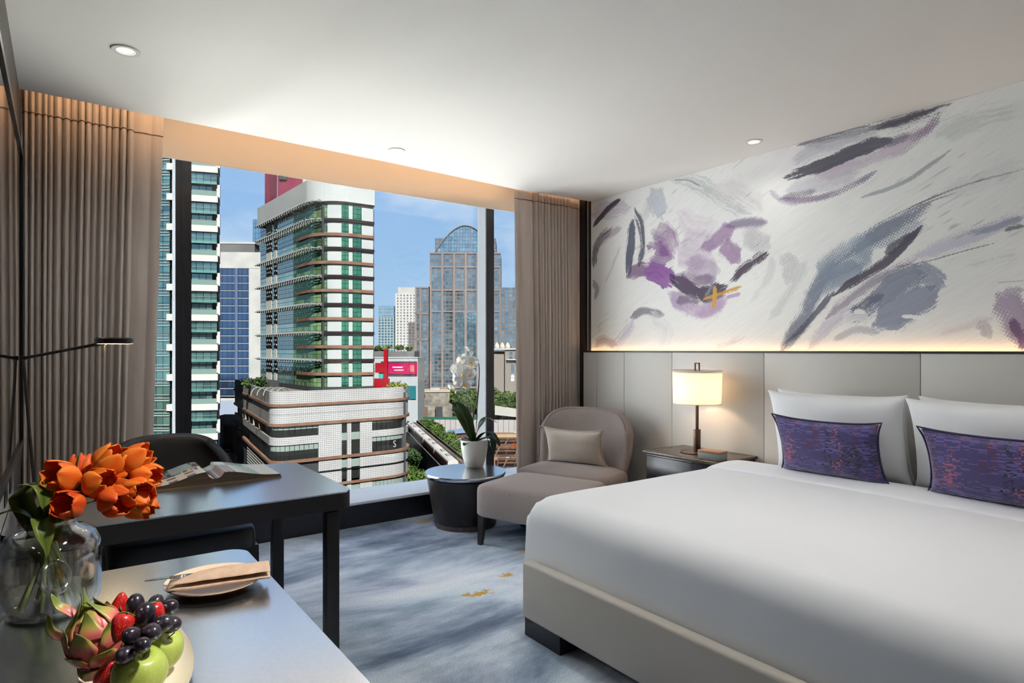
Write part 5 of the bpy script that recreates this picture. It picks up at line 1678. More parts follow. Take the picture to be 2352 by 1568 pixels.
# ================================================================== MURAL: painted strokes (y, z on the wall), half width, colour, cover, streak, weave
STROKES = [
    ([(1.33,2.617),(1.61,2.597),(1.87,2.596),(2.16,2.629)],0.062,(96,92,104),0.8,0.9,0.3),
    ([(1.38,2.614),(1.56,2.594),(1.7,2.586)],0.035,(80,76,88),0.7,0.9,0.2),
    ([(2.2,2.525),(2.04,2.568),(1.87,2.568),(1.7,2.565)],0.071,(196,198,204),0.7,0.8,0.2),
    ([(2.05,2.397),(1.87,2.4),(1.7,2.425),(1.54,2.469),(1.42,2.525)],0.061,(196,178,196),0.7,0.6,0.7),
    ([(2.23,2.339),(2.08,2.344),(1.93,2.345),(1.78,2.358)],0.066,(206,204,212),0.65,0.6,0.5),
    ([(2.25,2.429),(2.1,2.443),(1.93,2.47),(1.78,2.495),(1.62,2.495)],0.046,(90,88,102),0.93,0.35,0.15),
    ([(1.76,2.495),(1.62,2.489),(1.51,2.5)],0.034,(120,116,130),0.75,0.8,0.7),
    ([(2.3,2.3),(2.13,2.26),(1.96,2.262),(1.82,2.294),(1.7,2.339)],0.026,(124,100,136),0.75,0.5,1.0),
    ([(2.28,2.301),(2.19,2.302),(2.05,2.304)],0.032,(96,84,112),0.6,0.6,0.9),
    ([(1.53,2.474),(1.44,2.502),(1.38,2.558)],0.033,(146,126,152),0.75,0.4,1.0),
    ([(1.78,2.205),(1.56,2.245),(1.42,2.313),(1.32,2.369)],0.018,(150,158,166),0.7,0.9,0.2),
    ([(2.36,2.366),(2.28,2.289),(2.16,2.243)],0.026,(170,160,180),0.5,0.7,0.6),
    ([(4.05,2.5),(3.85,2.514),(3.63,2.49)],0.102,(206,196,208),0.7,0.7,0.2),
    ([(4.05,2.403),(3.9,2.506),(3.73,2.578)],0.026,(74,66,80),0.95,0.3,0),
    ([(4.05,2.057),(3.99,2.245),(3.83,2.351)],0.053,(92,82,96),0.8,0.95,0.1),
    ([(4.05,2.222),(3.9,2.281),(3.72,2.333)],0.052,(170,158,174),0.6,0.9,0.2),
    ([(3.63,1.934),(3.62,2.086),(3.6,2.237),(3.59,2.374)],0.051,(86,90,112),0.92,0.6,0.1),
    ([(3.51,1.998),(3.47,2.144),(3.48,2.296),(3.56,2.461)],0.044,(84,86,104),0.9,0.8,0.1),
    ([(3.35,2.246),(3.24,2.186),(3.18,2.049)],0.118,(140,96,150),0.8,0.3,0.9),
    ([(3.39,2.133),(3.28,2.002),(3.2,1.907)],0.119,(128,82,142),0.75,0.3,0.7),
    ([(3.63,1.934),(3.45,1.961),(3.28,1.9)],0.072,(110,72,120),0.8,0.4,0.4),
    ([(3.43,1.944),(3.28,1.9),(3.18,1.819)],0.087,(150,104,166),0.95,0.2,0.1),
    ([(3.1,2.094),(2.96,2.048),(2.83,1.977)],0.163,(214,202,216),0.75,0.3,0.6),
    ([(3.02,1.973),(2.89,1.903),(2.76,1.877)],0.095,(170,148,178),0.7,0.3,0.95),
    ([(3.18,1.876),(3.02,1.778),(2.86,1.71),(2.7,1.765)],0.072,(72,58,84),0.93,0.4,0.35),
    ([(3.13,1.886),(2.96,1.827),(2.79,1.826)],0.052,(110,84,122),0.7,0.4,0.9),
    ([(2.89,2.053),(2.76,2.117),(2.64,2.164)],0.064,(150,112,160),0.75,0.3,0.8),
    ([(2.73,2.072),(2.65,1.996),(2.6,1.937)],0.071,(146,104,156),0.75,0.3,0.8),
    ([(2.7,2.187),(2.54,2.186),(2.38,2.166)],0.041,(132,116,146),0.8,0.6,0.8),
    ([(2.55,2.112),(2.45,2.046),(2.38,2.0)],0.082,(170,164,172),0.6,0.3,1.2),
    ([(2.65,1.801),(2.54,1.879),(2.38,1.962)],0.049,(78,62,84),0.92,0.7,0.2),
    ([(3.2,1.749),(3.02,1.638),(2.87,1.603),(2.7,1.686)],0.072,(166,138,178),0.75,0.3,0.9),
    ([(3.13,1.687),(3.02,1.694),(2.92,1.674)],0.045,(110,100,124),0.7,0.4,0.9),
    ([(2.96,1.579),(2.83,1.614),(2.7,1.66)],0.036,(190,160,200),0.6,0.4,0.8),
    ([(2.69,1.685),(2.64,1.695),(2.58,1.704)],0.016,(170,130,190),0.7,0.3,0.3),
    ([(3.45,2.051),(3.41,2.076),(3.35,2.099)],0.045,(238,236,234),0.95,0.3,0),
    ([(3.23,1.967),(3.18,1.984),(3.15,1.994)],0.028,(238,236,234),0.95,0.3,0),
    ([(3.6,1.585),(3.45,1.632),(3.26,1.586)],0.038,(118,114,128),0.8,0.4,0.8),
    ([(3.57,1.561),(3.67,1.441),(3.83,1.332)],0.07,(200,192,212),0.7,1.0,0),
    ([(3.39,1.584),(3.24,1.491),(3.28,1.331)],0.112,(222,224,226),0.6,1.0,0),
    ([(2.89,1.685),(2.73,1.721),(2.57,1.754)],0.017,(214,168,78),0.95,0.6,0.2),
    ([(2.79,1.775),(2.79,1.692),(2.8,1.61)],0.022,(214,170,84),0.95,0.6,0.2),
    ([(2.81,1.808),(2.83,1.756),(2.87,1.704)],0.018,(140,146,164),0.85,0.7,0.2),
    ([(3.37,2.575),(3.31,2.446),(3.28,2.351)],0.088,(176,182,200),0.6,0.4,0.3),
    ([(3.45,2.351),(3.39,2.519),(3.26,2.566)],0.056,(202,206,210),0.5,0.8,0.2),
    ([(3.17,2.618),(2.92,2.524),(2.7,2.358),(2.51,2.232)],0.077,(196,202,202),0.75,1.0,0.2),
    ([(3.15,2.614),(3.02,2.58),(2.92,2.517)],0.008,(110,112,116),0.8,0.8,0),
    ([(2.79,2.483),(2.57,2.384),(2.42,2.255)],0.083,(222,218,218),0.5,0.6,0.5),
    ([(3.1,2.348),(2.96,2.214),(2.79,2.215)],0.103,(228,216,224),0.5,0.4,0.4),
    ([(2.28,1.925),(2.21,1.857),(2.24,1.751)],0.06,(186,188,190),0.7,0.2,1.3),
    ([(2.5,1.634),(2.37,1.8),(2.34,1.92)],0.041,(214,216,214),0.6,0.8,0.4),
    ([(2.36,1.515),(2.23,1.678),(2.11,1.87)],0.045,(208,212,212),0.6,1.0,0.3),
    ([(2.28,1.317),(2.13,1.506),(2.06,1.666),(1.94,1.827),(1.76,1.939),(1.58,2.029),(1.43,2.099)],0.067,(112,122,142),0.85,0.5,0.8),
    ([(2.03,1.768),(1.87,1.853),(1.72,1.912)],0.101,(150,164,180),0.85,0.2,1.0),
    ([(2.05,1.654),(1.95,1.738),(1.78,1.81)],0.078,(140,152,170),0.8,0.3,0.8),
    ([(1.73,1.935),(1.6,1.98),(1.47,2.0)],0.062,(132,140,158),0.8,0.2,1.1),
    ([(1.62,1.951),(1.53,1.968),(1.45,1.987)],0.045,(150,158,176),0.7,0.2,1.1),
    ([(1.98,1.512),(1.85,1.618),(1.66,1.733),(1.49,1.819)],0.039,(150,138,160),0.75,0.7,0.5),
    ([(2.24,1.366),(2.1,1.493),(1.94,1.669)],0.027,(84,86,104),0.85,0.8,0.1),
    ([(1.94,1.646),(1.78,1.745),(1.62,1.835),(1.54,1.909),(1.46,1.989)],0.026,(84,78,94),0.92,0.4,0.2),
    ([(1.64,1.869),(1.56,1.911),(1.5,1.954)],0.036,(90,88,104),0.85,0.4,0.2),
    ([(1.85,1.495),(1.7,1.597),(1.56,1.693),(1.44,1.733)],0.083,(128,136,158),0.85,0.5,0.4),
    ([(1.83,1.539),(1.74,1.6),(1.66,1.627)],0.041,(104,108,130),0.75,0.5,0.6),
    ([(1.7,1.479),(1.56,1.536),(1.4,1.638)],0.083,(136,144,166),0.85,0.4,0.4),
    ([(1.49,1.768),(1.43,1.731),(1.37,1.656)],0.06,(140,148,168),0.8,0.4,0.4),
    ([(1.74,1.437),(1.61,1.465),(1.47,1.511)],0.034,(150,158,178),0.75,0.6,0.4),
    ([(2.1,1.329),(1.98,1.455),(1.83,1.561)],0.055,(196,192,206),0.7,0.8,0.4),
    ([(1.87,1.485),(1.81,1.516),(1.74,1.502)],0.036,(226,226,226),0.85,0.5,0.4),
    ([(1.82,1.544),(1.79,1.548),(1.76,1.536)],0.016,(240,240,238),0.95,0.2,0),
    ([(1.56,1.505),(1.5,1.5),(1.42,1.484)],0.011,(240,240,238),0.95,0.3,0),
    ([(1.94,1.374),(1.81,1.439),(1.68,1.414)],0.029,(170,176,186),0.6,0.6,0.6),
    ([(1.49,1.829),(1.34,1.87),(1.17,1.924),(1.02,1.964)],0.06,(196,192,208),0.75,0.9,0.5),
    ([(1.25,1.917),(1.13,1.936),(1.02,1.959)],0.027,(150,156,178),0.75,0.9,0.3),
    ([(1.09,1.907),(1.05,1.914),(1.02,1.918)],0.018,(96,104,112),0.8,0.8,0.2),
    ([(1.7,2.038),(1.47,2.118),(1.25,2.173),(1.02,2.196)],0.005,(104,106,112),0.85,0.8,0),
    ([(1.56,2.078),(1.43,2.114),(1.3,2.14)],0.004,(120,122,126),0.8,0.9,0),
    ([(1.62,1.782),(1.45,1.795),(1.25,1.834),(1.14,1.853)],0.004,(112,112,118),0.8,0.9,0),
    ([(1.25,1.752),(1.13,1.777),(1.02,1.791)],0.035,(214,214,216),0.6,1.0,0.1),
    ([(1.12,1.654),(1.06,1.656),(1.02,1.656)],0.006,(170,176,180),0.7,0.8,0),
    ([(1.38,2.464),(1.21,2.494),(1.02,2.5)],0.08,(206,212,208),0.55,1.0,0.1),
    ([(1.38,2.145),(1.21,2.188),(1.02,2.237)],0.065,(214,216,216),0.5,1.0,0.1),
    ([(1.11,1.588),(1.06,1.502),(1.02,1.345)],0.065,(160,142,170),0.8,0.3,0.9),
    ([(1.06,1.465),(1.03,1.382),(1.02,1.318)],0.035,(110,84,124),0.85,0.5,0.5),
    ([(1.1,1.606),(1.06,1.607),(1.02,1.609)],0.025,(176,168,182),0.7,0.6,0.8),
    ([(1.21,1.433),(1.18,1.441),(1.16,1.384)],0.031,(190,182,190),0.7,0.4,0.8),
    ([(1.38,1.398),(1.25,1.443),(1.15,1.478)],0.036,(216,210,212),0.5,0.8,0.4),
    ([(2.79,1.33),(2.67,1.356),(2.55,1.407)],0.042,(206,196,196),0.6,0.9,0.3),
    ([(4.04,1.349),(3.9,1.397),(3.76,1.348)],0.052,(170,140,130),0.6,0.6,0.5),
    ([(4.04,1.924),(4.0,1.839),(4.03,1.759)],0.036,(140,140,150),0.7,0.7,0.4),
    ([(3.9,1.895),(3.81,2.03),(3.72,2.177)],0.022,(196,200,200),0.7,0.9,0.2),
]


def paint_mural():
    ya, yb, za, zb = 4.078, 0.88, 1.302, HC - 0.001
    step = 0.0042
    nu, nv = int((ya - yb) / step), int((zb - za) / step)
    Yg, Zg = np.meshgrid(np.linspace(ya, yb, nu + 1), np.linspace(za, zb, nv + 1))
    R = np.random.default_rng(5)
    tab = R.random((256, 256))

    def vn(u, v):
        iu, iv = np.floor(u).astype(int), np.floor(v).astype(int)
        fu, fv = u - iu, v - iv
        fu = fu * fu * (3 - 2 * fu); fv = fv * fv * (3 - 2 * fv)
        g = lambda a, b: tab[a % 256, b % 256]
        return (g(iu, iv) * (1 - fu) + g(iu + 1, iv) * fu) * (1 - fv) + (g(iu, iv + 1) * (1 - fu) + g(iu + 1, iv + 1) * fu) * fv

    def fbm(u, v, n=4):
        s = 0; a = 0.5
        for k in range(n): s = s + a * vn(u * 2 ** k + 17 * k, v * 2 ** k + 31 * k); a *= 0.5
        return s / 0.94
    base = np.array(lin((241, 241, 238)))
    img = np.ones(Yg.shape + (3,)) * base
    tone = fbm(Yg * 1.2 + Zg * 0.8, Zg * 1.6, 5)
    fine = vn((Yg * 0.55 + Zg) * 150, (Yg - Zg * 0.5) * 10)
    img *= (0.93 + 0.12 * tone)[..., None]
    img *= (0.96 + 0.06 * fine)[..., None]
    pink = np.clip((fbm(Yg * 0.9 + 9, Zg * 1.1 + 4, 3) - 0.55) * 3, 0, 1)[..., None]
    img = img * (1 - 0.10 * pink * np.array([0.0, 0.7, 0.2]))
    per = 0.0135
    a1, a2 = math.radians(28), math.radians(-57)
    wy, wz = Yg + 0.010 * (vn(Yg * 9, Zg * 9) - 0.5), Zg + 0.010 * (vn(Yg * 9 + 70, Zg * 9) - 0.5)
    w1 = 0.5 + 0.5 * np.sin(2 * PI * (wy * math.cos(a1) + wz * math.sin(a1)) / per)
    w2 = 0.5 + 0.5 * np.sin(2 * PI * (wy * math.cos(a2) + wz * math.sin(a2)) / per)
    weave = np.maximum(w1, w2) * 0.75 + 0.25 * (1 - np.abs(w1 - w2))
    rk = np.empty(weave.size); rk[np.argsort(weave.ravel())] = np.linspace(0, 1, weave.size); weave = rk.reshape(weave.shape)
    for si, (pts, hw, col, op, streak, wv) in enumerate(STROKES):
        sp_ = [tuple(p) for p in spline([(p[0], p[1], 0) for p in pts], 9)]
        P = np.array(sp_)[:, :2]
        pad = hw * 1.7
        m = (Yg > P[:, 0].min() - pad) & (Yg < P[:, 0].max() + pad) & (Zg > P[:, 1].min() - pad) & (Zg < P[:, 1].max() + pad)
        if not m.any(): continue
        y, z = Yg[m], Zg[m]
        # ragged position
        jy = (fbm(y * 14 + si, z * 14, 3) - 0.5) * hw * 0.5; jz = (fbm(y * 14 + 50, z * 14 + si, 3) - 0.5) * hw * 0.5
        y2, z2 = y + jy, z + jz
        best = np.full(y.shape, 1e9); dd = np.zeros(y.shape); tt = np.zeros(y.shape)
        seg = np.hypot(*(P[1:] - P[:-1]).T); cum = np.concatenate([[0], np.cumsum(seg)]); L = cum[-1]
        for k in range(len(P) - 1):
            a, b = P[k], P[k + 1]; v = b - a; l2 = (v ** 2).sum() + 1e-12
            t = np.clip(((y2 - a[0]) * v[0] + (z2 - a[1]) * v[1]) / l2, 0, 1)
            ey, ez = y2 - (a[0] + v[0] * t), z2 - (a[1] + v[1] * t)
            d2 = ey * ey + ez * ez
            up = d2 < best
            best[up] = d2[up]; tt[up] = (cum[k] + t * seg[k])[up]
            dd[up] = ((v[0] * ez - v[1] * ey) / math.sqrt(l2))[up]
        d = np.sqrt(best)
        s = tt / L
        end = np.clip(np.minimum(s, 1 - s) * 6 + 0.15, 0, 1) ** 0.5
        st = vn(dd / max(0.0045, hw * 0.11) + si * 7, tt * 3.2 + si)
        st2 = vn(dd / 0.0055 + si * 3, tt * 8 + si)
        grain = vn(y * 190 + si, z * 190)
        T = np.clip((0.50 * st + 0.34 * st2 + 0.16 * grain - 0.5) * 1.9 + 0.5, 0, 1)
        dry = fbm(y * 7 + si * 3, z * 7, 4)
        if wv > 0:
            wm = np.clip(weave[m] * 0.85 + 0.15 * grain, 0, 1)
            k = min(1, wv) * 0.85
            T = T * (1 - k) + wm * k
        p = np.clip((1.22 - d / hw / np.maximum(0.3, end)) / (0.22 + 0.95 * streak), 0, 1.25) * (0.45 + 0.55 * end)
        p = p * (0.50 + 1.05 * dry) * (1 - 0.30 * min(1, wv))
        if wv > 1: p = p * 0.75
        cov = np.clip((T - (1.0 - p)) * 4.5, 0, 1)
        soft = np.clip((hw * end - d) / (0.7 * hw), 0, 1) * 0.22 * dry * 2
        cov = np.clip(np.maximum(cov, soft) * op, 0, 1)[:, None]
        c = np.array(lin(col)) * (0.86 + 0.28 * st)[:, None]
        img[m] = img[m] * (1 - cov) + c * cov
    fleck = np.clip((vn((Yg * 0.5 + Zg) * 60, (Yg - Zg * 0.5) * 9) - 0.80) * 6, 0, 1) * np.clip((fbm(Yg * 2 + 3, Zg * 2, 3) - 0.52) * 5, 0, 1)
    img = img * (1 - 0.30 * fleck[..., None])
    verts = np.stack([np.full(Yg.size, 0.0), Yg.ravel(), Zg.ravel()], 1)
    t = thing('mural', 'wall-wide abstract mural of grey and purple brush strokes above the headboard', 'mural', (3.792, 2.5, 1.31))
    idx = np.arange((nu + 1) * (nv + 1)).reshape(nv + 1, nu + 1)
    faces = np.stack([idx[:-1, :-1], idx[:-1, 1:], idx[1:, 1:], idx[1:, :-1]], -1).reshape(-1, 4)
    me = bpy.data.meshes.new('printed_panel')
    me.vertices.add(len(verts)); me.loops.add(faces.size); me.polygons.add(len(faces))
    verts = verts - np.array([0, 2.5, 1.31])
    me.vertices.foreach_set('co', verts.ravel())
    me.loops.foreach_set('vertex_index', faces.ravel())
    me.polygons.foreach_set('loop_start', np.arange(0, faces.size, 4)); me.polygons.foreach_set('loop_total', np.full(len(faces), 4))
    me.update()
    at = me.color_attributes.new('paint', 'FLOAT_COLOR', 'POINT')
    rgba = np.ones((img.shape[0] * img.shape[1], 4)); rgba[:, :3] = np.clip(img.reshape(-1, 3), 0, 1)
    at.data.foreach_set('color', rgba.ravel())
    m = bpy.data.materials.new('mural_print'); m.use_nodes = True
    nt = m.node_tree; b = nt.nodes['Principled BSDF']; b.inputs['Roughness'].default_value = 0.8; b.inputs['Specular IOR Level'].default_value = 0.2
    ca = nt.nodes.new('ShaderNodeVertexColor'); ca.layer_name = 'paint'
    tc = nt.nodes.new('ShaderNodeTexCoord'); nz = nt.nodes.new('ShaderNodeTexNoise'); nz.inputs['Scale'].default_value = 160; nz.inputs['Detail'].default_value = 2
    mr = nt.nodes.new('ShaderNodeMapRange'); mr.inputs['To Min'].default_value = 0.94; mr.inputs['To Max'].default_value = 1.06
    mm = nt.nodes.new('ShaderNodeMixRGB'); mm.blend_type = 'MULTIPLY'; mm.inputs[0].default_value = 1
    nt.links.new(tc.outputs['Object'], nz.inputs['Vector']); nt.links.new(nz.outputs['Fac'], mr.inputs['Value'])
    nt.links.new(ca.outputs['Color'], mm.inputs[1]); nt.links.new(mr.outputs[0], mm.inputs[2]); nt.links.new(mm.outputs[0], b.inputs['Base Color'])
    me.materials.append(m)
    o = bpy.data.objects.new('printed_panel', me); C.objects.link(o); o.parent = t
    box('plain_panel', 3.792, 3.796, -1.2, yb, za, zb, mat('mural_ground', lin((236, 236, 233)), 0.8, col2=lin((222, 222, 220)), nscale=2.5), t, True)


paint_mural()
# ================================================================== SMALL THINGS: places in the room
TULIPS = [
    ((0.005, 1.672, 1.042), (-0.53, -0.48, 0.35)),
    ((0.036, 1.723, 1.05), (0.06, 0.08, 0.9)),
    ((0.015, 1.628, 0.991), (-0.39, -0.71, 0.25)),
    ((0.067, 1.639, 1.029), (0.49, -0.78, 0.35)),
    ((0.088, 1.661, 1.07), (0.43, -0.43, 0.7)),
    ((0.135, 1.664, 1.067), (0.77, -0.3, 0.55)),
    ((0.111, 1.669, 1.03), (0.57, -0.66, 0.25)),
    ((0.153, 1.651, 1.031), (0.71, -0.64, 0.1)),
    ((0.135, 1.615, 1.004), (0.4, -0.9, 0.05)),
    ((0.094, 1.608, 0.993), (0.53, -0.81, -0.05)),
    ((0.141, 1.635, 0.974), (0.59, -0.55, -0.45)),
]
ORCHIDS = [
    ((2.63, 4.196, 1.22), (-0.42, -0.93, -0.1), 1.0),
    ((2.563, 4.244, 1.227), (-0.9, -0.22, 0.2), 0.85),
    ((2.533, 4.24, 1.166), (-0.83, -0.64, -0.2), 0.95),
    ((2.605, 4.175, 1.132), (-0.06, -0.94, -0.2), 0.95),
    ((2.547, 4.178, 1.14), (-0.67, -0.75, 0), 0.9),
    ((2.566, 4.19, 1.058), (-0.42, -0.93, -0.3), 1.0),
    ((2.53, 4.229, 1.064), (-0.9, -0.22, -0.2), 0.8),
    ((2.51, 4.256, 1.098), (-0.91, 0.28, 0), 0.65),
    ((2.494, 4.268, 1.026), (-0.7, -0.11, -0.6), 0.6),
    ((2.633, 4.207, 1.31), (0.43, -0.43, 0.5), 0.8),
    ((2.579, 4.258, 1.268), (-0.44, 0.07, 0.6), 0.7),
]
ORCHID_STEM = [(2.669, 4.206, 0.588), (2.661, 4.213, 0.778), (2.683, 4.196, 0.899), (2.697, 4.186, 1.054), (2.7, 4.184, 1.175), (2.689, 4.192, 1.23), (2.663, 4.21, 1.241), (2.624, 4.226, 1.213), (2.585, 4.241, 1.158), (2.549, 4.254, 1.083), (2.51, 4.269, 1.022), (2.532, 4.253, 0.991)]
ORCHID_LEAVES = [
     [(2.652, 4.18, 0.627), (2.621, 4.241, 0.726), (2.581, 4.308, 0.826), (2.552, 4.368, 0.848)] ,
     [(2.652, 4.18, 0.651), (2.602, 4.177, 0.785), (2.544, 4.18, 0.873), (2.484, 4.185, 0.923)] ,
     [(2.663, 4.172, 0.627), (2.705, 4.18, 0.726), (2.765, 4.176, 0.781), (2.853, 4.151, 0.736)] ,
     [(2.663, 4.172, 0.616), (2.699, 4.108, 0.682), (2.737, 4.042, 0.669), (2.76, 3.986, 0.583)] ,
     [(2.641, 4.188, 0.61), (2.607, 4.251, 0.633), (2.581, 4.308, 0.608), (2.538, 4.378, 0.558)] ,
     [(2.641, 4.188, 0.603), (2.596, 4.181, 0.614), (2.563, 4.166, 0.595), (2.536, 4.147, 0.583)] ,
     [(2.669, 4.168, 0.61), (2.742, 4.154, 0.633), (2.799, 4.152, 0.594), (2.828, 4.17, 0.491)] ,
     [(2.669, 4.168, 0.616), (2.713, 4.098, 0.648), (2.75, 4.032, 0.636), (2.76, 3.986, 0.576)] ,
]
GRAPES = [(0.106, 1.282, 0.872), (0.114, 1.214, 0.875), (0.141, 1.321, 0.855), (0.154, 1.265, 0.86), (0.137, 1.193, 0.862), (0.152, 1.212, 0.85), (0.091, 1.155, 0.868), (0.117, 1.151, 0.868), (0.103, 1.125, 0.862), (0.082, 1.145, 0.845), (0.106, 1.221, 0.86), (0.076, 1.181, 0.81), (0.122, 1.242, 0.85)]
STRAW = [(0.087, 1.331, 0.855), (0.081, 1.201, 0.872), (0.132, 1.243, 0.865), (0.059, 1.213, 0.79)]


def frame_from(axis, up=(0, 0, 1)):
    z = Vector(axis).normalized(); u = Vector(up)
    if abs(z.dot(u)) > 0.97: u = Vector((1, 0, 0))
    x = u.cross(z).normalized(); y = z.cross(x)
    return Matrix((x, y, z)).transposed()


# ------------------------------------------------------------------ glass vase with tulips on the console
def petal_material(name, c1, c2, rough=0.45):
    m = bpy.data.materials.new(name); m.use_nodes = True
    nt = m.node_tree; N = nt.nodes; L = nt.links
    b = N['Principled BSDF']; b.inputs['Roughness'].default_value = rough; b.inputs['Specular IOR Level'].default_value = 0.3
    uv = N.new('ShaderNodeUVMap'); sp = N.new('ShaderNodeSeparateXYZ'); L.new(uv.outputs[0], sp.inputs[0])
    a = N.new('ShaderNodeMath'); a.operation = 'SUBTRACT'; a.inputs[1].default_value = 0.5; L.new(sp.outputs[0], a.inputs[0])
    ab = N.new('ShaderNodeMath'); ab.operation = 'ABSOLUTE'; L.new(a.outputs[0], ab.inputs[0])
    mp = N.new('ShaderNodeMapping'); mp.inputs['Scale'].default_value = (26, 2.5, 1); L.new(uv.outputs[0], mp.inputs[0])
    nz = N.new('ShaderNodeTexNoise'); nz.inputs['Scale'].default_value = 1; nz.inputs['Detail'].default_value = 3; L.new(mp.outputs[0], nz.inputs['Vector'])
    s1 = N.new('ShaderNodeMath'); s1.operation = 'MULTIPLY_ADD'; s1.inputs[1].default_value = 1.5; L.new(ab.outputs[0], s1.inputs[0])
    s2 = N.new('ShaderNodeMath'); s2.operation = 'MULTIPLY_ADD'; s2.inputs[1].default_value = 0.5; s2.inputs[2].default_value = -0.28; L.new(nz.outputs['Fac'], s2.inputs[0]); L.new(s2.outputs[0], s1.inputs[2])
    mx = N.new('ShaderNodeMixRGB'); mx.use_clamp = True; mx.inputs[1].default_value = (*c1, 1); mx.inputs[2].default_value = (*c2, 1); L.new(s1.outputs[0], mx.inputs[0])
    L.new(mx.outputs[0], b.inputs['Base Color'])
    t = N.new('ShaderNodeBsdfTranslucent'); L.new(mx.outputs[0], t.inputs[0])
    ms = N.new('ShaderNodeMixShader'); ms.inputs[0].default_value = 0.35
    out = [n for n in N if n.type == 'OUTPUT_MATERIAL'][0]
    L.new(b.outputs[0], ms.inputs[1]); L.new(t.outputs[0], ms.inputs[2]); L.new(ms.outputs[0], out.inputs[0])
    return m


M_petal = petal_material('tulip_petal', (0.86, 0.15, 0.016), (0.96, 0.40, 0.05))
M_petal2 = petal_material('tulip_petal_red', (0.74, 0.075, 0.012), (0.92, 0.25, 0.03))
M_stem = mat('tulip_stem', lin((146, 164, 88)), 0.5, col2=lin((170, 180, 108)), nscale=30)
M_tleaf = petal_material('tulip_leaf', lin((70, 94, 34)), lin((134, 146, 52)), 0.4)


def petal(frame, org, th0, s, opening, outer, m, parent, seed):
    """one petal: a slice of an egg-shaped cup"""
    r = random.Random(seed)
    NU, NV = 8, 10
    Lh = 0.063 * s * r.uniform(0.94, 1.06); R = (0.0275 if outer else 0.0235) * s
    hw = math.radians(56 if outer else 50)
    tip = r.uniform(-0.10, 0.15)
    verts, faces, uvs = [], [], []
    for j in range(NV + 1):
        v = j / NV
        rad = R * (math.sin(min(v / 0.50, 1.0) * PI / 2) ** 0.75) * (1 - (0.66 - opening) * max(0, (v - 0.45) / 0.55) ** 1.8) + 0.002
        w = hw * math.sqrt(max(0.01, 1 - ((v - 0.48) / 0.535) ** 2))
        w = max(w, 0.05)
        for i in range(NU + 1):
            u = 2 * i / NU - 1
            a = th0 + u * w
            rr = rad * (1 - 0.06 * u * u) + 0.0016 * math.sin(u * 5 + seed)
            z = v * Lh * (1 - 0.05 * u * u) + tip * 0.01 * v
            p = Vector((rr * math.cos(a), rr * math.sin(a), z))
            verts.append(Vector(org) + frame @ p)
    for j in range(NV):
        for i in range(NU):
            k = j * (NU + 1) + i
            faces.append((k, k + 1, k + NU + 2, k + NU + 1))
            uvs.append([(i / NU, j / NV), ((i + 1) / NU, j / NV), ((i + 1) / NU, (j + 1) / NV), (i / NU, (j + 1) / NV)])
    o = obj('petal', verts, faces, m, parent, True, True, uvs)
    solidify(o, 0.0009, 0)
    return o


VX, VY = -0.018, 1.705
NAMES = ['leftmost open orange tulip facing the room', 'orange tulip half hidden behind the leftmost one', 'small red orange tulip hanging over the vase rim', 'orange tulip lying sideways in the middle of the bunch',
         'large orange tulip at the top of the bunch', 'orange tulip at the top right of the bunch', 'orange tulip deep in the middle of the bunch', 'rightmost orange tulip of the bunch',
         'orange tulip with a dark gap above the lowest right one', 'low red orange tulip nearest the table edge', 'lowest orange tulip drooping at the right']
for k, (p, ax) in enumerate(TULIPS):
    s = 1.1 * [1.12, 0.95, 0.98, 1.1, 1.12, 1.1, 1.0, 1.05, 1.05, 1.1, 1.08][k]
    fr_ = frame_from(ax)
    p = Vector(p); axv = Vector(ax).normalized()
    base = p - axv * 0.030 * s
    t = thing('tulip', NAMES[k], 'flower', (VX, VY, 0.76), group='orange tulips in the glass vase')
    op = [0.40, 0.2, 0.42, 0.14, 0.22, 0.30, 0.16, 0.16, 0.36, 0.30, 0.18][k]
    m = M_petal2 if k in (2, 9, 1) else M_petal
    for q in range(6):
        petal(fr_, base, q * PI / 3 + k, s, op + (0.05 if q % 2 else 0), q % 2 == 0, m, t, k * 10 + q)
    a0 = k * 2.4
    foot = Vector((VX + 0.055 * math.cos(a0 + 2.6), VY + 0.055 * math.sin(a0 + 2.6), 0.765))
    neck = Vector((VX + 0.018 * math.cos(a0), VY + 0.018 * math.sin(a0), 0.945))
    pts = bez(foot, foot.lerp(neck, 0.5), foot.lerp(neck, 0.8), neck, 8)[:-1] + bez(neck, neck + Vector((0, 0, 0.05)) + (neck - foot) * 0.2, base - axv * 0.05, base + axv * 0.004, 10)
    tube('stem', pts, [0.0042] * len(pts), M_stem, t, True, 8)


def blade(name, pts, w, m, parent, up=(0, 0, 1), fold=0.25, n=16):
    """leaf blade along a curve, pointed at the end, folded along its midrib"""
    P = spline(pts, max(2, n // (len(pts) - 1)))
    verts, faces, uvs = [], [], []
    N_ = len(P)
    for i, p in enumerate(P):
        t = (P[min(N_ - 1, i + 1)] - P[max(0, i - 1)]).normalized()
        sd = t.cross(Vector(up)).normalized()
        nn = sd.cross(t)
        v = i / (N_ - 1)
        ww = w * (math.sin(PI * min(1, 0.12 + 0.88 * v)) ** 0.6 if v < 0.995 else 0.02)
        for q in range(5):
            u = q / 2 - 1
            verts.append(p + sd * u * ww + nn * abs(u) ** 1.5 * ww * fold)
    for i in range(N_ - 1):
        for q in range(4):
            a = i * 5 + q
            faces.append((a, a + 1, a + 6, a + 5)); uvs.append([(q / 4, i / N_), ((q + 1) / 4, i / N_), ((q + 1) / 4, (i + 1) / N_), (q / 4, (i + 1) / N_)])
    o = obj(name, verts, faces, m, parent, True, True, uvs)
    solidify(o, 0.0012, 0)
    return o


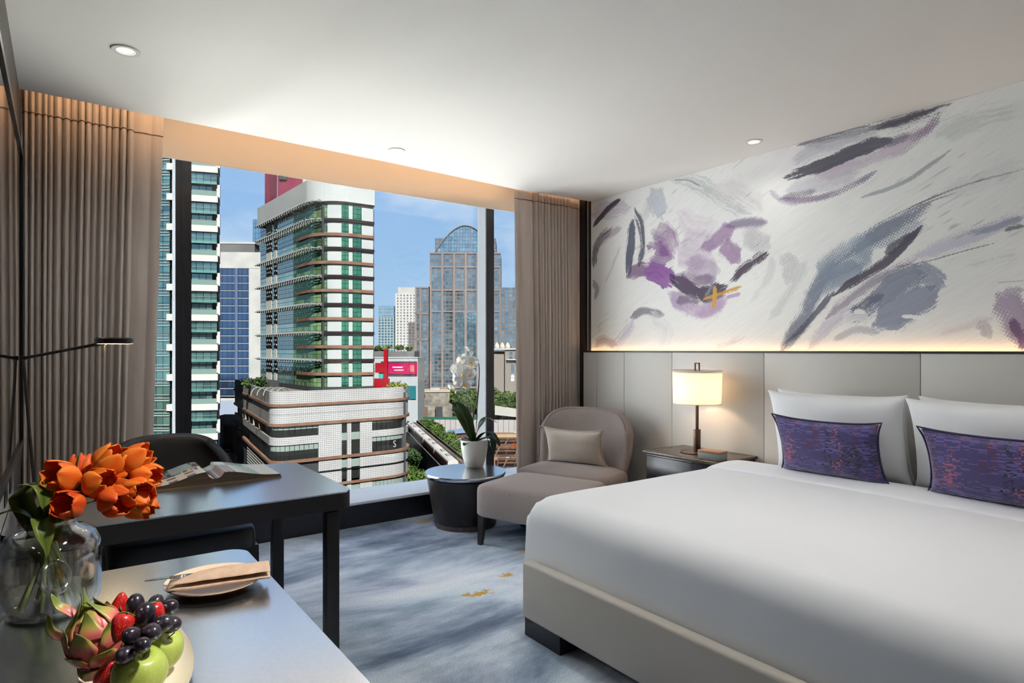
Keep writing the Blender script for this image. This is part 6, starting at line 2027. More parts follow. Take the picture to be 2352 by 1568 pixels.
lt = thing('tulip_leaves', 'green tulip leaves bending over the vase rim', 'leaves', (VX, VY, 0.93))
def cp(r, u, t):                                        # a step to the right, up, and towards the room's near end from the vase mouth
    return (VX + r * CA - t * SA, VY - r * SA - t * CA, 0.945 + u)
blade('leaf', [cp(-0.01, -0.06, 0), cp(-0.045, 0.03, 0.02), cp(-0.045, 0.075, 0.03), cp(0.015, 0.085, 0.05), cp(0.030, 0.035, 0.06)], 0.026, M_tleaf, lt, (0.6, -0.8, 0.3))
blade('leaf', [cp(0.0, -0.05, 0.01), cp(-0.015, 0.01, 0.035), cp(-0.045, 0.035, 0.05), cp(-0.100, 0.012, 0.05)], 0.014, M_tleaf, lt)
blade('leaf', [cp(0.01, -0.02, 0.02), cp(0.025, 0.02, 0.06), cp(0.045, -0.005, 0.08), cp(0.052, -0.055, 0.082)], 0.019, M_tleaf, lt)
blade('leaf', [cp(0.02, -0.02, 0.0), cp(0.06, 0.025, 0.01), cp(0.10, 0.045, 0.02), cp(0.125, 0.05, 0.02)], 0.016, M_tleaf, lt)
blade('leaf', [cp(0.02, -0.04, 0.01), cp(0.04, 0.03, 0.02), cp(0.05, 0.09, 0.0), cp(0.058, 0.150, -0.01)], 0.014, M_tleaf, lt)
blade('leaf', [cp(-0.01, -0.15, 0.0), cp(-0.02, -0.06, 0.02), cp(0.0, 0.01, 0.03), cp(0.02, 0.05, 0.05)], 0.018, M_tleaf, lt)

vs = thing('glass_vase', 'round clear glass vase with dimpled side half full of water', 'vase', (VX, VY, 0.75))
M_vase = thin_glass('vase_glass', (0.955, 0.97, 0.965), 0.05, 0.85)
prof = [(0.0, 0.002), (0.070, 0.0), (0.084, 0.006), (0.091, 0.022), (0.094, 0.06), (0.095, 0.11), (0.092, 0.145), (0.082, 0.168), (0.062, 0.180), (0.050, 0.184), (0.047, 0.192), (0.050, 0.200)]
lathe('body', prof, M_vase, vs, n=64, smooth_deg=80)
lathe('inner_wall', [(0.0, 0.010), (0.064, 0.009), (0.078, 0.014), (0.086, 0.028), (0.0905, 0.06), (0.0915, 0.11), (0.0885, 0.143), (0.079, 0.165), (0.060, 0.177), (0.046, 0.186), (0.046, 0.198), (0.050, 0.200)], M_vase, vs, n=64, smooth_deg=80)
lathe('base_disc', [(0.0, 0.003), (0.080, 0.004), (0.080, 0.008), (0.0, 0.009)], thin_glass('base_glass', (0.90, 0.93, 0.92), 0.10, 0.9), vs, n=48)
lathe('water', [(0.0, 0.012), (0.076, 0.016), (0.0845, 0.03), (0.0895, 0.06), (0.0900, 0.088), (0.0, 0.088)], thin_glass('water', (0.93, 0.955, 0.94), 0.04, 0.5), vs, n=56)
dcen = Vector((0.062 * CA - 0.072 * SA, -0.062 * SA - 0.072 * CA, 0.098))
dv, df = [], []
ax_ = frame_from((dcen.x, dcen.y, 0.1))
for i in range(28):
    a = 2 * PI * i / 28
    for q in range(8):
        b_ = 2 * PI * q / 8
        rr = 1.0 + 0.22 * math.cos(b_)
        dv.append(dcen + ax_ @ Vector((0.024 * rr * math.cos(a), 0.034 * rr * math.sin(a), 0.006 * math.sin(b_))))
for i in range(28):
    for q in range(8):
        df.append((i * 8 + q, i * 8 + (q + 1) % 8, ((i + 1) % 28) * 8 + (q + 1) % 8, ((i + 1) % 28) * 8 + q))
obj('dimple_rim', dv, df, thin_glass('dimple_glass', (0.95, 0.97, 0.97), 0.12, 0.9), vs, False, True)
dv, df = grid_geo(lambda u, v: dcen + ax_ @ Vector((0.021 * v * math.cos(2 * PI * u), 0.031 * v * math.sin(2 * PI * u), -0.012 * (1 - v * v))), 28, 6, True)
obj('dimple_bowl', dv, df, M_vase, vs, False, True)

# ------------------------------------------------------------------ fruit platter
M_china = mat('cream_china', lin((236, 224, 204)), 0.2, spec=0.6)
pc = Vector((0.108, 1.290, 0.75))
pt_ = thing('fruit_platter', 'cream oval platter under the fruit', 'plate', pc)
lathe('dish', [(0.0, 0.004), (0.55, 0.004), (0.60, 0.0), (0.64, 0.004), (0.90, 0.016), (1.0, 0.026), (1.0, 0.030), (0.90, 0.021), (0.62, 0.009), (0.0, 0.008)], M_china, pt_, n=72, sx=0.086, sy=0.215)


def speckle(name, c1, c2, c3, scale, rough=0.3, streak=(1, 1, 1)):
    """skin colour c1 fading to c2, freckled with c3"""
    m = mat(name, lin(c1), rough, col2=lin(c2), nscale=18, nstretch=streak, contrast=(0.35, 0.65))
    nt = m.node_tree; N = nt.nodes; L = nt.links; b = N['Principled BSDF']
    src = b.inputs['Base Color'].links[0].from_socket
    tc = N.new('ShaderNodeTexCoord'); vo = N.new('ShaderNodeTexVoronoi'); vo.inputs['Scale'].default_value = scale
    L.new(tc.outputs['Object'], vo.inputs['Vector'])
    lt_ = N.new('ShaderNodeMath'); lt_.operation = 'LESS_THAN'; lt_.inputs[1].default_value = 0.22; L.new(vo.outputs['Distance'], lt_.inputs[0])
    mx = N.new('ShaderNodeMixRGB'); mx.inputs[2].default_value = (*lin(c3), 1); mf = N.new('ShaderNodeMath'); mf.operation = 'MULTIPLY'; mf.inputs[1].default_value = 0.6
    L.new(lt_.outputs[0], mf.inputs[0]); L.new(mf.outputs[0], mx.inputs[0]); L.new(src, mx.inputs[1]); L.new(mx.outputs[0], b.inputs['Base Color'])
    return m


M_apple = speckle('green_apple_skin', (150, 172, 62), (176, 190, 92), (206, 214, 140), 260, 0.25, (1, 1, 0.4))
M_twig = mat('apple_stalk', lin((92, 70, 40)), 0.7)


def apple(label, c, tilt, r=0.040):
    t = thing('apple', label, 'apple', c, group='green apples on the platter')
    R = Euler(tilt).to_matrix()
    prof = []
    for i in range(25):
        a = PI * i / 24
        rr = r * math.sin(a) ** 0.85 * (1.0 + 0.10 * math.cos(a * 0.9 + PI) * -1)
        z = -r * 0.92 * math.cos(a)
        if i > 18: z -= r * 0.30 * ((i - 18) / 6) ** 2.2
        if i < 4: z += r * 0.16 * ((4 - i) / 4) ** 2
        prof.append((max(rr, 0), z))
    prof[0] = (0, prof[0][1]); prof[-1] = (0, prof[-1][1])
    o = lathe('flesh', prof, M_apple, t, n=36, smooth_deg=180)
    for v in o.data.vertices:
        a = math.atan2(v.co.y, v.co.x); v.co *= 1 + 0.025 * math.cos(5 * a) * (0.5 - v.co.z / r * 0.5) * 0.5
        v.co = R @ v.co
    tube('stalk', [R @ Vector((0, 0, r * 0.55)), R @ Vector((0.002, 0, r * 0.78)), R @ Vector((0.005, 0.001, r * 0.98))], [0.0012, 0.001, 0.0014], M_twig, t, False, 6)
    return t


apple('green apple at the front of the platter', (0.103, 1.164, 0.806), (0.35, 0.15, 0))
apple('green apple half hidden behind the front one', (0.139, 1.236, 0.805), (0.5, 0.5, 0), 0.038)

M_grape = speckle('black_grape_skin', (30, 23, 32), (48, 40, 50), (70, 62, 74), 60, 0.25)
M_rach = mat('grape_stalk', lin((110, 98, 60)), 0.7)
gr = thing('grape_bunch', 'bunch of black grapes on top of the fruit', 'grapes', (0.118, 1.22, 0.80))
gdir = [(0.1, 0.2, 1), (0.2, 0.1, 1), (0.6, 0.4, 0.4), (1, -0.5, 0.5), (1, -0.4, 0.2), (0.8, -0.5, 0.1), (-0.4, -0.5, 0.5), (0.2, -0.9, 0.2), (0.1, -0.8, 0.3), (-0.2, -0.8, 0.2), (0, 0, 1), (-0.3, -0.8, 0), (0.4, 0.2, 0.6)]
gs = [1.15, 1.3, 0.95, 1.15, 1.15, 1.1, 1.1, 1.15, 0.95, 1.15, 1.1, 1.0, 1.1]
for p, dr, s in zip(GRAPES, gdir, gs):
    o = lathe('grape', [(0.0128 * s * math.sin(PI * i / 14), -0.0165 * s * math.cos(PI * i / 14)) for i in range(15)], M_grape, gr, n=18, smooth_deg=180)
    o.data.transform(Matrix.Translation(Vector(p) - XF[gr.name].translation) @ frame_from(dr).to_4x4())
for i in range(0, len(GRAPES) - 1, 2):
    tube('stalk', [GRAPES[i], (Vector(GRAPES[i]) + Vector(GRAPES[i + 1])) / 2 - Vector((0, 0, 0.012)), GRAPES[i + 1]], 0.0013, M_rach, gr, True, 5)

M_straw = speckle('strawberry_skin', (196, 26, 26), (170, 16, 20), (226, 170, 90), 330, 0.3)
M_calyx = mat('strawberry_leaf', lin((132, 146, 62)), 0.6)
for k, (p, dr) in enumerate(zip(STRAW, ((0.1, -0.1, 1), (-0.35, -0.5, -0.75), (0.4, -0.3, -0.8), (0.3, -0.3, 0.8)))):
    t = thing('strawberry', ['red strawberry standing on end behind the grapes', 'red strawberry with green leaves facing up beside the dragon fruit', 'red strawberry between the grapes at the top', 'red strawberry at the lower left of the front apple'][k], 'strawberry', p, group='strawberries on the platter')
    fr_ = frame_from(dr); s = (1.0, 1.0, 0.95, 0.95)[k]
    o = lathe('berry', [(0.0, -0.015 * s), (0.009 * s, -0.0155 * s), (0.0158 * s, -0.011 * s), (0.0172 * s, -0.004 * s), (0.0146 * s, 0.007 * s), (0.0098 * s, 0.018 * s), (0.0048 * s, 0.026 * s), (0.0, 0.029 * s)], M_straw, t, n=22, smooth_deg=180)
    o.data.transform(fr_.to_4x4())
    for q in range(7):
        a = 2 * PI * q / 7
        d0 = Vector((math.cos(a), math.sin(a), 0))
        pts = [fr_ @ Vector((0, 0, -0.0150 * s)) + Vector(p), fr_ @ (d0 * 0.008 * s + Vector((0, 0, -0.0175 * s))) + Vector(p), fr_ @ (d0 * 0.016 * s + Vector((0, 0, -0.014 * s))) + Vector(p)]
        v, f = [], []
        sd = fr_ @ Vector((-math.sin(a), math.cos(a), 0)) * 0.003
        v = [pts[0] - sd * 0.5, pts[0] + sd * 0.5, pts[1] + sd, pts[1] - sd, pts[2]]
        o = obj('sepal', v, [(0, 1, 2, 3), (3, 2, 4)], M_calyx, t, True); solidify(o, 0.0006, 0)
org = thing('orange', 'orange half hidden behind the strawberries', 'orange', (0.098, 1.385, 0.789))
lathe('peel', [(0.031 * math.sin(PI * i / 20), -0.029 * math.cos(PI * i / 20)) for i in range(21)], mat('orange_peel', lin((226, 128, 40)), 0.4, bump=0.25, bscale=900), org, n=30, smooth_deg=180)

# dragon fruit: pink body wrapped in scales, long green tips
def scale_material():
    m = bpy.data.materials.new('dragon_scale'); m.use_nodes = True
    nt = m.node_tree; N = nt.nodes; L = nt.links; b = N['Principled BSDF']; b.inputs['Roughness'].default_value = 0.4
    uv = N.new('ShaderNodeUVMap'); sp = N.new('ShaderNodeSeparateXYZ'); L.new(uv.outputs[0], sp.inputs[0])
    nz = N.new('ShaderNodeTexNoise'); nz.inputs['Scale'].default_value = 3; L.new(uv.outputs[0], nz.inputs['Vector'])
    s = N.new('ShaderNodeMath'); s.operation = 'MULTIPLY_ADD'; s.inputs[1].default_value = 0.25; L.new(nz.outputs['Fac'], s.inputs[0]); L.new(sp.outputs[1], s.inputs[2])
    rp = N.new('ShaderNodeValToRGB'); c = rp.color_ramp
    c.elements[0].position = 0.30; c.elements[0].color = (*lin((198, 92, 92)), 1)
    c.elements[1].position = 1.0; c.elements[1].color = (*lin((104, 118, 48)), 1)
    for p_, cc in ((0.50, (206, 120, 100)), (0.66, (170, 150, 70)), (0.80, (124, 136, 56))):
        e_ = c.elements.new(p_); e_.color = (*lin(cc), 1)
    L.new(s.outputs[0], rp.inputs[0]); L.new(rp.outputs[0], b.inputs['Base Color'])
    return m


M_scale = scale_material()
df_ = thing('dragon_fruit', 'pink dragon fruit with curling green scale tips', 'dragon fruit', (0.052, 1.297, 0.822))
dfr = frame_from((-0.10 * CA - 0.25 * SA, 0.10 * SA - 0.25 * CA, 0.9))
o = lathe('flesh', [(0.046 * math.sin(PI * i / 20) ** 0.9, -0.052 * math.cos(PI * i / 20)) for i in range(21)], mat('dragon_skin', lin((196, 88, 92)), 0.4, col2=lin((210, 116, 104)), nscale=25), df_, n=32, smooth_deg=180)
o.data.transform(dfr.to_4x4())


def dscale(lat, lon, ln, w, lift, curl, seed):
    """one scale: hugs the body at its root, lifts off to a pointed tip"""
    NU, NV = 6, 10
    verts, faces, uvs = [], [], []
    for j in range(NV + 1):
        v = j / NV
        la = lat + min(v, 0.62) * 0.62
        rr = 0.0475 + 0.0012
        for i in range(NU + 1):
            u = 2 * i / NU - 1
            ww = w * (1 - max(0, (v - 0.35) / 0.65) ** 1.3) * (0.75 + 0.25 * min(1, v * 3))
            lo = lon + u * ww
            lab = la - 0.10 * u * u * (1 - v)
            p = Vector((math.cos(lab) * math.cos(lo) * 0.0470, math.cos(lab) * math.sin(lo) * 0.0470, math.sin(lab) * 0.0530))
            out = Vector((math.cos(lab) * math.cos(lo), math.cos(lab) * math.sin(lo), math.sin(lab))).normalized()
            k = max(0, v - 0.45) / 0.55
            upv = Vector((-math.sin(la) * math.cos(lon), -math.sin(la) * math.sin(lon), math.cos(la)))
            p = p + out * (0.0010 + 0.0035 * v + lift * k * k) + upv * ln * k + Vector((0, 0, -curl * k * k))
            if k > 0: p = p - (Vector((-math.sin(lon), math.cos(lon), 0)) * u * ww * 0.012 * k)
            verts.append(Vector((0.052, 1.297, 0.822)) + dfr @ p)
    for j in range(NV):
        for i in range(NU):
            a = j * (NU + 1) + i
            faces.append((a, a + 1, a + NU + 2, a + NU + 1)); uvs.append([(i / NU, j / NV), ((i + 1) / NU, j / NV), ((i + 1) / NU, (j + 1) / NV), (i / NU, (j + 1) / NV)])
    o = obj('scale', verts, faces, M_scale, df_, True, True, uvs); solidify(o, 0.0012, 0); return o


r = random.Random(4)
LON0 = math.atan2(-1, -0.4)
for ring, (lat, n, ln, w) in enumerate(((-0.95, 5, 0.008, 0.60), (-0.42, 6, 0.012, 0.55), (0.10, 6, 0.018, 0.52), (0.52, 5, 0.030, 0.55))):
    for q in range(n):
        dscale(lat + r.uniform(-0.08, 0.08), 2 * PI * (q + 0.5 * (ring % 2)) / n + r.uniform(-0.1, 0.1), ln * r.uniform(0.8, 1.3), w, r.uniform(0.002, 0.010), r.uniform(-0.004, 0.006), ring * 10 + q)
for q, (lon, ln, lift, curl, w) in enumerate(((2.4, 0.060, 0.014, 0.0, 0.62), (-0.6, 0.062, 0.010, 0.0, 0.60), (0.9, 0.030, 0.020, 0.010, 0.4), (3.9, 0.034, 0.040, 0.012, 0.42), (-1.6, 0.020, 0.012, 0.006, 0.5))):
    dscale(0.80, lon, ln, w, lift, curl, 60 + q)
for q, pts in enumerate(([(-0.040, 0.000, 0.010), (-0.062, 0.004, 0.004), (-0.080, 0.004, 0.016), (-0.083, 0.004, 0.042)], [(-0.028, 0.0, 0.030), (-0.048, 0.004, 0.048), (-0.064, 0.006, 0.058), (-0.076, 0.008, 0.080)])):
    blade('scale_tip', [(0.052 + a * CA - t * SA, 1.297 - a * SA - t * CA, 0.822 + b_) for a, t, b_ in pts], 0.0085, M_scale, df_, (0.3, -0.6, 0.7))

# ------------------------------------------------------------------ plate with napkin, knife and fork
sp_ = thing('side_plate', 'small cream plate under the folded napkin', 'plate', (0.300, 1.640, 0.75))
lathe('dish', [(0.0, 0.003), (0.055, 0.003), (0.058, 0.0), (0.062, 0.003), (0.092, 0.010), (0.108, 0.020), (0.108, 0.0225), (0.090, 0.0135), (0.060, 0.007), (0.0, 0.006)], mat('blush_china', lin((226, 196, 166)), 0.22), sp_, n=64)
nd = Vector((0.193, -0.037, 0)).normalized(); ndp = Vector((0.037, 0.193, 0)).normalized()
npk = thing('napkin', 'brown paper napkin pouch folded on the small plate', 'napkin', (0.300, 1.612, 0.77))
M_paper = mat('brown_paper', lin((196, 168, 142)), 0.85, col2=lin((180, 152, 128)), nscale=30, bump=0.15, bscale=120)


def nap(u, v, lift=0.0, cut=0.0):
    x = -0.100 + cut * (v) + u * (0.215 - cut * v); y = -0.042 + v * 0.084
    z = 0.0275 + lift + 0.010 * math.sin(PI * v) * (0.6 + 0.4 * math.sin(PI * min(1, u * 1.2))) + 0.0016 * mnoise.noise(Vector((u * 6, v * 4, lift * 50)))
    c = Vector((0.300, 1.612, 0.75)) + nd * x + ndp * y
    return (c.x, c.y, 0.75 + z)


v, f = grid_geo(lambda u, v: nap(u, v, 0.0), 24, 12); o = obj('back_sheet', v, f, M_paper, npk, True, True); solidify(o, 0.001, 0)
v, f = grid_geo(lambda u, v: nap(u, v, 0.0150, 0.100), 24, 12); o = obj('front_flap', v, f, M_paper, npk, True, True); solidify(o, 0.001, 0)
v, f = tube_geo([nap(u / 10, 0.0, 0.002) for u in range(11)], [0.0042 - 0.0001 * u for u in range(11)], 8); obj('rolled_edge', v, f, M_paper, npk, True, True)
M_cut = mat('polished_steel', (0.75, 0.75, 0.76), 0.12, metal=1.0)
NC = Vector((0.300, 1.612, 0.75))
def at_n(x, y, z): p = NC + nd * x + ndp * y; return (p.x, p.y, 0.75 + z)
kn = thing('knife', 'steel table knife sticking out of the napkin', 'knife', at_n(-0.09, 0.02, 0.0405))
bl = [(-0.150, 0.012), (-0.135, 0.020), (-0.085, 0.022), (-0.03, 0.022), (-0.03, 0.010), (-0.085, 0.009), (-0.135, 0.008)]
v = [at_n(x, y, 0.0410) for x, y in bl] + [at_n(x, y, 0.0427) for x, y in bl]
n = len(bl); obj('blade', v, [tuple(range(n))[::-1], tuple(range(n, 2 * n))] + [(i, (i + 1) % n, n + (i + 1) % n, n + i) for i in range(n)], M_cut, kn, True)
v, f = tube_geo([at_n(-0.03, 0.016, 0.0420), at_n(0.0, 0.016, 0.0435), at_n(0.06, 0.016, 0.0445)], [0.004, 0.0055, 0.006], 8); obj('handle', v, f, M_cut, kn, True, True)
fk = thing('fork', 'steel fork lying beside the knife in the napkin', 'fork', at_n(-0.09, 0.0, 0.0405))
for q in range(4):
    y = -0.008 + q * 0.0055
    v, f = tube_geo([at_n(-0.100, y, 0.0465), at_n(-0.080, y, 0.0440), at_n(-0.062, y, 0.0450)], [0.0009, 0.0013, 0.0015], 5); obj('tine', v, f, M_cut, fk, True, True)
v, f = grid_geo(lambda u, v_: at_n(-0.063 + 0.03 * u, 0.0 + (v_ - 0.5) * 0.022 * (1 - 0.6 * u * u), 0.0385 + 0.001 * math.sin(PI * u)), 6, 4); o = obj('neck', v, f, M_cut, fk, True, True); solidify(o, 0.0015, 0)
v, f = tube_geo([at_n(-0.034, 0.0, 0.0455), at_n(0.0, -0.002, 0.0450), at_n(0.06, -0.006, 0.0445)], [0.003, 0.0035, 0.0045], 6); obj('handle', v, f, M_cut, fk, True, True)

# ------------------------------------------------------------------ open book on the desk
bk_ = thing('book', 'large open picture book lying on the desk', 'book', (0.545, 3.035, 0.75))
M_cover = mat('book_cover', lin((150, 128, 104)), 0.6)
M_pages = mat('page_block', lin((120, 112, 106)), 0.8, col2=lin((92, 86, 82)), nscale=400, nstretch=(0.02, 0.02, 1), contrast=(0.4, 0.6))


def print_material():
    m = bpy.data.materials.new('page_print'); m.use_nodes = True
    nt = m.node_tree; b = nt.nodes['Principled BSDF']; b.inputs['Roughness'].default_value = 0.25
    ca = nt.nodes.new('ShaderNodeVertexColor'); ca.layer_name = 'print'; nt.links.new(ca.outputs['Color'], b.inputs['Base Color'])
    return m


M_print = print_material()
SPX = 0.530
def page_z(t, side):                                    # t: 0 at the spine, 1 at the fore edge
    hump = (0.034 if side < 0 else 0.026)
    return 0.010 + hump * (t ** 0.35 if t < 0.12 else 1) * math.exp(-((t - 0.16) / 0.42) ** 2) * (min(1, t / 0.10)) + 0.010 * (1 - t)
box('cover', 0.285, SPX - 0.012, 2.885, 3.190, 0.750, 0.7535, M_cover, bk_, True)
box('cover', SPX + 0.012, 0.805, 2.885, 3.190, 0.750, 0.7535, M_cover, bk_, True)
box('spine', SPX - 0.013, SPX + 0.013, 2.885, 3.190, 0.750, 0.7545, M_cover, bk_, True)
for side in (-1, 1):
    wd = 0.238 if side < 0 else 0.268
    NU, NV = 64, 64
    verts = []
    for j in range(NV + 1):
        for i in range(NU + 1):
            t = i / NU
            verts.append((SPX + side * (0.002 + wd * t), 2.890 + 0.295 * j / NV, 0.7535 + page_z(t, side)))
    faces = []
    for j in range(NV):
        for i in range(NU):
            a = j * (NU + 1) + i; q = (a, a + 1, a + NU + 2, a + NU + 1)
            faces.append(q if side > 0 else q[::-1])
    pg_ = obj('page', verts, faces, M_print, bk_, True, True)
    at_ = pg_.data.color_attributes.new('print', 'FLOAT_COLOR', 'POINT')
    rr = random.Random(side + 5)
    cols = []
    book_c = [(196, 84, 60), (220, 180, 70), (70, 130, 150), (120, 80, 120), (230, 226, 216), (60, 90, 140), (196, 120, 140)]
    for j in range(NV + 1):
        for i in range(NU + 1):
            t, y = i / NU, j / NV
            c = (214, 214, 210)
            if side < 0:
                if y > 0.42: c = (70, 74, 78) if (int(t * 9) + int(y * 6)) % 3 else (120, 130, 134)
                if y > 0.50 and 0.25 < t < 0.6: c = (150, 170, 176)
                if 0.34 < y < 0.60 and t < 0.45: c = book_c[int(t * 26) % 7] if y < 0.52 else (176, 164, 120)
                if y < 0.40 and 0.25 < t < 0.9: c = (206, 200, 194) if (int(t * 7) % 2 or int(y * 9) % 2) else (110, 104, 102)
                if t > 0.82: c = book_c[int(y * 22) % 7]
            else:
                k = 0.5 + 0.5 * math.sin(t * 12 + y * 3)
                c = tuple(int(a * k + b * (1 - k)) for a, b in zip((170, 192, 188), (206, 214, 208)))
                if t < 0.30 and y < 0.7: c = (170, 150, 146) if int(t * 30) % 2 else (120, 110, 112)
                if 0.3 < t < 0.6 and y > 0.72: c = (120, 140, 138)
                if t > 0.68: c = (226, 228, 224)
            cols.extend((*lin(c), 1))
    at_.data.foreach_set('color', cols)
    # paper block below the open page
    V, Fc = [], []
    n = 24
    for y in (2.891, 3.184):
        for i in range(n + 1): V.append((SPX + side * (0.003 + wd * i / n), y, 0.7535 + page_z(i / n, side) - 0.0005))
        for i in range(n + 1): V.append((SPX + side * (0.003 + wd * i / n), y, 0.7537))
    N2 = 2 * (n + 1)
    for i in range(n):
        Fc.append((i, i + 1, n + 2 + i, n + 1 + i)); Fc.append((N2 + i, N2 + i + 1, N2 + n + 2 + i, N2 + n + 1 + i))
    Fc.append((n, N2 + n, N2 + 2 * n + 1, 2 * n + 1))
    obj('page_block', V, Fc, M_pages, bk_, True)

# ------------------------------------------------------------------ desk lamp, tray and dish
M_lampb = mat('black_bronze', (0.020, 0.018, 0.017), 0.35, metal=0.4)
dl = thing('desk_lamp', 'slim black desk lamp with long arm and glowing disc head', 'lamp', (-0.080, 3.130, 0.75))
lathe('base', [(0.0, 0.0), (0.038, 0.0), (0.040, 0.004), (0.038, 0.012), (0.0, 0.013)], M_lampb, dl, n=32)
tube('rod', [(-0.085, 3.130, 0.762), (-0.112, 3.06, 1.20), (-0.116, 3.03, 1.288)], 0.0055, M_lampb, dl, True, 10)
J = Vector((-0.116, 3.03, 1.288)); D0 = Vector((0.158, 2.70, 1.352)); dd_ = (D0 - J).normalized()
tube('arm', [J - dd_ * 0.002, D0 - dd_ * 0.085], 0.0058, M_lampb, dl, True, 10)
tube('arm_sleeve', [D0 - dd_ * 0.086, D0 - dd_ * 0.040], 0.0082, M_lampb, dl, True, 12)
lathe('joint', [(0.0, -0.010), (0.009, -0.008), (0.009, 0.008), (0.0, 0.010)], M_lampb, dl, at=(J - XF[dl.name].translation)[:], n=16)
hl = lathe('head', [(0.0, 0.012), (0.056, 0.012), (0.060, 0.008), (0.060, -0.008), (0.057, -0.0105), (0.055, -0.008), (0.0, -0.008)], M_lampb, dl, at=(D0 - XF[dl.name].translation)[:], n=48)
lathe('light_disc', [(0.053, -0.0105), (0.0, -0.0105)], emis('disc_glow', (1.0, 0.72, 0.36), 10.0), hl, at=(D0 - XF[dl.name].translation)[:], n=40)
tube('switch_pin', [tuple(D0 - dd_ * 0.045 + Vector((0, 0, -0.008))), tuple(D0 - dd_ * 0.047 + Vector((0, 0, -0.048)))], 0.0022, M_lampb, dl, True, 8)
lathe('rivet', [(0.0, -0.003), (0.003, 0.0), (0.0, 0.003)], M_bronze, dl, at=(D0 - dd_ * 0.032 + Vector((0.004, -0.010, 0.003)) - XF[dl.name].translation)[:], n=10)
area('disc_light', (D0.x, D0.y, D0.z - 0.0125), (0, 0, 0), 0.09, 0.09, 0.9, (1.0, 0.74, 0.42), dl)

tr_ = thing('desk_tray', 'small black tray at the back of the desk', 'tray', (-0.015, 3.14, 0.75))
box('bottom', -0.048, 0.038, 3.09, 3.19, 0.750, 0.754, M_black, tr_, True)
for x0, x1, y0, y1 in ((-0.048, 0.038, 3.09, 3.094), (-0.048, 0.038, 3.186, 3.19), (-0.048, -0.044, 3.094, 3.186), (0.034, 0.038, 3.094, 3.186)):
    box('side', x0, x1, y0, y1, 0.754, 0.79, M_black, tr_, True)
dh = thing('dark_dish', 'low round dark dish at the left end of the desk', 'dish', (-0.088, 2.615, 0.75))
lathe('bowl', [(0.0, 0.0), (0.028, 0.0), (0.031, 0.016), (0.030, 0.018), (0.027, 0.006), (0.0, 0.005)], M_nsw, dh, n=36)

# ------------------------------------------------------------------ orchid on the side table
M_pot = mat('white_ceramic', (0.74, 0.73, 0.70), 0.35)
oc = thing('orchid', 'white orchid in cream pot on the side table', 'plant', (2.642, 4.180, 0.400))
lathe('pot', [(0.0, 0.0), (0.066, 0.0), (0.072, 0.006), (0.090, 0.07), (0.104, 0.15), (0.110, 0.212), (0.107, 0.214), (0.100, 0.150), (0.0, 0.145)], M_pot, oc, n=56)
lathe('moss', [(0.0, 0.190), (0.06, 0.188), (0.103, 0.180), (0.102, 0.172), (0.0, 0.170)], mat('dark_moss', lin((62, 48, 36)), 0.95, bump=0.6, bscale=120), oc, n=32)
M_ostem = mat('orchid_stem', lin((58, 44, 34)), 0.5)
M_oleaf = petal_material('orchid_leaf', lin((46, 66, 36)), lin((84, 108, 62)), 0.25)
M_opet = petal_material('orchid_petal', (0.93, 0.93, 0.91), (0.95, 0.95, 0.94), 0.5)
M_olip = mat('orchid_lip', lin((228, 186, 92)), 0.5)
OFF = Vector((2.642, 4.180, 0.58)) - Vector((ORCHID_STEM[0][0], ORCHID_STEM[0][1], 0.58))
stem = [Vector(p) + Vector((OFF.x, OFF.y, 0)) for p in ORCHID_STEM]
stem[0].z = 0.585
P = spline(stem, 6)
tube('flower_stem', P, [0.0055 - 0.0035 * i / len(P) for i in range(len(P))], M_ostem, oc, True, 8)
tube('support_stake', [stem[0] + Vector((0.008, 0.004, 0)), stem[3] + Vector((0.006, 0.003, 0))], 0.0022, M_ostem, oc, True, 6)
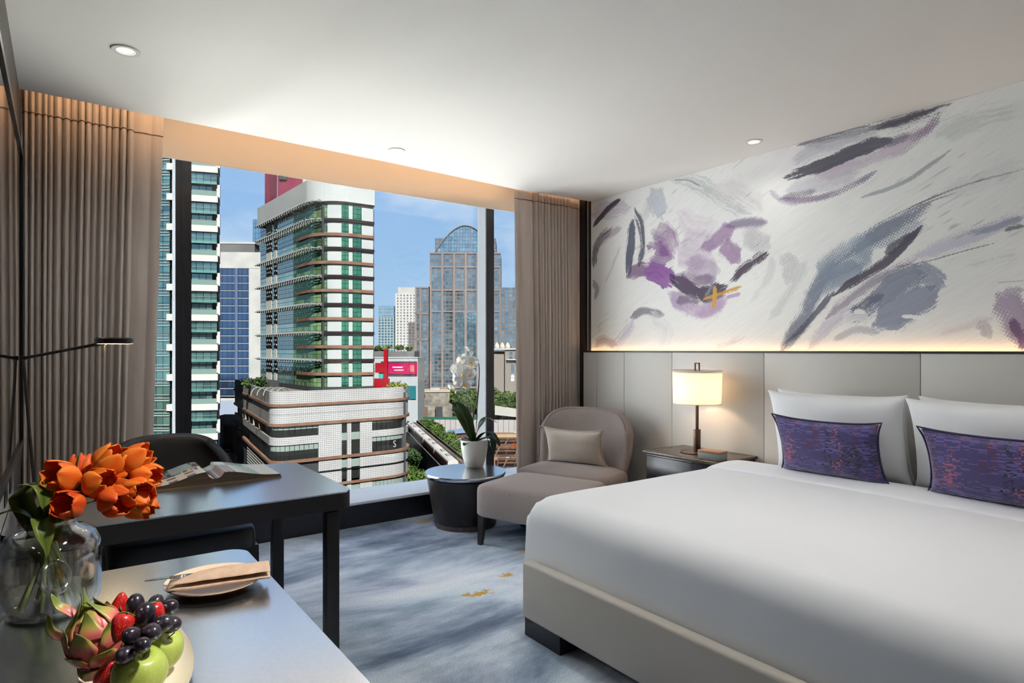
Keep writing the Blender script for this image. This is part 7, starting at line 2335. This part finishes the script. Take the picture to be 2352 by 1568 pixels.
for k, pts in enumerate(ORCHID_LEAVES):
    q = [Vector(p) + Vector((OFF.x, OFF.y, 0)) for p in pts]
    q[0] = Vector((2.642, 4.180, 0.590))
    q[1].z -= 0.01
    blade('leaf', q, [0.034, 0.030, 0.036, 0.032, 0.030, 0.026, 0.040, 0.034][k], M_oleaf, oc, (0, 0, 1) if k > 1 else (-0.58, -0.81, 0.25), 0.18)


def orchid_flower(c, ax, s, k):
    fr_ = frame_from(ax)
    c = Vector(c) + Vector((OFF.x, OFF.y, 0))
    f = lathe('blossom', [(0.0, -0.004 * s), (0.006 * s, 0.0), (0.004 * s, 0.006 * s), (0.0, 0.009 * s)], M_olip, oc, at=(0, 0, 0), n=10)
    f.data.transform(Matrix.Translation(c - XF[oc.name].translation) @ fr_.to_4x4())
    spec = [(90, 0.050, 0.021), (210, 0.048, 0.019), (330, 0.048, 0.019), (20, 0.052, 0.034), (160, 0.052, 0.034)]
    for a, ln, w in spec:
        a = math.radians(a + (k * 37 % 20 - 10)); ln *= s; w *= s
        def fn(u, v):
            t = u; hw = w * math.sin(PI * (0.06 + 0.94 * t) ** 0.8) ** 0.55 if t < 0.99 else w * 0.15
            y = (2 * v - 1) * hw
            p = Vector((math.cos(a) * ln * t - math.sin(a) * y, math.sin(a) * ln * t + math.cos(a) * y, 0.010 * s * t * t * -1 + 0.006 * s * math.cos(v * PI * 2) * t + (0.002 * s if w > 0.025 * s else 0)))
            return c + fr_ @ p
        v, fc = grid_geo(fn, 9, 6)
        o = obj('petal', v, fc, M_opet, f, True, True, [[(0.5, 0.5)] * len(q) for q in fc]); solidify(o, 0.0008, 0)
    v, fc = grid_geo(lambda u, v_: c + fr_ @ Vector(((v_ - 0.5) * 0.022 * s * (1 - 0.4 * u), -0.004 * s - 0.020 * s * u, 0.006 * s + 0.012 * s * math.sin(PI * u) * (1 - 0.5 * abs(2 * v_ - 1)))), 6, 5)
    o = obj('lip', v, fc, M_olip, f, True, True); solidify(o, 0.0008, 0)


for k, (c, ax, s) in enumerate(ORCHIDS): orchid_flower(c, ax, s * 1.25, k)
b_ = lathe('bud', [(0.011 * math.sin(PI * i / 10), -0.014 * math.cos(PI * i / 10)) for i in range(11)], mat('orchid_bud', lin((206, 196, 150)), 0.5), oc, n=14, smooth_deg=180)
b_.data.transform(Matrix.Translation(stem[-1] - XF[oc.name].translation))
